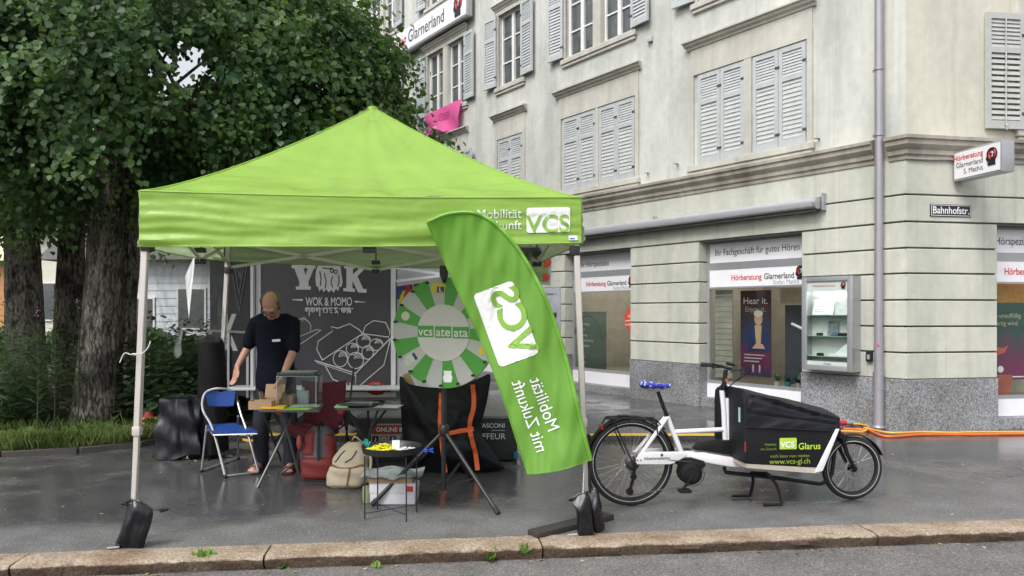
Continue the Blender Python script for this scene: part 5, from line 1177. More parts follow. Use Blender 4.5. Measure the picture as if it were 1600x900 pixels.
# stripe of lighter cloth along the left edge where it is doubled
q = MB(); q.tube(smooth_path([flag_pt(1,1), P(921,755,5.16), P(925,800,5.2), Vector((.545,5.22,.06))], 14), .009, 8); q.build('pole', M_BLKP, flag, smooth=True)
q = MB(); q.tube(smooth_path([P(914,716,5.12), P(912,740,5.12), P(911,770,5.12)], 6), .003, 5); q.build('tension_cord', mat('string_white'), flag)
q = MB(); q.obox(P(919,712,5.12), (.03,.03,.05)); q.build('cord_lock', M_WALU, flag, bevel=.005)
def inv_flag(px, py):   # nearest (s, t) on the flag for a picture position
    t = .5
    for _ in range(30):
        l, r = curve_at(KLf, t), curve_at(KRf, t); ax = r-l; s = ((px-l.x)*ax.x+(py-l.y)*ax.y)/max(1e-6, ax.x**2+ax.y**2)
        q_ = l.lerp(r, s); t = max(0, min(1, t + ((py-q_.y)*.93+(px-q_.x)*.36)/420*.8))
    return s, t
FD, FE = Vector((-.345,-.939)), Vector((.939,-.345))
def fwarp(ox, oy, sc, off=.006):
    def f(x, y):
        px = ox + (x*FD.x + y*FE.x)*sc; py = oy + (x*FD.y + y*FE.y)*sc
        s, t = inv_flag(px, py)
        p = flag_pt(max(0,min(1,s)), t); p.y -= off
        return p
    return f
def fplate(pts, name, material, wf):
    bm = bmesh.new(); bm.faces.new([bm.verts.new((x,y,0)) for x, y in pts]); bmesh.ops.triangulate(bm, faces=bm.faces)
    for _ in range(5):
        es = [e for e in bm.edges if e.calc_length() > .12]
        if not es: break
        bmesh.ops.subdivide_edges(bm, edges=es, cuts=1); bmesh.ops.triangulate(bm, faces=bm.faces)
    bm.verts.index_update(); q = MB(); q.add([wf(v.co.x, v.co.y) for v in bm.verts], [tuple(v.index for v in f.verts) for f in bm.faces]); bm.free()
    return q.build(name, material, fo, normals=False)
fplate(round_rect(1.21,.66,.07,5), 'logo_panel', mat('print_white'), fwarp(791,506,100,.005))
text('VCS', .62, None, mat('print_green'), fo, warp=fwarp(783,508,100,.010), bold=.02, sx=.98, split=.12)
text('Mobilität', .28, None, M_PRW, fo, warp=fwarp(857,674,100,.006), align='LEFT', split=.12, sx=.86)
text('mit Zukunft', .28, None, M_PRW, fo, warp=fwarp(839,706,100,.006), align='LEFT', split=.12, sx=.86)

# ================================================================= prize wheel on tripod
WY = 6.0; WC = P(693,520,WY); WR = 87/F*WY
wh = thing('prize_wheel', 'green and grey prize wheel with pegs on a black tripod', 'prize wheel', G(692,786))
WM = plane_frame(WC, (math.cos(.42), math.sin(.42)*-.55, .03), (-.02,0,1))
x_ = Vector((math.cos(-.30), math.sin(-.30), 0)); WM = plane_frame(WC, x_, (0,0,1))
q = MB(WM); q.lathe([(WR,-.018),(WR,-.004)], (0,0,0), (0,0,1), 72); q.build('backing_disc', mat('wheel_edge', (.30,.30,.29), .6), wh)
M_WG = mat('wheel_green', (.055,.27,.03), .5, var=.03); M_WY = mat('wheel_grey', (.40,.41,.38), .5, var=.03)
for k in range(18):
    a0, a1 = math.radians(8+20*k), math.radians(28+20*k)
    pts = [(math.cos(lerp(a0,a1,i/8))*WR*.995, math.sin(lerp(a0,a1,i/8))*WR*.995) for i in range(9)] + [(math.cos(lerp(a1,a0,i/4))*WR*.50, math.sin(lerp(a1,a0,i/4))*WR*.50) for i in range(5)]
    plate(pts, WM, 0, .003, 'segment', M_WG if k % 2 == 1 else M_WY, wh)
    q = MB(WM); ca, sa = math.cos(a0)*WR*.945, math.sin(a0)*WR*.945; q.tube([(ca,sa,.003),(ca,sa,.035)], .009, 8); q.ball((ca,sa,.037), .011, 8, 6); q.build('peg', M_BLKP, wh)
plate([(math.cos(2*PI*i/64)*WR*.508, math.sin(2*PI*i/64)*WR*.508) for i in range(64)], WM, .0035, .008, 'hub_disc', mat('hub_paper', (.52,.52,.48), .55, var=.03), wh)
for k, s in enumerate(('vcs','ate','ata')):
    tl_ = plate([(-.068,-.045),(.068,-.045),(.068,.045),(-.068,.045)], WM @ Matrix.Translation((-.148+.148*k, .01-.004*k, 0)), .0085, .0095, 'word_tile', M_WG, wh)
    text(s, .098, WM @ Matrix.Translation((-.148+.148*k, -.022-.004*k, .0105)), mat('hub_text', (.62,.62,.58), .5), tl_, bold=.012)
def sticker(ang, rad, kind):
    A = WM @ Matrix.Translation((math.cos(math.radians(ang))*rad*WR, math.sin(math.radians(ang))*rad*WR, .0035))
    if kind == 'L':
        s_ = plate([(-.055,-.035),(.055,-.035),(.06,.04),(-.05,.045)], A, 0, .002, 'sticker', mat('sticker_yellow', (.6,.45,.04), .5), wh); plate([(-.01,-.03),(.05,-.03),(.05,.015),(-.01,.015)], A, .0025, .0035, 'sticker_print', mat('print_navy'), s_)
        text('L', .05, A @ Matrix.Translation((.02,-.025,.004)), M_PRW, s_, bold=.02)
    elif kind == 'round': plate([(math.cos(2*PI*i/24)*.036, math.sin(2*PI*i/24)*.036) for i in range(24)], A, 0, .002, 'sticker', mat('sticker_cream', (.5,.5,.38), .5), wh)
    elif kind == 'box':
        A = A @ Matrix.Rotation(math.radians(32), 4, 'Z'); s_ = plate([(-.06,-.035),(.06,-.035),(.06,.035),(-.06,.035)], A, 0, .002, 'sticker', mat('sticker_pale', (.45,.5,.42), .5), wh); plate([(.03,-.03),(.055,-.03),(.055,.03),(.03,.03)], A, .0025, .0035, 'sticker_print', mat('print_navy'), s_)
    elif kind == 'cup': plate([(-.03,-.04),(.03,-.04),(.04,0),(.03,.02),(.034,.05),(-.034,.05),(-.03,.02),(-.04,0)], A, 0, .002, 'sticker', M_PRW, wh)
    elif kind == 'sun': plate([(math.cos(2*PI*i/16)*(.035 if i % 2 else .026), math.sin(2*PI*i/16)*(.035 if i % 2 else .026)) for i in range(16)], A, 0, .002, 'sticker', mat('sticker_yellow'), wh)
    else: plate([(-.02,-.03),(.03,-.02),(.02,.03),(-.03,.02)], A, 0, .002, 'sticker', mat('sticker_brown', (.16,.09,.05), .5), wh)
for a in ((97,.80,'L'),(158,.80,'round'),(217,.80,'box'),(276,.80,'cup'),(337,.80,'sun'),(40,.70,'x')): sticker(*a)
q = MB(); pt = WC + Vector((0,-.02,WR+.02)); q.prism([pt+Vector((-.03,0,.07)), pt+Vector((.035,0,.07)), pt+Vector((.035,0,-.01)), pt+Vector((.012,0,-.07)), pt+Vector((-.004,0,-.07)), pt+Vector((-.03,0,.0))], (0,.05,0)); q.build('pointer', M_BLKP, wh, bevel=.006)
pb = G(692,786); hubc = Vector((pb.x, pb.y+.06, 0))
q = MB(); q.tube([Vector((WC.x, WC.y+.05, WC.z+.05)), Vector((hubc.x, hubc.y, .10))], .019, 12); q.build('pole', M_BLKP, wh, smooth=True)
q = MB(); q.tube([Vector((WC.x,WC.y,WC.z)), Vector((WC.x,WC.y+.07,WC.z))], .03, 12); q.build('axle', M_BLKP, wh, smooth=True)
col = Vector((lerp(hubc.x,WC.x,.5), hubc.y, .56)); low = Vector((hubc.x, hubc.y, .12))
q = MB(); q.lathe([(.032,-.04),(.04,-.03),(.04,.03),(.03,.045)], col, n=14); q.build('collar', M_BLKP, wh, smooth=True)
q = MB(); q.lathe([(.028,-.03),(.028,.03)], low, n=14); q.build('lower_collar', M_BLKP, wh)
for ft in (G(778,804), G(581,791), G(737,752)):
    ft.z = .012; a_ = col + (ft-col).normalized()*.03
    q = MB(); q.tube([a_, ft], .016, 10); lg = q.build('tripod_leg', M_BLKP, wh, smooth=True)
    q = MB(); d_ = (ft-a_).normalized(); q.tube([ft-d_*.05, ft+d_*.005], .02, 10); q.build('rubber_foot', mat('rubber', (.02,.02,.02), .8), lg, smooth=True)
    q = MB(); q.bar(low, a_.lerp(ft, .58), .022, .010); q.build('brace', M_BLKP, wh)
# ================================================================= cargo bike
BO = Vector((.916, 5.94, 0)); BA = math.atan2(.2, 1.801); bc, bs_ = math.cos(BA), math.sin(BA)
bike = thing('cargo_bike', 'white cargo bike with black covered front box and blue saddle cover', 'cargo bike', BO, BA)
BM_ = Matrix.Translation(BO) @ Matrix.Rotation(BA, 4, 'Z')
def bk(px, py, lat=0.0):           # a point on the bike's lengthwise plane at sideways distance lat (negative = near side)
    r = (px-CX)/F
    x = (r*(BO.y+lat*bc) - BO.x + lat*bs_)/(bc - r*bs_); Y = BO.y + x*bs_ + lat*bc
    return Vector((x, lat, H + (HY-py)/F*Y))
def bmb(): return MB(BM_)
M_BW = mat('bike_white', srgb(226,224,228), .28, var=.03, coat=.3)
M_BB = mat('bike_black', (.011,.011,.012), .42, spec=.3); M_TYRE = mat('tyre', (.018,.018,.019), .78, bump=.4, bscale=120)
M_STL = mat('bike_steel', (.40,.40,.41), .32, .9); M_REFL = mat('reflex_stripe', (.50,.51,.52), .35)
M_COVER = mat('cover_fabric', (.010,.011,.015), .55, bump=.35, bscale=22, rvar=.1, spec=.3)
YAX = (0,1,0)
def wheel(c, R, tw, nsp, sd):
    tr = tw/2; Rt = R-tr
    q = bmb(); q.ring(c, YAX, Rt, tr, 72, 12); w_ = q.build('wheel', M_TYRE, bike, smooth=True); w_['label'] = 'black tyre with reflective stripe'
    for s in (-1,1):
        q = bmb(); y = s*tr*.92; pr = []
        cc = Vector(c) + Vector((0,y*1.0,0))
        q.lathe([(Rt-.012,0),(Rt-.006,.0012*1),(Rt-.0045,.0),(Rt-.012,-.0005)], cc, YAX, 72, caps=False); q.build('reflex_stripe', M_REFL, w_)
    q = bmb(); q.lathe([(Rt-.018,-.014),(Rt-.030,-.011),(Rt-.036,0),(Rt-.030,.011),(Rt-.018,.014)], c, YAX, 72, caps=False); q.build('rim', M_BB, w_, smooth=True)
    q = bmb(); rs = random.Random(sd)
    for k in range(nsp):
        a = 2*PI*k/nsp; a2 = a + (.38 if (k//2) % 2 else -.38); s = -1 if k % 2 else 1
        q.tube([Vector(c)+Vector((math.cos(a2)*.026, s*.028, math.sin(a2)*.026)), Vector(c)+Vector((math.cos(a)*(Rt-.03), 0, math.sin(a)*(Rt-.03)))], .0013, 4, caps=False)
    q.build('spokes', M_STL, w_, kind='stuff')
    q = bmb(); q.lathe([(.012,-.06),(.03,-.034),(.03,-.026),(.017,-.02),(.017,.02),(.03,.026),(.03,.034),(.012,.06)], c, YAX, 20); q.build('hub', M_BB, w_, smooth=True)
    q = bmb(); q.lathe([(.085,-.041),(.085,-.043),(.065,-.043),(.065,-.041)], c, YAX, 40, caps=False)
    for k in range(6):
        a = k*PI/3; q.bar(Vector(c)+Vector((math.cos(a)*.02,-.042,math.sin(a)*.02)), Vector(c)+Vector((math.cos(a+.35)*.068,-.042,math.sin(a+.35)*.068)), .003, .010, up=(0,1,0))
    q.build('brake_disc', M_STL, w_)
    return w_
rc = Vector((0,0,.338)); RW = .338
fx = bk(1331,780).x; fc_ = Vector((fx, 0, .252)); FW = .252
wheel(rc, RW, .055, 32, 1); wheel(fc_, FW, .052, 28, 2)
# mudguards
def guard(c, R, a0, a1, w_, name):
    q = bmb()
    def g(s, t):
        a = math.radians(lerp(a0, a1, s)); y = lerp(-w_/2, w_/2, t); rr_ = R + .012*math.cos((t-.5)*PI)
        return Vector(c) + Vector((math.cos(a)*rr_, y, math.sin(a)*rr_))
    q.grid(g, 40, 6); q.grid(lambda s, t: g(s, t) + (g(s,t)-Vector(c)).normalized()*-.003, 40, 6)
    return q.build(name, M_BB, bike, smooth=True, normals=False)
guard(rc, RW+.012, 12, 205, .066, 'mudguard'); guard(fc_, FW+.012, 20, 118, .062, 'mudguard')
q = bmb(); mg = [rc + Vector((math.cos(math.radians(a))*(RW+.02), 0, math.sin(math.radians(a))*(RW+.02))) for a in (205, 212)]; q.obox(mg[1], (.006,.075,.09), Matrix.Rotation(math.radians(-20),3,'Y')); q.build('mud_flap', mat('rubber'), bike)
# rear frame
st = bk(1042,650); bb = bk(1064,712); dr = bk(990,722); dr.x = .0
for s in (-1, 1):
    q = bmb(); q.tube([st + Vector((-.005,s*.02,-.01)), Vector((.03, s*.075, .365))], .0155, 12); q.build('seat_stay', M_BW, bike, smooth=True)
    q = bmb(); y = s*.078
    a_ = [bk(988,722), bk(993,707), bk(1008,703), bk(1066,703), bk(1068,709), bk(1043,722)]
    q.prism([Vector((p.x, y-.011, p.z)) for p in a_], (0,.022,0)); cs = q.build('chain_stay', M_BW, bike, bevel=.005)
    if s < 0:
        text('bikesharestation', .031, BM_ @ plane_frame(Vector((bk(1027,717,-.09).x, -.0915, bk(1027,718,-.09).z)), (1,0,0), (0,0,1)), mat('print_black', (.012,.012,.014), .5), cs, bold=.008)
        q = bmb(); cst = bk(1034,711,-.09)
        for k in range(5): q.bar(cst+Vector((math.cos(k*PI/5)*.011,-.002,math.sin(k*PI/5)*.011)), cst+Vector((-math.cos(k*PI/5)*.011,-.002,-math.sin(k*PI/5)*.011)), .003, .003)
        q.build('star_emblem', mat('print_black'), cs)
        for (px, py) in ((994,713),(990,719),(996,719),(1001,719)):
            q = bmb(); p = bk(px,py,-.09); q.lathe([(.0055,0),(.0055,-.003)], p, YAX, 8); q.build('bolt', mat('print_black'), cs)
q = bmb(); q.tube([st, bb + Vector((0,0,.03))], .021, 14); q.build('seat_tube', M_BW, bike, smooth=True)
q = bmb(); q.tube([bk(1050,675), bk(1131,671)], .0185, 14); q.build('top_tube', M_BW, bike, smooth=True)
q = bmb(); q.tube([bk(1128,610), bk(1131,640), bk(1134,706)], .021, 14); q.tube([bk(1136,622), bk(1138,706)], .017, 12); q.build('steering_tube', M_BW, bike, smooth=True)
q = bmb(); a_ = [bk(1066,706), bk(1095,705), bk(1135,712), bk(1159,714), bk(1159,729), bk(1135,727), bk(1105,722), bk(1085,718), bk(1066,720)]; q.prism([Vector((p.x,-.055,p.z)) for p in a_], (0,.11,0)); q.build('main_beam', M_BW, bike, bevel=.01)
q = bmb(); q.lathe([(.017,-.012),(.021,0),(.021,.012)], st, (st-bb), 14); q.build('seat_clamp', M_BB, bike, smooth=True)
q = bmb(); q.tube([st + (st-bb).normalized()*-.02, bk(1028,612)], .0155, 12); q.build('seat_post', M_BB, bike, smooth=True)
# saddle under a blue patterned rain cover
sa, sb = bk(999,603), bk(1048,603); sl = (sb-sa).length
def saddle(s, t):
    u = s; a = 2*PI*t
    wd = lerp(.085,.032, min(1, max(0,(u-.18)/.5))) * (math.sin(PI*min(1,u/.16*.5)) if u < .16 else 1) * (math.sqrt(max(0,1-((u-.9)/.1)**2)) if u > .9 else 1)
    hh = lerp(.030,.013,u)*(math.sin(PI*.5*min(1,u/.1+.05)))*(math.sqrt(max(0.02,1-((u-.92)/.08)**2)) if u > .92 else 1)
    z = sa.z+.010 + .014*math.cos(PI*u)*.6 - .006*math.sin(PI*u) + .004*math.sin(23*u+3*a)
    return Vector((sa.x + sl*u, math.cos(a)*wd, z + math.sin(a)*hh*(1 if math.sin(a) > 0 else 1.15)))
def mat_pattern(name, c1, c2, scale, lo, hi):
    m, t, ns, ln = new_mat(name); ps_ = node(ns,'ShaderNodeNewGeometry'); nz = node(ns,'ShaderNodeTexNoise'); nz.inputs['Scale'].default_value = scale; nz.inputs['Detail'].default_value = 1; ln.new(ps_.outputs['Position'], nz.inputs['Vector'])
    mr = node(ns,'ShaderNodeMapRange'); mr.inputs[1].default_value = lo; mr.inputs[2].default_value = hi; ln.new(nz.outputs['Fac'], mr.inputs[0]); mx = node(ns,'ShaderNodeMix', data_type='RGBA'); mx.inputs['A'].default_value = (*c1,1); mx.inputs['B'].default_value = (*c2,1); ln.new(mr.outputs[0], mx.inputs['Factor'])
    b_ = node(ns,'ShaderNodeBsdfPrincipled'); b_.inputs['Roughness'].default_value = .35; ln.new(mx.outputs['Result'], b_.inputs['Base Color']); o_ = node(ns,'ShaderNodeOutputMaterial'); ln.new(b_.outputs[0], o_.inputs[0]); MATS[name] = m; return m
q = bmb(); q.grid(saddle, 40, 24); sd_ = q.build('saddle', mat_pattern('saddle_print', (.035,.04,.42), (.62,.72,.85), 34, .56, .60), bike, smooth=True); sd_['label'] = 'blue and white saddle cover'
q = bmb()
for s in (-1,1): q.tube(smooth_path([Vector((sa.x+.04,s*.03,sa.z-.012)), Vector((sa.x+.09,s*.022,sa.z-.04)), Vector((sa.x+.16,s*.02,sa.z-.035)), Vector((sb.x-.03,0,sb.z-.01))], 10), .0035, 6)
q.build('saddle_rail', M_STL, bike)
# rack with tail light
q = bmb()
for s in (-1,1):
    p = [Vector((bk(941,668).x,s*.06,bk(941,668).z)), Vector((bk(950,653).x,s*.065,bk(950,653).z)), Vector((bk(975,652).x,s*.065,bk(975,652).z)), Vector((bk(1022,655).x,s*.06,bk(1022,655).z)), Vector((bk(1024,676).x,s*.05,bk(1024,676).z))]
    q.tube(p, .007, 8); q.tube([p[1]+Vector((.02,0,0)), Vector((-.01,s*.085,.36))], .0055, 8); q.tube([p[3], Vector((st.x-.02,s*.02,st.z-.10))], .0055, 8)
for px in (956,980,1005,1020): q.tube([Vector((bk(px,654).x,-.065,bk(px,654).z)), Vector((bk(px,654).x,.065,bk(px,654).z))], .006, 8)
q.tube([Vector((bk(945,654).x,0,bk(945,653).z)), Vector((bk(1022,654).x,0,bk(1022,654).z+.004))], .010, 8); q.build('rack', M_BB, bike, smooth=True)
q = bmb(); q.obox(bk(974,650), (.08,.05,.018)); q.build('rack_clip', M_BB, bike, bevel=.005)
q = bmb(); q.obox(bk(939,667), (.018,.07,.042), Matrix.Rotation(-.3,3,'Y')); q.build('tail_light', mat('tail_red', (.42,.02,.015), .25), bike, bevel=.006)
# motor, crank, derailleur, chain
mc = bk(1076,737,-.02)
q = bmb(); q.lathe([(.05,-.085),(.082,-.075),(.09,-.06),(.09,.03),(.07,.06)], mc, YAX, 36); q.build('motor', M_BB, bike, smooth=True)
q = bmb(); q.prism([Vector((p.x,-.07,p.z)) for p in (bk(1046,716),bk(1075,712),bk(1096,718),bk(1099,725),bk(1088,735),bk(1060,728))], (0,.11,0)); q.build('motor_housing', M_BB, bike, bevel=.012)
q = bmb(); q.lathe([(.088,-.1),(.092,-.099),(.092,-.095),(.088,-.094)], mc, YAX, 44, caps=False); q.lathe([(.05,-.096),(.05,-.1)], mc, YAX, 24); q.build('chainring', M_BB, bike)
ca = Vector((mc.x,-.115,mc.z)); pa = bk(1069,764,-.12)
pa = bk(1068,764,-.12)
q = bmb(); q.bar(ca, Vector((pa.x,-.118,pa.z)), .014, .028, up=(0,1,0)); q.build('crank_arm', M_BB, bike, bevel=.005)
q = bmb(); q.bar(Vector((ca.x,.10,ca.z)), bk(1071,706,.1), .014, .028, up=(0,1,0)); q.build('crank_arm', M_BB, bike, bevel=.005)
for p_, s in ((pa,-1),(bk(1075,705,.1),1)):
    q = bmb(); q.obox((p_.x-.01,p_.y+s*.055,p_.z), (.09,.085,.022)); q.build('pedal', M_BB, bike, bevel=.005)
q = bmb(); q.lathe([(.055,-.055),(.055,-.058),(.03,-.072),(.02,-.072)], rc, YAX, 28); q.build('cassette', mat('dark_steel', (.09,.09,.095), .4, .8), bike)
q = bmb(); j0, j1 = bk(990,745,-.075), bk(984,768,-.075)
q.bar(bk(992,722,-.08), j0, .02, .03, up=(0,1,0)); q.bar(j0, j1, .016, .034, up=(0,1,0)); q.lathe([(.028,-.008),(.028,.008)], j1, YAX, 16); q.lathe([(.024,-.008),(.024,.008)], j0, YAX, 16); q.build('derailleur', M_BB, bike)
q = bmb(); q.tube([Vector((.0,-.07,.338+.05)), Vector((mc.x,-.097,mc.z+.09))], .004, 5); q.tube([j1+Vector((0,0,-.026)), Vector((mc.x-.02,-.097,mc.z-.088))], .004, 5); q.build('chain', mat('dark_steel'), bike)
# battery on the beam, and rear guard plate
q = bmb(); q.prism([Vector((p.x,-.05,p.z)) for p in (bk(1082,702),bk(1092,690),bk(1106,686),bk(1160,687),bk(1160,712),bk(1135,709),bk(1095,703))], (0,.10,0)); q.build('battery', M_BB, bike, bevel=.012)
# cargo box
def bx(px, py, lat): return bk(px, py, lat)
BWD = .30
side = [bx(1166,724,-BWD), bx(1283,731,-BWD), bx(1309,668,-BWD), bx(1166,662,-BWD)]
q = bmb(); q.prism([Vector((p.x,-BWD,p.z)) for p in side], (0,2*BWD,0)); box = q.build('cargo_box', mat('box_black', (.010,.010,.012), .45, spec=.25), bike, bevel=.008)
q = bmb(); q.prism([Vector((p.x,-BWD-.003,p.z)) for p in (bx(1166,725,-BWD),bx(1283,731.5,-BWD),bx(1279,740,-BWD),bx(1166,731,-BWD))], (0,2*BWD+.006,0)); q.build('floor_panel', mat('box_floor', srgb(176,170,158), .5), bike)
q = bmb(); pA, pB = bx(1281,738,-BWD-.01), bx(1309,670,-BWD-.01)
for y in (-BWD-.016, BWD+.006):
    q = bmb(); q.prism([Vector((a_.x,y,a_.z)) for a_ in (pA+Vector((-.045,0,-.002)), pA+Vector((.02,0,.01)), pB+Vector((.012,0,0)), pB+Vector((-.016,0,0)))], (0,.010,0)); q.build('front_strut', M_BW, bike, bevel=.003)
for s, sz_, px, py, m_, bo, al, sx_ in (('VCS',.062,1230,699,mat('print_white'),.03,'CENTER',1.0),('Glarus',.068,1247,702,mat('print_lime',(.42,.62,.05),.5),.012,'LEFT',.98),('Mobilität',.026,1213,696,mat('print_limed',(.17,.27,.03),.5),0,'RIGHT',1),('mit Zukunft',.026,1213,703,mat('print_limed'),0,'RIGHT',1),('mich kann man mieten',.034,1234,714.5,mat('print_limed'),.004,'CENTER',1),('www.vcs-gl.ch',.056,1234,724.5,mat('print_limem',(.24,.38,.04),.5),.004,'CENTER',1)):
    p_ = bx(px, py, -BWD-.003); text(s, sz_, BM_ @ plane_frame(Vector((p_.x,-BWD-.0065 if s != 'VCS' else -BWD-.0085,p_.z)), (1,0,.0), (0,0,1)), m_, box, bold=bo, align=al, sx=sx_)
p_ = bx(1231,693,-BWD); plate(round_rect(.134,.085,.008), BM_ @ plane_frame(Vector((p_.x,-BWD-.003,p_.z)), (1,0,0), (0,0,1)), 0, .002, 'logo_panel', mat('print_lime'), box)
p_ = bx(1166,700,-BWD); q = bmb(); q.box(p_.x-.012,p_.x-.004,-BWD-.002,-BWD+.004,p_.z-.03,p_.z+.05); q.build('side_reflector', mat('tail_red'), box)
# fabric cover: sections from the rear to the nose
XR = bk(1165, 690, -BWD).x                       # the rear face of the box
SIL = [(1100,603,0),(1141,603,0),(1160,605.5,0),(1200,614,0),(1250,627,0),(1284,637,0),(1299,650,0),(1312,668,0)]
def at_px(x):
    return CX + F*(BO.x + x*bc)/(BO.y + x*bs_)
secs = []
XE = bk(1309, 668, -.27).x
for s_ in (0, .015, .06, .2, .35, .5, .65, .78, .88, .95, 1):
    x = lerp(XR, XE, s_); px = at_px(x); i = max(k for k in range(len(SIL)-1) if SIL[k][0] <= px); f_ = min(1, (px-SIL[i][0])/(SIL[i+1][0]-SIL[i][0]))
    zt_ = H + (HY-lerp(SIL[i][1], SIL[i+1][1], f_))/F*(BO.y + x*bs_)
    zh = lerp(bk(1166,664,-BWD).z, bk(1309,672,-BWD).z, s_) - .012
    wd = lerp(.316,.30,s_) if s_ > .01 else .30; wt = lerp(.30,.24,s_)
    secs.append((x, max(zh+.02, zt_ - (.015 if s_ == 0 else 0)), zh, wd, wt))
def cov(s, t):
    k = s*(len(secs)-1); i = min(int(k), len(secs)-2); f_ = k-i
    x, zt_, zh, wd, wt = [lerp(secs[i][j], secs[i+1][j], f_) for j in range(5)]
    prof = [(0,(-wd,zh)),(.12,(-wd,lerp(zh,zt_,.35))),(.26,(-wd*.97,lerp(zh,zt_,.72))),(.38,(-wt*.8,zt_-.02)),(.5,(0,zt_)),(.62,(wt*.8,zt_-.02)),(.74,(wd*.97,lerp(zh,zt_,.72))),(.88,(wd,lerp(zh,zt_,.35))),(1,(wd,zh))]
    p = curve_at([(a_, (*c_,0)) for a_, c_ in prof], t)
    # folds run diagonally from the rear top to the nose
    sp = math.sin(PI*min(1, s*1.05))**.6 if s < .95 else .3
    q1 = lambda c, w_: math.exp(-((t-c)/w_)**2)
    fold = sp*(.020*noise.noise(Vector((s*2.6, t*8-s*4.5, .5))) + .012*noise.noise(Vector((s*6, t*17-s*9, 2.5))) + .026*q1(.40-.17*s,.022) - .022*q1(.365-.17*s,.02) + .008*q1(.28-.14*s,.02) + .010*q1(.17-.02*s,.02) - .010*q1(.14-.02*s,.015) + .02*q1(.60+.1*s,.03))
    sgn = -1 if t < .5 else 1
    return Vector((x, p.x + sgn*fold*.7, p.y + fold*.5 - .012*math.sin(PI*s)*math.sin(PI*t)))
q = bmb(); q.grid(cov, 70, 60); cv = q.build('box_cover', M_COVER, bike, smooth=True, normals=False)
q = bmb(); q.ngon([cov(0, t/24) for t in range(25)]); q.ngon([cov(1, t/24) for t in range(25)]); q.build('cover_end', M_COVER, cv, normals=False)
q = bmb(); q.tube([cov(k/40, 0.0)+Vector((0,-.003,0)) for k in range(41)], .004, 5); q.tube([cov(.10, .5*k/20) for k in range(21)], .004, 5); q.build('cover_piping', M_COVER, cv)
p_ = bk(1154,648,-.22); q = bmb(); q.box(XR-.017,XR-.0135,-.235,-.205,p_.z-.055,p_.z+.055); q.build('cover_tag', mat('tag_mint', (.42,.6,.55), .5), cv)
# rear panel of the box, handlebar and stem
ztop = secs[1][1]-.03; zlow = bk(1165,722,-BWD).z
q = bmb(); q.prism([(XR-.012, y, z) for y, z in ((-.30,zlow),(.30,zlow),(.30,ztop-.10),(.285,ztop-.03),(.24,ztop),(-.24,ztop),(-.285,ztop-.03),(-.30,ztop-.10))], (.022,0,0)); q.build('rear_panel', M_COVER, bike, bevel=.008)
s0_, s1_ = bk(1130,612), bk(1134,578)
q = bmb(); q.tube([s0_, s1_], .0175, 12); q.lathe([(.026,-.012),(.026,.012)], s0_.lerp(s1_,.25), (s1_-s0_), 14); q.build('stem', M_BB, bike, smooth=True)
q = bmb(); q.lathe([(.024,-.01),(.024,.012)], bk(1135,594), (s1_-s0_), 14); q.build('bell_ring', mat('anodised_orange', (.45,.10,.03), .35, .4), bike, smooth=True)
q = bmb(); hb = s1_ + Vector((.02,0,.01))
q.tube(smooth_path([hb+Vector((-.09,-.32,.012)), hb+Vector((-.035,-.24,.014)), hb+Vector((.01,-.12,.006)), hb, hb+Vector((.01,.12,.006)), hb+Vector((-.035,.24,.014)), hb+Vector((-.09,.32,.012))], 24), .012, 10); q.build('handlebar', M_BB, bike, smooth=True)
for s in (-1,1):
    q = bmb(); a_, b_ = hb+Vector((-.095,s*.325,.012)), hb+Vector((-.04,s*.22,.013)); q.tube([a_, a_.lerp(b_,.5), b_], [.019,.016,.018], 10); q.build('grip', mat('rubber'), bike, smooth=True)
    q = bmb(); q.tube(smooth_path([hb+Vector((.0,s*.17,.005)), hb+Vector((.03,s*.22,-.005)), hb+Vector((-.02,s*.29,-.015))], 8), .005, 6); q.build('brake_lever', M_BB, bike)
    q = bmb(); q.tube(smooth_path([hb+Vector((.01,s*.17,0)), hb+Vector((.11,s*.12,.02)), hb+Vector((.15,s*.05,-.03)), hb+Vector((.06,0,-.10)), s0_], 16), .0035, 6); q.build('brake_cable', M_BB, bike, smooth=True)
q = bmb(); q.obox(hb+Vector((.01,-.02,.035)), (.05,.07,.022), Matrix.Rotation(.3,3,'Y')); q.build('display_unit', M_BB, bike, bevel=.006)
# lower tube, fork, kickstand
q = bmb(); q.tube([bk(1131,730), bk(1134,738), bk(1160,741), bk(1225,748), bk(1280,756), bk(1294,752), bk(1300,738), bk(1304,705), bk(1308,672)], .016, 12); q.build('lower_tube', M_BB, bike, smooth=True)
for s in (-1,1):
    q = bmb(); q.tube([Vector((bk(1310,676).x,s*.045,bk(1310,676).z)), Vector((bk(1318,706).x,s*.047,bk(1318,706).z)), Vector((fc_.x,s*.05,fc_.z))], [.019,.017,.012], 10); q.build('fork_leg', M_BB, bike, smooth=True)
q = bmb(); q.tube([bk(1308,668), bk(1310,680)], .024, 12); q.box(bk(1311,0).x-.03,bk(1311,0).x+.03,-.06,.06,bk(1311,680).z-.015,bk(1311,680).z+.012); q.build('fork_crown', M_BB, bike)
q = bmb(); q.obox(bk(1310,662,-.05), (.03,.05,.04)); q.build('head_light', mat('tail_red'), bike, bevel=.008)
for (pa_, pb_, pc_, la) in (((1174,738),(1172,778),(1144,765),.14),((1199,740),(1222,795),(1194,796),-.16)):
    a_, b_ = bk(*pa_, la*.6), bk(*pb_, la); b_.z = .018; c2 = bk(*pc_, la); c2.z = .018
    mid = a_.lerp(b_, .5) + Vector((.02,0,.02))
    q = bmb(); q.tube(smooth_path([a_, mid, b_], 8), .013, 8); ks_ = q.build('kickstand_leg', M_BB, bike, smooth=True)
    q = bmb(); q.tube([b_, Vector((b_.x-.15, b_.y, .018))], .011, 8); q.build('stand_foot', M_BB, ks_)
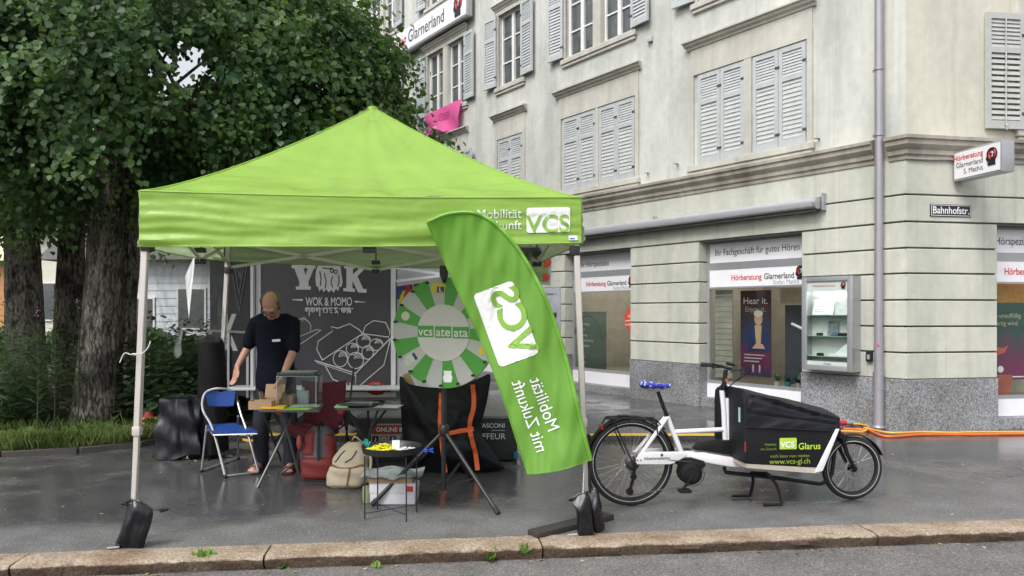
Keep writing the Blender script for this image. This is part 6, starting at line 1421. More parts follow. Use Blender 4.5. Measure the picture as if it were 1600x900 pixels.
q = bmb(); q.tube([bk(1174,738,.09), bk(1199,740,-.1)], .012, 8); q.build('stand_axle', M_BB, bike)
# ================================================================= food trailer behind the tent
TY = 9.6
def TP(px, py, off=0.0): return P(px, py, TY) + Vector((0,-off,0))
trailer = thing('food_trailer', 'dark food trailer with chalkboard sign panels behind the tent', 'food trailer', (-2.3, TY, 0))
M_CHALK = mat('chalkboard', (.028,.028,.034), .45, col2=(.055,.05,.058), scale=2.2)
M_TW = mat('trailer_white', srgb(205,206,208), .45, var=.04); M_CHK = mat('chalk_white', (.58,.58,.57), .7, var=.06)
M_TGR = mat('trailer_grey', srgb(128,130,134), .5, var=.06)
x0, x1, z0, z1 = TP(408,0).x, TP(611,0).x, TP(0,612).z, 2.75
q = MB(); q.box(x0, x1, TY, TY+.03, z0, z1); board = q.build('sign_board', M_CHALK, trailer)
for a, c, d, e in ((x0-.06,x0,z0-.07,z1+.06),(x1,x1+.06,z0-.07,z1+.06),(x0,x1,z0-.07,z0),(x0,x1,z1,z1+.06)):
    q = MB(); q.box(a,c,TY-.02,TY+.05,d,e); q.build('board_frame', M_TW, trailer, bevel=.004, seg=1)
q = MB(); q.box(x0-.05, x1+.95, TY+.06, TY+2.0, .38, 3.0); q.build('body', M_TGR, trailer, bevel=.02)
for (px_a, lab) in ((450,'wheel'),(560,'wheel')):
    q = MB(); c = TP(px_a, 0); c = Vector((c.x, TY+.25, .30)); q.ring(c, (0,1,0), .23, .07, 32, 8); wq = q.build('wheel', mat('tyre'), trailer, smooth=True); q = MB(); q.lathe([(.17,-.03),(.06,-.05),(.05,.03)], c, (0,1,0), 20); q.build('rim', M_ALU, wq, smooth=True)
tf = lambda px, py, off=.006: plane_frame(TP(px, py, off), (1,0,0), (0,0,1))
pxm = TY/F
# slab-serif letters as outlines (picture units), with the shaggy animal between them
def tpoly(pts, name, material, off, th=.003):
    q = MB(); q.prism([TP(440+x/3.75, 400+y/3.75, off) for x, y in pts], (0,-th,0)); return q.build(name, material, board)
tpoly([(60,52),(140,52),(140,72),(128,72),(140,112),(155,72),(143,72),(143,52),(200,52),(200,72),(190,72),(158,150),(158,178),(172,178),(172,197),(84,197),(84,178),(104,178),(104,150),(75,72),(60,72)], 'letter', M_CHK, .002)
tpoly([(366,52),(432,54),(432,74),(418,74),(418,108),(455,74),(444,74),(444,56),(496,58),(496,78),(484,78),(445,118),(478,192),(498,194),(498,216),(448,213),(416,146),(416,190),(430,192),(430,211),(362,206),(362,187),(380,188),(380,73),(366,72)], 'letter', M_CHK, .002)
yak = tpoly([(206,75),(216,50),(345,52),(350,100),(358,150),(352,182),(340,178),(332,205),(318,192),(306,217),(292,198),(276,214),(262,195),(246,212),(236,190),(222,208),(214,180),(204,178),(199,140),(200,105)], 'emblem', M_CHK, .002)
for px, py in ((296,86),(318,92)): 
    q = MB(); q.ring(TP(440+px/3.75,400+py/3.75,.010),(0,1,0),.022,.006,14,5); q.build('emblem_glasses', M_CHALK, yak)
for pts in (((225,90),(232,130),(228,175)),((250,100),(262,150),(255,190)),((300,120),(290,150),(300,185)),((335,110),(338,150),(330,180)),((240,70),(280,75),(300,70))):
    q = MB(); q.tube([TP(440+a/3.75,400+b_/3.75,.008) for a, b_ in pts], .006, 4); q.build('emblem_stroke', M_CHALK, yak)
text('WOK & MOMO', .150, tf(440+278/3.75, 400+291/3.75), M_CHK, board, bold=.016, sx=.56)
for a, c in (((62,252),(124,258)),((430,266),(494,272))):
    tpoly([(a[0],a[1]+ (2 if a[0] < 100 else -4)),(c[0],c[1]-6 if a[0] < 100 else c[1]-2),(c[0],c[1]+5 if a[0] < 100 else c[1]),(a[0],a[1]+6)], 'flourish', M_CHK, .002)
# Tibetan line, written stroke by stroke (x from the left of each letter, y down, letter box 30 wide, 26 high)
TIB = {'ga': ([(0,0),(26,0)],[(4,0),(2,14),(8,18),(11,10),(11,0)],[(24,0),(24,44)]), 'ya': ([(0,0),(27,0)],[(4,0),(3,16),(10,22),(22,18),(24,0)],[(13,0),(12,16)]), 'tsheg': ([(2,0),(5,6)],),
       'ba': ([(0,0),(26,0)],[(3,0),(2,24),(24,24),(24,0)],[(24,24),(24,0)]), 'za': ([(0,0),(26,0)],[(13,0),(4,10),(22,12),(8,22),(24,28)]), 'a': ([(0,0),(24,0)],[(20,0),(6,8),(20,14),(6,26)],[(20,14),(24,30)]),
       'cha': ([(0,0),(30,0)],[(4,0),(3,18),(14,24),(14,4)],[(14,24),(26,18),(26,0)],[(6,10),(24,10)]), 'sa': ([(0,0),(26,0)],[(4,0),(4,12),(14,20),(4,28)],[(12,0),(13,14),(24,26)],[(24,0),(24,28)])}
xq = 140
for nm_ in ('ga','ya','ga','tsheg','ba','za','a','tsheg','cha','sa','tsheg'):
    q = MB()
    for st_ in TIB[nm_]: q.tube([TP(440+(xq+a*.95)/3.75, 400+(306+b_*1.05)/3.75, .007) for a, b_ in st_], .0085, 5)
    q.build('letter', M_CHK, board); xq += 12 if nm_ == 'tsheg' else 31
text('H', .15, tf(440+391/3.75, 400+790/3.75), M_CHK, board, bold=.012, sx=.6)
text('33', .12, tf(440+98/3.75, 400+808/3.75), M_CHK, board, bold=.012, sx=.8)
def chalk(lines, name):
    q = MB()
    for pts, r_ in lines: q.tube([TP(440+a/3.75, 400+b_/3.75, .006) for a, b_ in pts], r_, 4)
    return q.build(name, M_CHK, board)
ell = lambda cx, cy, rx, ry, a0=0, a1=360, n=16: [(cx+rx*math.cos(math.radians(lerp(a0,a1,i/n))), cy+ry*math.sin(math.radians(lerp(a0,a1,i/n)))) for i in range(n+1)]
chalk([([(240,610),(207,548),(216,500),(300,440),(290,414),(330,424),(400,398),(455,432),(475,455)], .007), ([(475,455),(492,410),(540,380),(610,390),(635,442),(630,476),(475,455),(240,610)], .007), ([(195,612),(435,688),(640,482)], .009), ([(195,612),(215,628),(430,700),(435,688)], .005), ([(255,640),(300,722),(435,780),(435,690)], .007), ([(435,780),(600,640),(640,482)], .007)], 'chalk_drawing')
for cx, cy, rx, ry in ((345,602,42,48),(435,612,46,48),(415,545,36,34),(480,500,40,38),(505,565,34,40),(555,520,38,34)):
    chalk([(ell(cx,cy,rx,ry), .006)] + [(ell(cx+rx*.05*k, cy-ry*.1, rx*(.2+.16*k), ry*(.25+.15*k), 200+18*k, 330+8*k, 8), .004) for k in range(5)], 'chalk_drawing')
chalk([(ell(118,420,55,52,150,380), .005), (ell(132,372,12,12,120,400), .004), ([(105,520),(150,490),(225,440),(232,435),(205,432),(110,470)], .005), ([(62,480),(80,510),(110,512)], .006)], 'chalk_drawing')
q = MB(); q.ball(TP(589,606,.05), (.13,.05,.085), 14, 9); q.build('tail_light', mat('tail_red'), trailer, smooth=True)
for dx in (-5,4):
    q = MB(); q.ball(TP(590+dx,600,.10), .03, 10, 7); q.build('tail_light_lens', mat('lens_dark', (.12,.10,.10), .2), trailer, smooth=True)
q = MB(); q.box(x0-.3, x1+.2, TY-.34, TY-.02, .55, .585); q.build('counter_shelf', M_TW, trailer, bevel=.006)
# left return of the trailer, turned away, with the tail of the same lettering
a_, c_ = Vector((x0-.09, TY+.0, 0)), Vector((-4.15, 10.55, 0)); d_ = (c_-a_).normalized(); n_ = Vector((d_.y,-d_.x,0)); n_ = n_ if n_.y < 0 else -n_
q = MB(); q.prism([a_+Vector((0,0,.42)), c_+Vector((0,0,.42)), c_+Vector((0,0,2.75)), a_+Vector((0,0,2.75))], -n_*.05); sideb = q.build('side_board', M_CHALK, trailer)
SF = lambda s, z, o=.004: plane_frame(a_.lerp(c_, s)+Vector((0,0,z))+n_*o, -d_, (0,0,1))
text('K', .62, SF(.52,1.02), M_CHK, sideb, bold=.045, sx=.9)
q = MB(SF(.3,2.05)); 
for k in range(3): q.tube([(-.42+.1*k,.5,.004),(0,-.55+.22*k,.004),(.40-.1*k,.5,.004)], .008, 4)
for k in range(22): q.ring((random.uniform(-.14,.14)*(1.2),random.uniform(-.1,.42),.004),(0,0,1),random.uniform(.02,.05),.004,10,4,0,random.uniform(3,6))
q.build('chalk_drawing', mat('chalk_dim', (.25,.25,.25), .7), sideb)
q = MB(); q.box(x0-.10,x0-.065,TY-.10,TY-.02,.3,2.8); q.build('corner_post', M_TW, trailer)
# lower part of the side: cupboard frame
q = MB()
for s in (.08,.5,.92): q.bar(a_.lerp(c_,s)+n_*.03+Vector((0,0,.42)), a_.lerp(c_,s)+n_*.03+Vector((0,0,1.25)), .03, .03)
q.bar(a_+n_*.03+Vector((0,0,1.24)), c_+n_*.03+Vector((0,0,1.24)), .03, .03); q.build('cupboard_frame', M_ALU, trailer)
# open service hatch at the right with arms
q = MB(); q.box(x1+.07, x1+.95, TY+.02, TY+.055, .5, 2.25); q.build('hatch_panel', mat('hatch_grey', srgb(172,174,176), .5, var=.05), trailer)
for py, py2 in ((419,431),(440,434)):
    q = MB(); q.bar(TP(622,py,.1), TP(694,py2,.5), .035, .03); q.build('hatch_arm', M_TW, trailer)
for k, (px, py, c_f, lb) in enumerate(((628,448,(.02,.04,.13),'navy'),(640,446,(.35,.02,.03),'dark red'),(655,444,(.02,.12,.06),'dark green'),(634,455,(.62,.50,.02),'yellow'),(665,440,(.62,.50,.02),'golden'))):
    p = TP(px, py, .12); wv = .055
    q = MB(); q.grid(lambda s, t, p=p: p + Vector((lerp(-wv,wv,s), .01*math.sin(5*s+t*3+k), -t*.16+.01*s)), 8, 8)
    tag(q.build('prayer_flag', mat('prayer_'+lb.replace(' ','_'), c_f, .7, transl=.2), normals=False, smooth=True), lb + ' prayer flag on the string beside the prize wheel', 'prayer flag', 'prayer flags on the trailer hatch')

# ================================================================= black crate signs behind the tent
cr1 = thing('sign_crate', 'black crate with red online booking sign behind the small round table', 'crate', G(615,722))
Y1 = G(0,722).y
def CP(px, py, off=0): return P(px, py, Y1) + Vector((0,-off,0))
q = MB(); q.box(CP(560,0).x, CP(664,0).x, Y1, Y1+.42, 0.0, CP(0,654).z); q.build('crate_body', mat('crate_black', (.03,.03,.032), .5), cr1, bevel=.012)
q = MB(); q.box(CP(558,0).x, CP(668,0).x, Y1-.02, Y1+.44, CP(0,654).z+.001, CP(0,654).z+.03); q.build('crate_lid', mat('crate_grey', (.22,.225,.23), .6), cr1, bevel=.006)
q = MB(); q.box(CP(580,0).x, CP(662,0).x, Y1-.012, Y1-.001, CP(0,694).z, CP(0,662).z); sg = q.build('sign_plate', mat('plate_sage', (.36,.38,.34), .5), cr1)
q = MB(); q.box(CP(581,0).x, CP(662,0).x, Y1-.016, Y1-.0125, CP(0,678).z, CP(0,664).z); rp = q.build('red_band', mat('band_red', (.30,.03,.025), .5), sg)
text('ONLINE BUCHEN', .062, plane_frame(CP(588,674,.018), (1,0,0), (0,0,1)), M_PRW, rp, align='LEFT', bold=.012, sx=.95)
for k, px in enumerate((587,600.5,614)):
    M_ = plane_frame(CP(px,686,.0135), (1,0,0), (0,0,1)); ic = plate(round_rect(.068,.068,.012), M_, 0, .002, 'icon', mat('icon_%s' % ('black','magenta','violet')[k], ((.02,.02,.022),(.30,.10,.12),(.05,.05,.12))[k], .5), sg)
    if k == 1: q = MB(M_); q.ring((0,0,.003),(0,0,1),.017,.003,16,4); q.build('icon_mark', M_PRW, ic)
    else: text('♪' if k == 0 else 'f', .06, M_ @ Matrix.Translation((0,-.02,.003)), M_PRW, ic, bold=.01)
q = MB(); q.box(CP(626,0).x,CP(660,0).x,Y1-.0155,Y1-.0125,CP(0,692).z,CP(0,681).z); q.build('dark_band', mat('plate_dark', (.10,.11,.10), .5), sg)
cr2 = thing('sign_crate', 'black crate with white lettering right of the bag with orange straps', 'crate', G(785,722))
q = MB(); q.box(CP(728,0).x, CP(808,0).x, Y1, Y1+.42, .02, CP(0,654).z); q.build('crate_body', mat('crate_black'), cr2, bevel=.012)
q = MB(); q.box(CP(726,0).x, CP(810,0).x, Y1-.02, Y1+.44, CP(0,654).z+.001, CP(0,654).z+.03); q.build('crate_lid', mat('crate_grey'), cr2, bevel=.006)
q = MB(); q.box(CP(730,0).x, CP(806,0).x, Y1-.008, Y1-.001, CP(0,690).z, CP(0,660).z); pl = q.build('sign_plate', mat('crate_panel', (.022,.022,.024), .4), cr2)
text('TASCONI', .062, plane_frame(CP(789,668,.011), (1,0,0), (0,0,1)), M_PRW, pl, align='RIGHT', bold=.008)
text('COIFFEUR', .085, plane_frame(CP(790,686,.011), (1,0,0), (0,0,1)), M_PRW, pl, align='RIGHT'); q = MB(); q.box(CP(768,0).x,CP(789,0).x,Y1-.012,Y1-.009,CP(0,672.6).z,CP(0,672).z); q.build('rule', M_PRW, pl)
q = MB(); q.box(CP(803,0).x,CP(809,0).x,Y1-.02,Y1-.002,CP(0,716).z,CP(0,706).z); q.build('corner_cap', mat('cap_teal', (.02,.20,.26), .5), cr2)

# ================================================================= carry bag with orange straps
cb = thing('carry_bag', 'large black carry bag with orange straps standing behind the wheel tripod', 'bag', G(712,735))
by = G(0,735).y; bp_ = lambda px, py, o=0: P(px, py, by)+Vector((0,-o,0))
outl = [(641,735),(632,690),(629,640),(627,588),(640,598),(680,604),(720,600),(748,590),(766,584),(764,612),(758,640),(752,668),(762,690),(784,722),(786,731),(740,736),(690,737)]
def bag_z(px, py): return .13*max(0, 1-((px-705)/92)**2)**.5*(.55+.45*min(1,(py-580)/90)) + .05*noise.noise(Vector((px/26,py/34,.2))) + .03*noise.noise(Vector((px/11,py/15,3)))
M_BAGF = mat('bag_fabric', (.006,.0065,.009), .55, bump=.4, bscale=16, spec=.25)
edgeK = [(i/(len(outl)-1), (*p, 0)) for i, p in enumerate(outl)]
q = MB(); ctr = (700,672)
def bagf(s, t):
    e = curve_at(edgeK, s) if s < 1 else Vector((*outl[0],0)); px, py = lerp(ctr[0], e.x, t), lerp(ctr[1], e.y, t)
    if s >= .999: e = Vector((*outl[-1],0)); px, py = lerp(ctr[0], e.x, t), lerp(ctr[1], e.y, t)
    return bp_(px, py, .10 + bag_z(px, py)*(1-t**4))
q.grid(bagf, 80, 14); q.add([bagf(0,1), bagf(1,1), bagf(.5,0)], [(0,1,2)])
def bagb(s, t):
    p = bagf(s, t); p.y = by + (by-p.y)*.8*(1-t**4) - .0 ; return p if t < .999 else bagf(s, 1)
q.grid(bagb, 80, 14); q.build('body', M_BAGF, cb, smooth=True, normals=False)
def strap(pts, w_, name='strap'):
    q = MB(); pp = smooth_path([(*p,0) for p in pts], 30)
    P3 = [bp_(p.x, p.y, .115 + bag_z(p.x, p.y)) for p in pp]
    for i in range(len(pp)-1):
        d = (P3[i+1]-P3[i]).normalized(); s_ = d.cross(Vector((0,1,0))).normalized()*w_/2
        q.add([P3[i]-s_, P3[i]+s_, P3[i+1]+s_, P3[i+1]-s_], [(0,1,2,3)])
    q.build(name, mat('strap_orange', (.72,.13,.03), .55), cb, normals=False)
strap([(740,598),(742,630),(736,660),(744,700),(748,727)], .042); strap([(692,610),(691,650),(694,690),(700,730)], .034); strap([(697,672),(720,668),(742,664)], .04)
q = MB(); q.prism([bp_(p[0],p[1],.06) for p in ((630,585),(640,582),(650,606),(646,622),(636,612))], (0,.06,0)); tag(q.build('cardboard_tube', mat('cardboard', (.40,.27,.14), .8), bevel=.01), 'tan cardboard piece sticking out of the black carry bag', 'cardboard')

# ================================================================= blue folding chair
M_CHR = mat('chrome_tube', (.55,.55,.56), .25, .85); M_BLUE = mat('blue_vinyl', (.012,.055,.26), .42, bump=.2, bscale=30)
chair = thing('folding_chair', 'blue folding chair with chrome tube frame left of the man', 'chair', G(358,742))
fb_ = lambda px, py, Y: P(px, py, Y)
YN, YF = 6.95, 7.42
for (ys, dx) in ((0,0),(1,1)):
    pass
# near and far side frames: the long tube from the back top to the front foot, and the short rear tube
tL_, tR_ = P(320,612,7.28), P(366,612,7.34)
fL, fR = G(352,747), G(404,741); rL, rR = G(315,738), G(372,718)
q = MB(); q.tube(smooth_path([fL+Vector((0,0,.015)), P(333,672,7.05), P(317,640,7.2), P(319,617,7.26), P(330,609,7.28), P(345,607,7.3), P(360,610,7.33), P(369,620,7.32), P(376,645,7.25), P(388,680,7.12), fR+Vector((0,0,.015))], 60), .0115, 8); q.build('back_frame', M_CHR, chair, smooth=True)
for a, c in ((rL, P(323,664,7.12)), (rR, P(372,650,7.24))):
    q = MB(); q.tube([a+Vector((0,0,.015)), c], .0105, 8); q.build('leg', M_CHR, chair, smooth=True)
q = MB(); q.tube([fL+Vector((0,0,.02)), fR+Vector((0,0,.02))], .0105, 8); q.build('front_rail', M_CHR, chair, smooth=True)
q = MB(); q.tube([rL+Vector((0,0,.02)), rR+Vector((0,0,.02))], .0105, 8); q.build('rear_rail', M_CHR, chair, smooth=True)
for f_ in (fL, fR, rL, rR):
    q = MB(); q.ball(f_+Vector((0,0,.018)), .018, 10, 7); q.build('foot_cap', M_BLKP, chair, smooth=True)
sp_ = [P(324,668,7.32), P(333,676,6.98), P(402,668,7.05), P(366,660,7.42)]
q = MB()
def seatf(s, t):
    p = sp_[0].lerp(sp_[3], s).lerp(sp_[1].lerp(sp_[2], s), t); p.z = lerp(.425,.41,t) + .012*math.sin(PI*s)*math.sin(PI*t); return p
q.grid(seatf, 12, 12); q.grid(lambda s, t: seatf(s, t)-Vector((0,0,.03)), 12, 12)
for e in ((lambda k: seatf(k,0)),(lambda k: seatf(k,1)),(lambda k: seatf(0,k)),(lambda k: seatf(1,k))):
    q.grid(lambda s, t, e=e: e(s)-Vector((0,0,.03*t)), 12, 1)
q.build('seat', M_BLUE, chair, smooth=True, normals=False)
q = MB(); q.tube([seatf(k/10,1)-Vector((0,0,.032)) for k in range(11)] , .008, 6); q.tube([seatf(0,k/10)-Vector((0,0,.032)) for k in range(11)], .008, 6); q.tube([seatf(1,k/10)-Vector((0,0,.032)) for k in range(11)], .008, 6); q.build('seat_rim', M_CHR, chair, smooth=True)
def backf(s, t):
    px = lerp(lerp(320,325,t), lerp(368,365,t), s); py = lerp(612,634,t) - 2*math.sin(PI*s) + (3*math.sin(PI*s) if t > .5 else 0) + (3*math.exp(-((s-.5)/.12)**2) if t < .1 else 0)
    return P(px, py, 7.26 + .05*math.sin(PI*s))
q = MB(); q.grid(backf, 16, 6); q.grid(lambda s, t: backf(s,t)+Vector((0,.022,0)), 16, 6)
for e in ((lambda k: backf(k,0)),(lambda k: backf(k,1))): q.grid(lambda s, t, e=e: e(s)+Vector((0,.022*t,0)), 16, 1)
q.build('backrest', M_BLUE, chair, smooth=True, normals=False)

# ================================================================= folding tables
def fold_table(label, corners, z, legs, mt, cat='table'):
    cx = sum(c[0] for c in corners)/4; cy = sum(c[1] for c in corners)/4
    t = thing('folding_table', label, cat, (cx, cy, 0), group='folding tables under the tent')
    q = MB(); q.prism([(x, y, z-.018) for x, y in corners], (0,0,.018)); q.build('table_top', mt, t, bevel=.006)
    for a, c in legs:
        q = MB(); q.tube([a, c], .011, 8); q.build('leg', mat('leg_grey', (.10,.10,.105), .4, .5) if a.z < .7 else M_CHR, t, smooth=True)
    return t
def PX(px, Y): return (px-CX)/F*Y
tz = .66
Yf = (H-tz)*F/(641-HY); Yb = Yf+.48
M_TTOP = mat('table_top_dark', (.05,.05,.052), .35)
fold_table('left folding table holding boxes and flyers before the man', [(PX(404,Yf),Yf),(PX(500,Yf),Yf-.02),(PX(506,Yb),Yb),(PX(420,Yb),Yb)], tz,
    [(G(402,762), P(462,640,6.9)), (G(440,722), P(410,640,6.7)), (G(470,752), P(440,642,6.65)), (G(478,735), P(455,640,7.0))], M_TTOP)
Yf2 = Yf+.12; Yb2 = Yf2+.5
fold_table('right folding table with papers between camping chair and bag', [(PX(524,Yf2),Yf2),(PX(622,Yf2),Yf2),(PX(610,Yb2),Yb2),(PX(530,Yb2),Yb2)], tz,
    [(G(596,735), P(540,636,6.9)), (G(556,740), P(592,636,6.85)), (G(575,725), P(575,636,7.1)), (G(545,722), P(606,636,7.1))], M_TTOP)
def flat(name, lb, cat, px0, px1, Y0, Y1_, z, th, m_, rot=0.0, bev=.002):
    xa, xb = PX(px0, (Y0+Y1_)/2), PX(px1, (Y0+Y1_)/2); c = Vector(((xa+xb)/2, (Y0+Y1_)/2, z+th/2))
    q = MB(); q.obox(c, (xb-xa, Y1_-Y0, th), Matrix.Rotation(rot, 3, 'Z')); return tag(q.build(name, m_, bevel=bev, seg=1), lb, cat)
T0 = tz+.001
flat('flyer', 'lime green flyer at the front edge of the left table', 'flyer', 436, 486, Yf+.01, Yf+.16, T0, .003, mat('flyer_green', (.28,.58,.06), .5), -.1)
flat('leaflet_stack', 'yellow leaflet stack on the left table before the cardboard box', 'leaflets', 411, 446, Yf+.02, Yf+.15, T0+.004, .02, mat('leaflet_yellow', (.72,.40,.01), .5), .05)
flat('paper_sheet', 'pale sheet lying at the back of the left table', 'paper', 455, 500, Yf+.2, Yf+.4, T0, .004, mat('paper_pale', (.55,.60,.52), .6), .1)
flat('paper_sheet', 'white sheet at the right end of the right table', 'paper', 588, 626, Yf2+.02, Yf2+.24, T0, .003, mat('paper_white', (.68,.68,.68), .6), -.12)
flat('leaflet_stack', 'pale green leaflet stack at the left end of the right table', 'leaflets', 524, 545, Yf2+.03, Yf2+.2, T0, .012, mat('leaflet_pale', (.45,.62,.36), .6), .1)
flat('brochure', 'grey brochure on the middle of the right table', 'brochure', 540, 590, Yf2+.12, Yf2+.34, T0+.004, .014, mat('brochure_grey', (.30,.33,.36), .5), .15)
flat('brochure', 'dark brochure overlapping the grey one on the right table', 'brochure', 532, 575, Yf2+.03, Yf2+.14, T0+.02, .008, mat('brochure_dark', (.06,.065,.07), .5), -.2)
q = MB(); c_ = P(590,634,Yf2+.05); q.tube([c_+Vector((math.sin(k*.9)*.05,math.cos(k*.7)*.04,.015+.01*math.sin(k))) for k in range(24)], .006, 5); tag(q.build('cable_bundle', M_BLKP, smooth=True), 'small black cable bundle lying on the right table', 'cable')
# cardboard boxes
def open_box(name, lb, px0, px1, Y, pyt, pyb, d, flap):
    t = thing(name, lb, 'box', (PX((px0+px1)/2,Y), Y, T0)); xa, xb = PX(px0,Y), PX(px1,Y); za = T0; zb = P(0,pyt,Y).z
    m_ = mat('box_brown', (.42,.27,.16), .75, var=.06)
    q = MB(); q.box(xa,xb,Y,Y+.006,za,zb); q.box(xa,xb,Y+d-.006,Y+d,za,zb); q.box(xa,xa+.006,Y+.006,Y+d-.006,za,zb); q.box(xb-.006,xb,Y+.006,Y+d-.006,za,zb); q.box(xa+.006,xb-.006,Y+.006,Y+d-.006,za,za+.005); q.build('carton', m_, t)
    if flap:
        q = MB(); q.obox(((xa+xb)/2, Y+d+.03, zb+.055), (xb-xa, .005, .13), Matrix.Rotation(-.35,3,'X')); q.build('lid', m_, t)
        for s, x in ((-1,xa),(1,xb)):
            q = MB(); q.obox((x+s*.01, Y+d*.6, zb+.03), (.005, d*.6, .06), Matrix.Rotation(s*.25,3,'Y')); q.build('flap', m_, t)
    return t
open_box('cardboard_box', 'low tan cardboard box at the left corner of the table', 388, 424, Yf+.03, 627, 637, .12, False)
open_box('cardboard_box', 'tan cardboard box with raised lid on the left table', 405, 436, Yf+.20, 624, 636, .14, True)
open_box('cardboard_box', 'tan cardboard box behind the clear bin on the left table', 430, 456, Yf+.32, 618, 636, .14, False)
# clear plastic bin with a dark lid
cbn = thing('clear_bin', 'clear acrylic bin with dark rimmed lid on the left table', 'bin', (PX(462,Yf+.2), Yf+.2, T0))
Yc_ = Yf+.18; xa, xb = PX(432,Yc_), PX(494,Yc_); zb = P(0,588,Yc_).z
gm = glass('acrylic', (.90,.93,.93), 1.0, .03)
for bxx in ((xa,xb,Yc_,Yc_+.004),(xa,xb,Yc_+.22,Yc_+.224),(xa,xa+.004,Yc_+.005,Yc_+.219),(xb-.004,xb,Yc_+.005,Yc_+.219)):
    q = MB(); q.box(*bxx, T0, zb); q.build('side_pane', gm, cbn)
q = MB()
for x in (xa+.002, xb-.002):
    q.tube([(x,Yc_,T0),(x,Yc_,zb)], .003, 5)
q.tube([(xa,Yc_,zb),(xb,Yc_,zb)], .004, 5); q.build('bright_edge', mat('edge_pale', (.5,.52,.52), .3), cbn)
q = MB(); q.prism([(x, y, zb+.002) for x, y in round_rect(xb-xa+.015, .24, .04, 4, (xa+xb)/2, Yc_+.112)], (0,0,.03)); q.build('lid_rim', mat('lid_dark', (.03,.04,.04), .35), cbn, bevel=.006)
q = MB(); q.prism([(x, y, zb+.032) for x, y in round_rect((xb-xa)*.85, .19, .03, 4, (xa+xb)/2, Yc_+.112)], (0,0,.006)); q.build('lid_top', mat('lid_grey', (.30,.33,.33), .35), cbn)
q = MB(); q.box(PX(466,7.0), PX(482,7.0), Yf+.42, Yf+.48, T0, T0+.12); q.lathe([(.012,0),(.012,.03)], (PX(474,7), Yf+.45, T0+.12), n=10); tag(q.build('bottle', mat('bottle_white', (.6,.6,.62), .4), bevel=.01), 'white bottle standing on the left table beside the clear bin', 'bottle')

# ================================================================= camping chair
M_MAR = mat('maroon_fabric', (.11,.010,.022), .8, bump=.3, bscale=40, var=.15)
cc_ = thing('camping_chair', 'dark red folding camping chair behind the tables', 'chair', G(508,730))
Yk = 7.45
def kb(s, t):
    px = lerp(lerp(471,476,t), lerp(541,536,t), s); py = lerp(594,665,t) + 4*math.sin(PI*s)*(1-t); return P(px, py, Yk - .30*t**2*0 + .06*math.sin(PI*s) + .12*(1-t))
q = MB(); q.grid(kb, 16, 14); q.grid(lambda s, t: kb(s,t)+Vector((0,.015,0)), 16, 14); q.build('back_fabric', M_MAR, cc_, smooth=True, normals=False)
def ks2(s, t):
    px = lerp(474,540,s) + lerp(0, -6+12*s, t); p = P(px, 665, Yk); return Vector((p.x, Yk-.02-.42*t, .44 - .05*math.sin(PI*s) + .05*t))
q = MB(); q.grid(ks2, 14, 12); q.grid(lambda s, t: ks2(s,t)-Vector((0,0,.012)), 14, 12); q.grid(lambda s, t: ks2(s,1)-Vector((0,0,.10*t)), 14, 3); q.build('seat_fabric', M_MAR, cc_, smooth=True, normals=False)
for s in (-1,1):
    xs_ = PX(505,Yk)+s*.28
    def arm(u, t, xs_=xs_, s=s): return Vector((xs_+lerp(-.04,.04,u)+s*.01, Yk-.02-.42*t, .63-.03*math.sin(PI*t)))
    q = MB(); q.grid(arm, 3, 10); q.grid(lambda u, t: arm(u,t)-Vector((0,0,.01)), 3, 10); q.build('armrest', M_MAR, cc_, smooth=True, normals=False)
    q = MB(); q.ball((xs_-s*.0, Yk-.46, .60), (.04,.02,.045), 10, 8); q.build('arm_cap', mat('cap_red', (.45,.05,.06), .5), cc_, smooth=True)
    for a, c in (((xs_,Yk+.02,.015),(xs_,Yk-.44,.64)), ((xs_,Yk-.44,.015),(xs_,Yk+.08,.95)), ((xs_,Yk-.44,.015),(PX(505,Yk)-s*.25,Yk-.44,.44)), ((xs_,Yk+.02,.015),(PX(505,Yk)-s*.25,Yk+.02,.44))):
        q = MB(); q.tube([a,c], .009, 7); q.build('frame_tube', M_BLKP, cc_, smooth=True)

# ================================================================= backpacks
def blob(fn, nu, nv, name, m_, parent): 
    q = MB(); q.grid(fn, nu, nv); return q.build(name, m_, parent, smooth=True, normals=False)
def pack(fnw, base, w_, d_, h, lean, sd):
    r_ = random.Random(sd); ph = [r_.uniform(0,6.3) for _ in range(6)]
    def f(s, t):
        a = 2*PI*s; ca, sa = math.cos(a), math.sin(a); pw = fnw(t)
        ex = .62; x = math.copysign(abs(ca)**ex, ca)*w_/2*pw; y = math.copysign(abs(sa)**ex, sa)*d_/2*pw**.8
        k = 1 + .03*math.sin(13*t+ph[0]+2*a) + .025*math.sin(23*t+4*a+ph[1])
        return base + Vector((x*k + lean[0]*t, y*k + lean[1]*t, .005 + h*t))
    return f
rp_ = thing('red_backpack', 'red and grey backpack standing on the asphalt beside the table legs', 'backpack', G(494,753))
pw = lambda t: (.86+.14*math.sin(PI*min(1,t*1.6))) * (1 if t < .72 else math.sqrt(max(.0,1-((t-.72)/.30)**2)))
rb = rp_.location.copy(); rb.y += .12
fR_ = pack(pw, rb, .31, .22, .47, (.0,.03), 2)
blob(fR_, 48, 36, 'main_bag', mat('pack_grey', (.10,.10,.115), .7, bump=.3, bscale=40), rp_)
M_PR = mat('pack_red', (.17,.018,.016), .65, bump=.35, bscale=30)
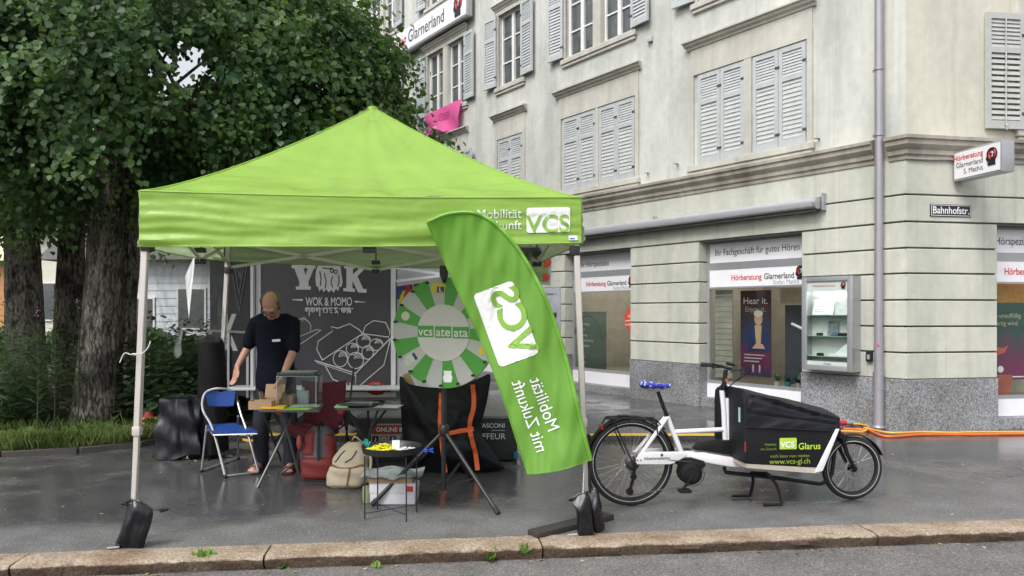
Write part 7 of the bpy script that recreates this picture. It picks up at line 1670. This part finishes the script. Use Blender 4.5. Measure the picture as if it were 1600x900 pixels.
def patch(f, s0, s1, t0, t1, off, name, m_, n1=14, n2=14, ctr_=None):
    def g(a, b_):
        s, t = lerp(s0,s1,a), lerp(t0,t1,b_); p = f(s,t); bulge = off*(1-.6*((2*a-1)**6))*(1-.6*((2*b_-1)**6)); 
        n = (p-Vector((ctr_.x,ctr_.y,p.z))).normalized(); return p+n*(bulge if 0 < a < 1 and 0 < b_ < 1 else .001)
    return blob(g, n1, n2, name, m_, rp_ if ctr_ is rb else bp2)
patch(fR_, .62, .88, .02, .44, .045, 'front_pocket', M_PR, ctr_=rb); patch(fR_, .60, .735, .47, .93, .02, 'front_panel', M_PR, ctr_=rb); patch(fR_, .80, .98, .30, .86, .018, 'side_panel', M_PR, ctr_=rb); patch(fR_, .52, .60, .2, .8, .018, 'side_panel', mat('pack_grey'), ctr_=rb)
q = MB(); q.tube([fR_(.755, t/20)+Vector((0,-.03,0)) for t in range(5,20)], .012, 6); q.tube(smooth_path([fR_(.25,.93), fR_(.25,.95)+Vector((0,-.05,.06)), fR_(.75,.93)], 10), .010, 6); q.tube(smooth_path([fR_(.57,.85)+Vector((-.01,-.02,0)), fR_(.55,.5)+Vector((-.03,-.03,0)), fR_(.56,.15)+Vector((-.02,-.02,0))], 12), .011, 6); q.build('strap', M_BLKP, rp_, smooth=True)
q = MB(); q.ball(rb+Vector((-.16,-.08,.34)), (.025,.03,.07), 10, 8); q.build('side_bottle', mat('bottle_coral', (.45,.07,.07), .5), rp_, smooth=True)
bp2 = thing('beige_backpack', 'slumped beige canvas backpack beside the red one', 'backpack', G(538,764))
bb_ = bp2.location.copy(); bb_.y += .12
M_BG = mat('canvas_beige', (.46,.39,.28), .85, bump=.5, bscale=24, var=.08); M_RIM = mat('leather_brown', (.22,.07,.035), .6)
fB_ = pack(lambda t: (.9+.1*math.sin(PI*t*1.3)) * (1 if t < .62 else math.sqrt(max(0,1-((t-.62)/.40)**2))), bb_, .31, .26, .37, (.05,.05), 6)
blob(fB_, 48, 36, 'main_bag', M_BG, bp2)
patch(fB_, .56, .93, .02, .50, .045, 'front_pocket', M_BG, ctr_=bb_)
q = MB(); q.tube([fB_(lerp(.57,.92,k/16), .50+.03*math.sin(k*.6))+Vector((0,-.03,0)) for k in range(17)], .007, 5); q.tube([fB_(.76, k/20)+Vector((0,-.05,0)) for k in range(1,11)], .006, 5); q.build('leather_trim', M_RIM, bp2, smooth=True)
q = MB()
for s0__, s1__ in ((.64,.70),(.74,.79)): q.tube([fB_(lerp(s0__,s1__,k/10), lerp(.58,.84,k/10))+Vector((0,-.006,0)) for k in range(11)], .005, 5)
q.build('zip', mat('zip_dark', (.05,.045,.04), .6), bp2, smooth=True)
q = MB(); q.tube(smooth_path([fB_(.98,.75), fB_(.98,.6)+Vector((.03,-.02,0)), fB_(.97,.2)+Vector((.03,-.03,0)), fB_(.95,.03)], 14), .012, 6); q.tube(smooth_path([fB_(.3,.95), fB_(.3,.99)+Vector((.03,-.04,.04)), fB_(.1,.92)], 10), .008, 6); q.build('strap', M_BG, bp2, smooth=True)

# ================================================================= round tray table and what lies on it
tt = thing('tray_table', 'small round black tray table on thin wire legs', 'table', G(612,807))
tc = Vector((PX(612,5.66), 5.66, .49)); R_ = .205
q = MB(); q.lathe([(R_*.96,0),(R_*.99,.004),(R_+.012,.045),(R_+.016,.045),(R_+.004,-.003),(R_*.9,-.006)], tc-Vector((0,0,.02)), n=48, caps=False); q.lathe([(R_*.96,-.004),(R_*.96,.0)], tc-Vector((0,0,.02)), n=48); q.build('tray', M_BB if False else mat('tray_black', (.015,.015,.017), .4), tt, smooth=True)
lf = [G(570,812), G(635,816), G(651,801), G(590,797)]
tops = [tc+Vector((math.cos(a)*R_*.97, math.sin(a)*R_*.97, -.03)) for a in (3.5,5.1,.2,1.9)]
for f_, t_ in zip(lf, tops):
    q = MB(); q.tube([f_+Vector((0,0,.003)), Vector((f_.x*.97+t_.x*.03, f_.y, .46))], .0055, 6); q.build('leg', mat('tray_black'), tt)
q = MB(); q.tube([lf[0]+Vector((0,0,.045)), lf[2]+Vector((0,0,.06))], .0035, 5); q.tube([lf[1]+Vector((0,0,.05)), lf[3]+Vector((0,0,.05))], .0035, 5); q.build('cross_wire', mat('tray_black'), tt)
q = MB(); rr_ = random.Random(8)
zz = tc.z-.012
def pile(lb, cx, cy, rx, ry, n, col_, name, cat, sz_=.03, h=.05):
    q = MB()
    for k in range(n):
        a = rr_.uniform(0,6.28); d = math.sqrt(rr_.uniform(0,1)); p = Vector((tc.x+cx+math.cos(a)*d*rx, tc.y+cy+math.sin(a)*d*ry, zz+.008+h*(1-d)*rr_.uniform(.3,1)))
        q.obox(p, (sz_*rr_.uniform(.7,1.5), sz_*rr_.uniform(.5,1), .008), Matrix.Rotation(rr_.uniform(0,6),3,'Z') @ Matrix.Rotation(rr_.uniform(-.6,.6),3,'X'))
    o = q.build(name, col_, bevel=.002, seg=1); o['kind'] = 'stuff'; o['label'] = lb; return o
pile('heap of yellow wrapped giveaways on the tray table', -.07, 0, .12, .10, 70, mat('wrap_yellow', (.75,.62,.02), .4, col2=(.55,.62,.03), scale=20), 'yellow_giveaways', 'giveaways', .035, .055)
pile('heap of white wrapped sweets on the tray table', .11, -.02, .075, .07, 34, mat('wrap_white', (.62,.62,.60), .5), 'white_sweets', 'sweets', .028, .03)
q = MB(); q.obox(tc+Vector((.035,-.03,.035)), (.055,.002,.065), Matrix.Rotation(-.2,3,'X')); tag(q.build('price_card', mat('paper_white')), 'small white card standing upright on the tray table', 'card')
q = MB(); c_ = P(574,693,5.7)
for k, (dx, dz) in enumerate(((-.03,.02),(-.015,.035),(.0,.03),(.02,.015))): q.tube([c_+Vector((0,0,-.03)), c_+Vector((dx,0,dz))], .007, 5)
tag(q.build('teal_clip', mat('teal_plastic', (.01,.26,.24), .4)), 'teal plastic clip at the left of the tray', 'clip')
q = MB(); c_ = P(670,704,5.6)
for a, c in (((-.035,.012),(.035,-.012)),((-.03,-.012),(.032,.016)),((-.04,.0),(.01,.0))): q.bar(c_+Vector((a[0],0,a[1])), c_+Vector((c[0],0,c[1])), .010, .012)
tag(q.build('blue_clip', mat('blue_plastic', (.01,.07,.5), .4), bevel=.002), 'blue plastic clip at the right rim of the tray', 'clip')
# boxes below the tray table
wb = thing('white_carton', 'white carton with red label standing under the tray table', 'box', G(612,788))
Yw = G(0,789).y; xa, xb, zt_ = PX(578,Yw), PX(648,Yw), P(0,756,Yw).z
q = MB(); q.box(xa,xb,Yw,Yw+.27,.003,zt_); q.build('carton', mat('carton_white', (.62,.62,.66), .6), wb, bevel=.005)
q = MB(); q.box(xa-.004,xb+.004,Yw-.004,Yw+.274,zt_-.075,zt_+.004); q.build('lid', mat('carton_white'), wb, bevel=.004)
q = MB(); q.box(xb-.062,xb-.012,Yw-.0065,Yw-.0045,zt_-.06,zt_-.018); q.build('label_red', mat('label_red', (.5,.02,.025), .5), wb)
kb_ = tag(MB().build('x', None) if False else (lambda q: (q.box(xa-.01,xb-.02,Yw-.01,Yw+.27,zt_+.005,zt_+.045), q.build('cardboard_tray', mat('box_brown'), bevel=.004))[1])(MB()), 'flat brown cardboard tray on top of the white carton', 'box')
def sheet(s, t): return Vector((lerp(xa-.07,xb+.05,s), lerp(Yw-.05,Yw+.27,t), zt_+.055+.012*math.sin(9*s+4*t)+.008*math.sin(21*s)*(1-t)+.02*t))
q = MB(); q.grid(sheet, 24, 10); q.grid(lambda s, t: sheet(s,t)-Vector((0,0,.006)), 24, 10)
tag(q.build('plastic_wrap', mat('wrap_clear', (.30,.33,.34), .22, var=.3, scale=14), smooth=True, normals=False), 'crumpled clear plastic wrap lying on the cardboard tray', 'wrap')
q = MB(); q.lathe([(.035,0),(.04,.05),(.038,.12),(.02,.13)], (xa-.035, Yw+.08, .002), n=16); tag(q.build('jar', mat('jar_green', (.25,.27,.14), .3), smooth=True), 'pale green jar standing left of the white carton', 'jar')

# ================================================================= black covered cart, dark jacket and clear plastic sheet
M_BIN = mat('bin_bag', (.007,.0075,.011), .33, bump=.4, bscale=8, rvar=.1, spec=.4)
ct = thing('covered_cart', 'cart wrapped in shiny black plastic at the left tent edge', 'cart', G(284,722))
Yq = 7.75; cb0 = Vector((PX(281,Yq), Yq+.15, .10))
rq = random.Random(9); phq = [rq.uniform(0,6.3) for _ in range(8)]
def cart(s, t):
    a = 2*PI*s; ca, sa = math.cos(a), math.sin(a); sq = 1/max(abs(ca),abs(sa))**.75
    k = 1 + .05*math.sin(9*a+phq[0]+5*t) + .05*math.sin(5*t*3+phq[1]+3*a) + .03*math.sin(17*a+11*t)
    w_ = lerp(.50,.43,t) if t < .9 else lerp(.43,.10,(t-.9)/.1); d_ = lerp(.36,.30,t) if t < .9 else lerp(.30,.05,(t-.9)/.1)
    zz_ = cb0.z*.35 + .58*min(t/.9,1) + (.02 if t > .93 else 0) - .03*math.sin(3*a+1)*(1-t)
    return Vector((cb0.x + ca*sq*w_/2*k - .03*(1-t), cb0.y + sa*sq*d_/2*k + .025*noise.noise(Vector((ca*3,sa*3,t*4))), zz_))
blob(cart, 90, 40, 'plastic_cover', M_BIN, ct)
for px in (272, 292):
    q = MB(); g = G(px,718); q.tube([g+Vector((0,.05,.18)), g+Vector((0,0,.01))], .010, 7); q.tube([g+Vector((-.05,0,.012)), g+Vector((.02,0,.012))], .008, 7); q.build('leg', M_CHR, ct, smooth=True)
jk = thing('covered_rack', 'tall dark rack draped with a black cover beside the blue chair', 'rack', G(335,716))
Yj = 7.9; jb = Vector((PX(334,Yj), Yj, 0))
def jack(s, t):
    a = 2*PI*s; ca, sa = math.cos(a), math.sin(a); z = lerp(.05, 1.27, t)
    w_ = (lerp(.17,.235,min(1,t*1.7)) if t < .60 else lerp(.235,.165,((t-.60)/.40)**1.3)) * (1 if t < .90 else math.sqrt(max(0,1-((t-.90)/.10)**2))*.97+.03)
    k = 1 + .07*math.sin(3*a+4*t+1)*(1-t)**.7 + .04*math.sin(7*a+9*t)*(1-t) + .03*math.sin(15*t+2*a)
    return jb + Vector((ca*w_*k*.62 + .05*(1-t)**2 - .02, sa*.13*k, z + .02*ca*(1-t)))
blob(jack, 60, 40, 'cover', mat('jacket_black', (.004,.004,.005), .6, bump=.4, bscale=12, spec=.2), jk)
q = MB(); q.tube([jb+Vector((0,0,.003)), jb+Vector((0,0,.4))], .015, 8); q.tube([jb+Vector((-.2,0,.012)), jb+Vector((.2,0,.012))], .012, 8); q.tube([jb+Vector((0,-.18,.012)), jb+Vector((0,.18,.012))], .012, 8); q.build('stand', M_BLKP, jk)
# clear plastic side sheets tied up at the left side of the tent
m_pl, t_, ns, ln = new_mat('clear_sheet'); ps_ = node(ns,'ShaderNodeNewGeometry'); nz = node(ns,'ShaderNodeTexNoise'); nz.inputs['Scale'].default_value = 5; nz.inputs['Detail'].default_value = 6; ln.new(ps_.outputs['Position'], nz.inputs['Vector'])
mr = node(ns,'ShaderNodeMapRange'); mr.inputs[1].default_value = .40; mr.inputs[2].default_value = .68; mr.inputs[3].default_value = .07; mr.inputs[4].default_value = .42; ln.new(nz.outputs['Fac'], mr.inputs[0])
pr = node(ns,'ShaderNodeBsdfPrincipled'); pr.inputs['Base Color'].default_value = (.55,.58,.60,1); pr.inputs['Roughness'].default_value = .14; tr_ = node(ns,'ShaderNodeBsdfTransparent'); tr_.inputs[0].default_value = (.92,.94,.95,1)
bp__ = node(ns,'ShaderNodeBump'); bp__.inputs['Strength'].default_value = .7; bp__.inputs['Distance'].default_value = .03; ln.new(nz.outputs['Fac'], bp__.inputs['Height']); ln.new(bp__.outputs[0], pr.inputs['Normal'])
ms = node(ns,'ShaderNodeMixShader'); oo = node(ns,'ShaderNodeOutputMaterial'); ln.new(mr.outputs[0], ms.inputs[0]); ln.new(tr_.outputs[0], ms.inputs[1]); ln.new(pr.outputs[0], ms.inputs[2]); ln.new(ms.outputs[0], oo.inputs[0])
def sheet_a(s, t):
    Y = lerp(5.35, 7.0, s); zt1 = lerp(1.95,1.99,s); px = lerp(lerp(228, 300, s), 262+22*s, t**1.6); p = P(px, 0, Y); zb1 = P(0, 545, Y).z
    return Vector((p.x+.03*math.sin(7*s+5*t)*t+.02*noise.noise(Vector((s*6,t*7,1)))*t, Y+.04*math.sin(9*s+3*t)+.10*noise.noise(Vector((s*5,t*4,0)))*t, lerp(zt1, zb1+.08*math.sin(7*s), t)))
q = MB(); q.grid(sheet_a, 70, 60); tag(q.build('clear_sheet', m_pl, smooth=True, normals=False), 'crumpled clear plastic sheet hanging at the left front of the tent', 'plastic sheet')
def sheet_b(s, t):
    Y = lerp(7.0, 7.9, s); px = lerp(lerp(312,352,s), lerp(305,345,s), t); p = P(px, 0, Y); return Vector((p.x+.025*math.sin(10*s+6*t), Y+.02*math.sin(9*t), lerp(2.0, P(0,535,Y).z, t)))
q = MB(); q.grid(sheet_b, 24, 40); tag(q.build('clear_sheet', m_pl, smooth=True, normals=False), 'narrow clear plastic sheet hanging at the back left tent leg', 'plastic sheet')
q = MB(); q.prism([P(289,432,7.3), P(304,399,7.3), P(305,402,7.3), P(295,497,7.3)], (0,.004,0)); tag(q.build('white_pennant', mat('paper_white')), 'narrow white pennant hanging between the clear plastic sheets', 'pennant')
# poster hung at the right side of the tent
ps3 = thing('hanging_poster', 'white-bordered landscape poster hanging below the right tent edge', 'poster', P(834,445,7.2))
q = MB(); A_, B_, C_, D_ = P(790,384,7.15), P(863,385,7.2), P(860,446,7.2), P(790,440,7.15); q.prism([A_,B_,C_,D_], (0,.002,0)); q.build('sheet', mat('poster_paper', (.75,.75,.76), .5, transl=.7, var=.03), ps3)
def pq(a, c, d, e, m_, off, nm):
    f_ = lambda s, t: A_.lerp(B_, s).lerp(D_.lerp(C_, s), t)+Vector((0,-off,0)); q = MB(); q.prism([f_(a,d), f_(c,d), f_(c,e), f_(a,e)], (0,.001,0)); return q.build(nm, m_, ps3)
pq(.03,.94,.04,.38, mat('poster_rock', (.20,.17,.20), .6, col2=(.50,.46,.48), scale=22, transl=.65), .002, 'printed_photo'); pq(.03,.94,.38,.92, mat('poster_meadow', (.48,.66,.24), .6, col2=(.72,.80,.55), scale=7, transl=.65), .002, 'printed_photo')
for (s, t, rx) in ((.86,.42,.05),(.86,.80,.04)):
    c_ = A_.lerp(B_, s).lerp(D_.lerp(C_, s), t)+Vector((0,-.004,0)); q = MB(); q.prism([c_+Vector((math.cos(2*PI*i/20)*rx*1.2,0,math.sin(2*PI*i/20)*rx)) for i in range(20)], (0,.001,0)); q.build('red_dot', mat('sticker_red'), ps3)
for k in range(6): pq(.40+.02*(k%2),.78-.05*(k%3),.47+.07*k,.485+.07*k, mat('ink_grey'), .003, 'printed_line')

# ================================================================= cable ramp, cables, hose
M_YEL = mat('ramp_yellow', (.62,.38,.03), .5, var=.12, scale=9)
for k in range(9):
    a = lerp(-3.6, 2.75, k/7.05); 
    if a > 2.6: break
    p0 = Vector((a, 9.02+.012*math.sin(k*2), 0)); L_ = .88
    t = thing('cable_ramp', 'black and yellow cable ramp segment, number %s of the row counted from the left' % ('one','two','three','four','five','six','seven','eight','nine')[k], 'cable ramp', p0, random.uniform(-.01,.01), group='cable ramp segments across the pavement')
    t['label'] = ['leftmost cable ramp segment with yellow lid behind the camping chair','second cable ramp segment from the left, behind the tables','third cable ramp segment from the left, behind the tray table','fourth cable ramp segment from the left, behind the carry bag','fifth cable ramp segment from the left, behind the green flag','third cable ramp segment from the right, behind the flag foot','second cable ramp segment from the right, behind the bike rear wheel','rightmost cable ramp segment behind the bike frame','last'][k]
    q = MB(); q.prism([p0+Vector((0,y,z)) for y, z in ((-.24,.0),(-.22,.012),(-.09,.052),(.09,.052),(.22,.012),(.24,0))], (L_,0,0)); q.build('ramp_body', mat('rubber_ramp', (.02,.02,.021), .7, bump=.5, bscale=40), t)
    q = MB(); q.box(p0.x+.01,p0.x+L_-.01,p0.y-.075,p0.y+.075,.0525,.062); q.build('lid', M_YEL, t, bevel=.004, seg=1)
    q = MB()
    for j in range(14): q.obox(p0+Vector((.04+j*.062,-.155,.035)), (.03,.09,.012), Matrix.Rotation(.30,3,'X'))
    q.build('tread', mat('rubber_ramp'), t, kind='stuff')
def cable(name, lb, pts, r_, m_, n=40):
    q = MB(); q.tube(smooth_path(pts, n), r_, 7); return tag(q.build(name, m_, smooth=True), lb, 'cable')
gz = lambda px, py, z=.015: Vector((*G(px,py)[:2], z))
cable('orange_cable', 'orange power cable lying along the foot of the corner wall', [gz(1318,672), gz(1355,674), gz(1385,684), gz(1440,681), gz(1520,681), gz(1600,680), gz(1700,680)], .017, mat('cable_orange', (.62,.13,.03), .45))
cable('yellow_cable', 'yellow power cable twisted over the orange one by the wall', [gz(1330,666,.03), gz(1345,668,.04), gz(1357,672,.04), gz(1348,678,.03), gz(1322,676,.02), gz(1290,676,.02)], .014, mat('cable_yellow', (.66,.36,.05), .45))
cable('yellow_cable', 'straight yellow power cable beside the orange one', [gz(1350,672,.03), gz(1390,680,.03), gz(1440,679.5,.035), gz(1490,680,.03), gz(1530,679,.03), gz(1700,679,.03)], .014, mat('cable_yellow'))
pg = thing('power_plug', 'red and grey power plug coupling lying by the wall behind the bike', 'plug', gz(1322,667))
a_, c_ = gz(1312,667,.05), gz(1338,666,.05); q = MB(); q.tube([a_, a_.lerp(c_,.35)], .035, 12); q.build('socket', mat('plug_red', (.5,.03,.04), .45), pg, smooth=True); q = MB(); q.tube([a_.lerp(c_,.35), a_.lerp(c_,.6), c_], [.032,.030,.020], 12); q.build('plug_body', mat('plug_grey', (.28,.29,.31), .5), pg, smooth=True)
cable('yellow_hose', 'yellow hose curled on the grass left of the tent', [Vector((*G(212,668)[:2],.12)), Vector((*G(225,672)[:2],.14)), Vector((*G(245,669)[:2],.12)), Vector((*G(262,676)[:2],.05)), Vector((*G(240,682)[:2],.12)), Vector((*G(222,679)[:2],.13))], .02, mat('cable_yellow'))
cable('yellow_hose', 'yellow hose loop on the asphalt behind the blue chair', [gz(345,682,.02), gz(370,688,.02), gz(395,692,.02), gz(398,684,.02), gz(380,680,.02)], .02, mat('cable_yellow'))
rd = G(232,668); rd.z = .13; q = MB(); q.lathe([(.0,0),(.075,.0),(.07,.05),(.05,.075),(.0,.08)], rd, n=16, caps=False); tag(q.build('plastic_bowl', mat('cap_red', (.45,.05,.06), .5), smooth=True), 'red plastic bowl lying upside down on the grass by the hose', 'bowl')
cable('thin_cord', 'thin dark cord lying on wet asphalt behind the left weight bag', [gz(206,786,.005), gz(214,795,.005), gz(240,797,.005), gz(262,796,.005), gz(250,800,.005)], .006, M_BLKP)

# ================================================================= the man behind the table
man = thing('person', 'person in dark T-shirt and trousers leaning over the table, wearing glasses and sandals', 'person', G(430,734))
mo = man.location.copy()
def mp(x, y, z): return mo + Vector((x, y, z))       # x to picture right, -y towards the camera
M_SKIN = mat('skin', (.48,.25,.185), .5, var=.10, scale=14); M_SHIRT = mat('navy_shirt', (.006,.008,.016), .85, spec=.15, bump=.3, bscale=20); M_TRS = mat('dark_trousers', (.012,.014,.022), .8, bump=.3, bscale=18)
def remesh(o, vox, it=6):
    m_ = o.modifiers.new('remesh', 'REMESH'); m_.mode = 'VOXEL'; m_.voxel_size = vox; m_.use_smooth_shade = True
    s_ = o.modifiers.new('smooth', 'SMOOTH'); s_.factor = .5; s_.iterations = it
    return o
q = MB()
hd = mp(.045,-.27,1.55)                                   # head bowed forward and down
RH = Matrix.Rotation(math.radians(47), 3, 'X') @ Matrix.Rotation(.05, 3, 'Y')
hp = lambda x, y, z: hd + RH @ Vector((x, y, z))
q.ball(hp(0,.015,.03), (.076,.097,.105), 20, 14, RH); q.ball(hp(0,-.02,-.045), (.06,.072,.085), 18, 12, RH); q.ball(hp(0,-.055,-.085), (.035,.032,.03), 12, 8, RH)
q.ball(hp(0,-.098,-.022), (.013,.022,.030), 10, 8, RH); q.ball(hp(0,-.105,-.04), (.019,.016,.014), 10, 8, RH); q.ball(hp(0,-.078,.028), (.056,.02,.014), 12, 8, RH)
q.ball(hp(0,-.083,-.068), (.026,.012,.009), 10, 6, RH)
for s in (-1,1): q.ball(hp(s*.078,.012,-.015), (.012,.022,.034), 10, 8, RH); q.ball(hp(s*.036,-.07,-.038), (.024,.02,.022), 10, 8, RH)
q.limb([hp(0,.03,-.07), mp(.03,-.14,1.46), mp(.02,-.07,1.40)], [.056,.056,.07])
# torso core hidden under the shirt keeps the figure one surface
q.limb([mp(.02,-.05,1.34), mp(0,.0,1.05), mp(0,.03,.85)], [.11,.12,.12])
def arm_(sh, el, wr, s, tips, palm_dir, thumb_dir):
    q.limb([mp(.02+s*.02,-.06,1.38), sh, sh.lerp(el,.5), el, el.lerp(wr,.35), wr], [.05,.046,.043,.038,.038,.026])
    pd = palm_dir.normalized(); td = thumb_dir.normalized(); nd = pd.cross(td)
    q.obox(wr + pd*.055, (.001,.001,.001)); 
    for k in range(4):
        b_ = wr + pd*.012 + td*(.024-.016*k); e_ = wr + pd*.092 + td*(.032-.021*k); q.limb([b_, e_], [.016,.0125])
        L1, L2, L3 = [v*(.9,1,.96,.78)[k] for v in (.042,.028,.020)]
        d1 = (pd + nd*.18 + td*(.10-.07*k)).normalized(); d2 = (pd + nd*.55 + td*(.06-.05*k)).normalized(); d3 = (pd + nd*.9).normalized()
        k1 = e_+d1*L1; k2 = k1+d2*L2; q.limb([e_, k1, k2, k2+d3*L3], [.0105,.0095,.0088,.0078], 10)
    t0 = wr+pd*.03+td*.022; t1 = t0+(pd*.6+td*.7).normalized()*.036; t2 = t1+(pd*.9+td*.3+nd*.2).normalized()*.03; q.limb([t0,t1,t2,t2+(pd+nd*.3).normalized()*.02], [.015,.012,.0105,.009], 10)
arm_(mp(-.175,-.06,1.405), mp(-.245,-.04,1.16), mp(-.315,-.13,.985), -1, None, Vector((-.12,-.15,-1)), Vector((.75,-.65,0)))
arm_(mp(.205,-.07,1.40), mp(.205,-.14,1.12), mp(.165,-.32,.905), 1, None, Vector((-.12,-.22,-1)), Vector((-.8,-.6,0)))
for s, x, y in ((-1,-.145,.0),(1,.155,-.03)):             # legs and feet
    q.limb([mp(s*.08,.03,.85), mp(x*.9,y+.0,.46), mp(x,y+.03,.10)], [.09,.06,.042]); q.limb([mp(x,y+.04,.05), mp(x+s*.01,y-.08,.042), mp(x+s*.018,y-.15,.03)], [.038,.036,.028])
    for k in range(5): q.limb([mp(x+s*.018+(-.034+.017*k)*1, y-.15,.028), mp(x+s*.02+(-.038+.019*k), y-.195+.012*abs(k-(1 if s > 0 else 3)),.022)], [.012,.0105], 8)
body = remesh(q.build('body', M_SKIN, man, smooth=True), .0075, 4)
q = MB()   # T-shirt
q.limb([mp(.03,-.125,1.445), mp(.02,-.09,1.40)], [.068,.09])
for a in range(21):
    t_ = a/20; c_ = mp(lerp(.02,0,t_), lerp(-.08,.02,t_**.7), lerp(1.375,.80,t_)); q.ball(c_, (lerp(.178,.185,t_)+.006*math.sin(7*t_+1), lerp(.112,.14,t_)+.006*math.sin(9*t_), .10), 24, 14)
q.limb([mp(-.10,-.07,1.41), mp(-.165,-.06,1.39), mp(-.218,-.05,1.27), mp(-.234,-.045,1.20)], [.078,.068,.060,.062]); q.limb([mp(.12,-.07,1.41), mp(.192,-.07,1.39), mp(.206,-.10,1.25), mp(.210,-.12,1.165)], [.078,.068,.060,.063])
remesh(q.build('t_shirt', M_SHIRT, man, smooth=True), .010, 14)
q = MB()
q.ball(mp(0,.03,.86), (.185,.135,.12), 20, 12)
for s, x, y in ((-1,-.145,.0),(1,.155,-.03)): q.limb([mp(s*.088,.03,.84), mp(s*.10,.02,.66), mp(x*.92,y,.46), mp(x*.97,y+.02,.25), mp(x,y+.03,.085)], [.105,.097,.080,.075,.076])
remesh(q.build('trousers', M_TRS, man, smooth=True), .012, 5)
q = MB()   # hair ring round the bald crown
for k in range(46):
    a = math.radians(lerp(-20,200,k/45)); 
    for j in range(3): q.ball(hp(math.cos(a)*.079, .02+math.sin(a)*.090, .065-.035*j), (.016,.018,.024), 8, 6, RH)
for k in range(5):
    a = random.uniform(.6,PI-.6); r_ = random.uniform(.2,1); q.ball(hp(math.cos(a)*.06*r_, .02+math.sin(a)*.075*r_, .118-.022*r_), (.014,.016,.006), 6, 5, RH)
remesh(q.build('hair', mat('hair_brown', (.15,.125,.105), .7, bump=.8, bscale=90), man, smooth=True), .007, 2)
q = MB()
for s in (-1,1): q.ring(hp(s*.033,-.108,.0), RH @ Vector((0,1,.05)), .023, .0028, 18, 5); q.tube([hp(s*.055,-.106,.004), hp(s*.082,-.02,.004)], .0025, 5)
q.tube([hp(-.011,-.112,.004), hp(.011,-.112,.004)], .0025, 5); q.build('glasses', M_BLKP, man)
for s in (-1,1): q = MB(); q.ball(hp(s*.032,-.088,.0), (.012,.006,.006), 10, 6, RH); q.build('eye', mat('eye_dark', (.05,.04,.04), .3), man)
p_ = mp(.075,-.212,1.235); q = MB(); q.obox(p_, (.075,.006,.022), Matrix.Rotation(-.06,3,'Y') @ Matrix.Rotation(.2,3,'X')); q.build('chest_logo', mat('print_white'), man)
for s, x, y in ((-1,-.145,.0),(1,.155,-.03)):
    q = MB(); q.prism([mp(x+s*.014+a, y+b_, 0) for a, b_ in ((-.045,-.20),(.0,-.215),(.045,-.20),(.048,-.10),(.036,.0),(.036,.075),(0,.09),(-.036,.075),(-.036,0),(-.048,-.10))], (0,0,.016)); sdl = q.build('sandal', mat('sandal_brown', (.07,.03,.02), .6), man, bevel=.004); sdl['label'] = 'brown strap sandal'
    for yy in (-.14,-.05):
        q = MB(); q.tube(smooth_path([mp(x+s*.014-.048,y+yy,.012), mp(x+s*.014-.03,y+yy,.062-.08*(-.05-yy)), mp(x+s*.014,y+yy,.075-.15*(-.05-yy)), mp(x+s*.014+.03,y+yy,.062-.08*(-.05-yy)), mp(x+s*.014+.048,y+yy,.012)], 12), .010, 6); q.build('strap', mat('sandal_brown'), sdl, smooth=True)

# ================================================================= fallen leaves and specks on the wet pavement
rl = np.random.default_rng(77); N = 130
x = np.concatenate([rl.uniform(-6,4.5,N), rl.uniform(-4,4,60)]); y = np.concatenate([rl.uniform(5.3,9.5,N), 4.62+.117*(rl.uniform(-4,4,60)+3.16)-.28+rl.normal(0,.05,60)])
y[N:] = 4.74+.1165*(x[N:]+3.16)-.29+rl.normal(0,.035,60); z = np.where(np.arange(len(x)) < N, .004, -.071)
k = ~((x < -4) & (y > 7.6)) & ~((x > 3) & (y > 9)); x, y, z = x[k], y[k], z[k]
a = rl.uniform(0, 2*PI, len(x)); fl_ = leaf_mesh('fallen_leaves', np.stack([x,y,z],1), np.stack([np.cos(a),np.sin(a),np.full(len(x),.03)],1), np.stack([rl.normal(0,.15,len(x)),rl.normal(0,.15,len(x)),np.ones(len(x))],1), rl.uniform(.012,.035,len(x)), mat_leaf('fallen_leaf', (.20,.15,.07), (.42,.40,.26), .2, .6), None)
fl_['kind'] = 'stuff'; fl_['label'] = 'scattered fallen leaves and petals on pavement and gutter'
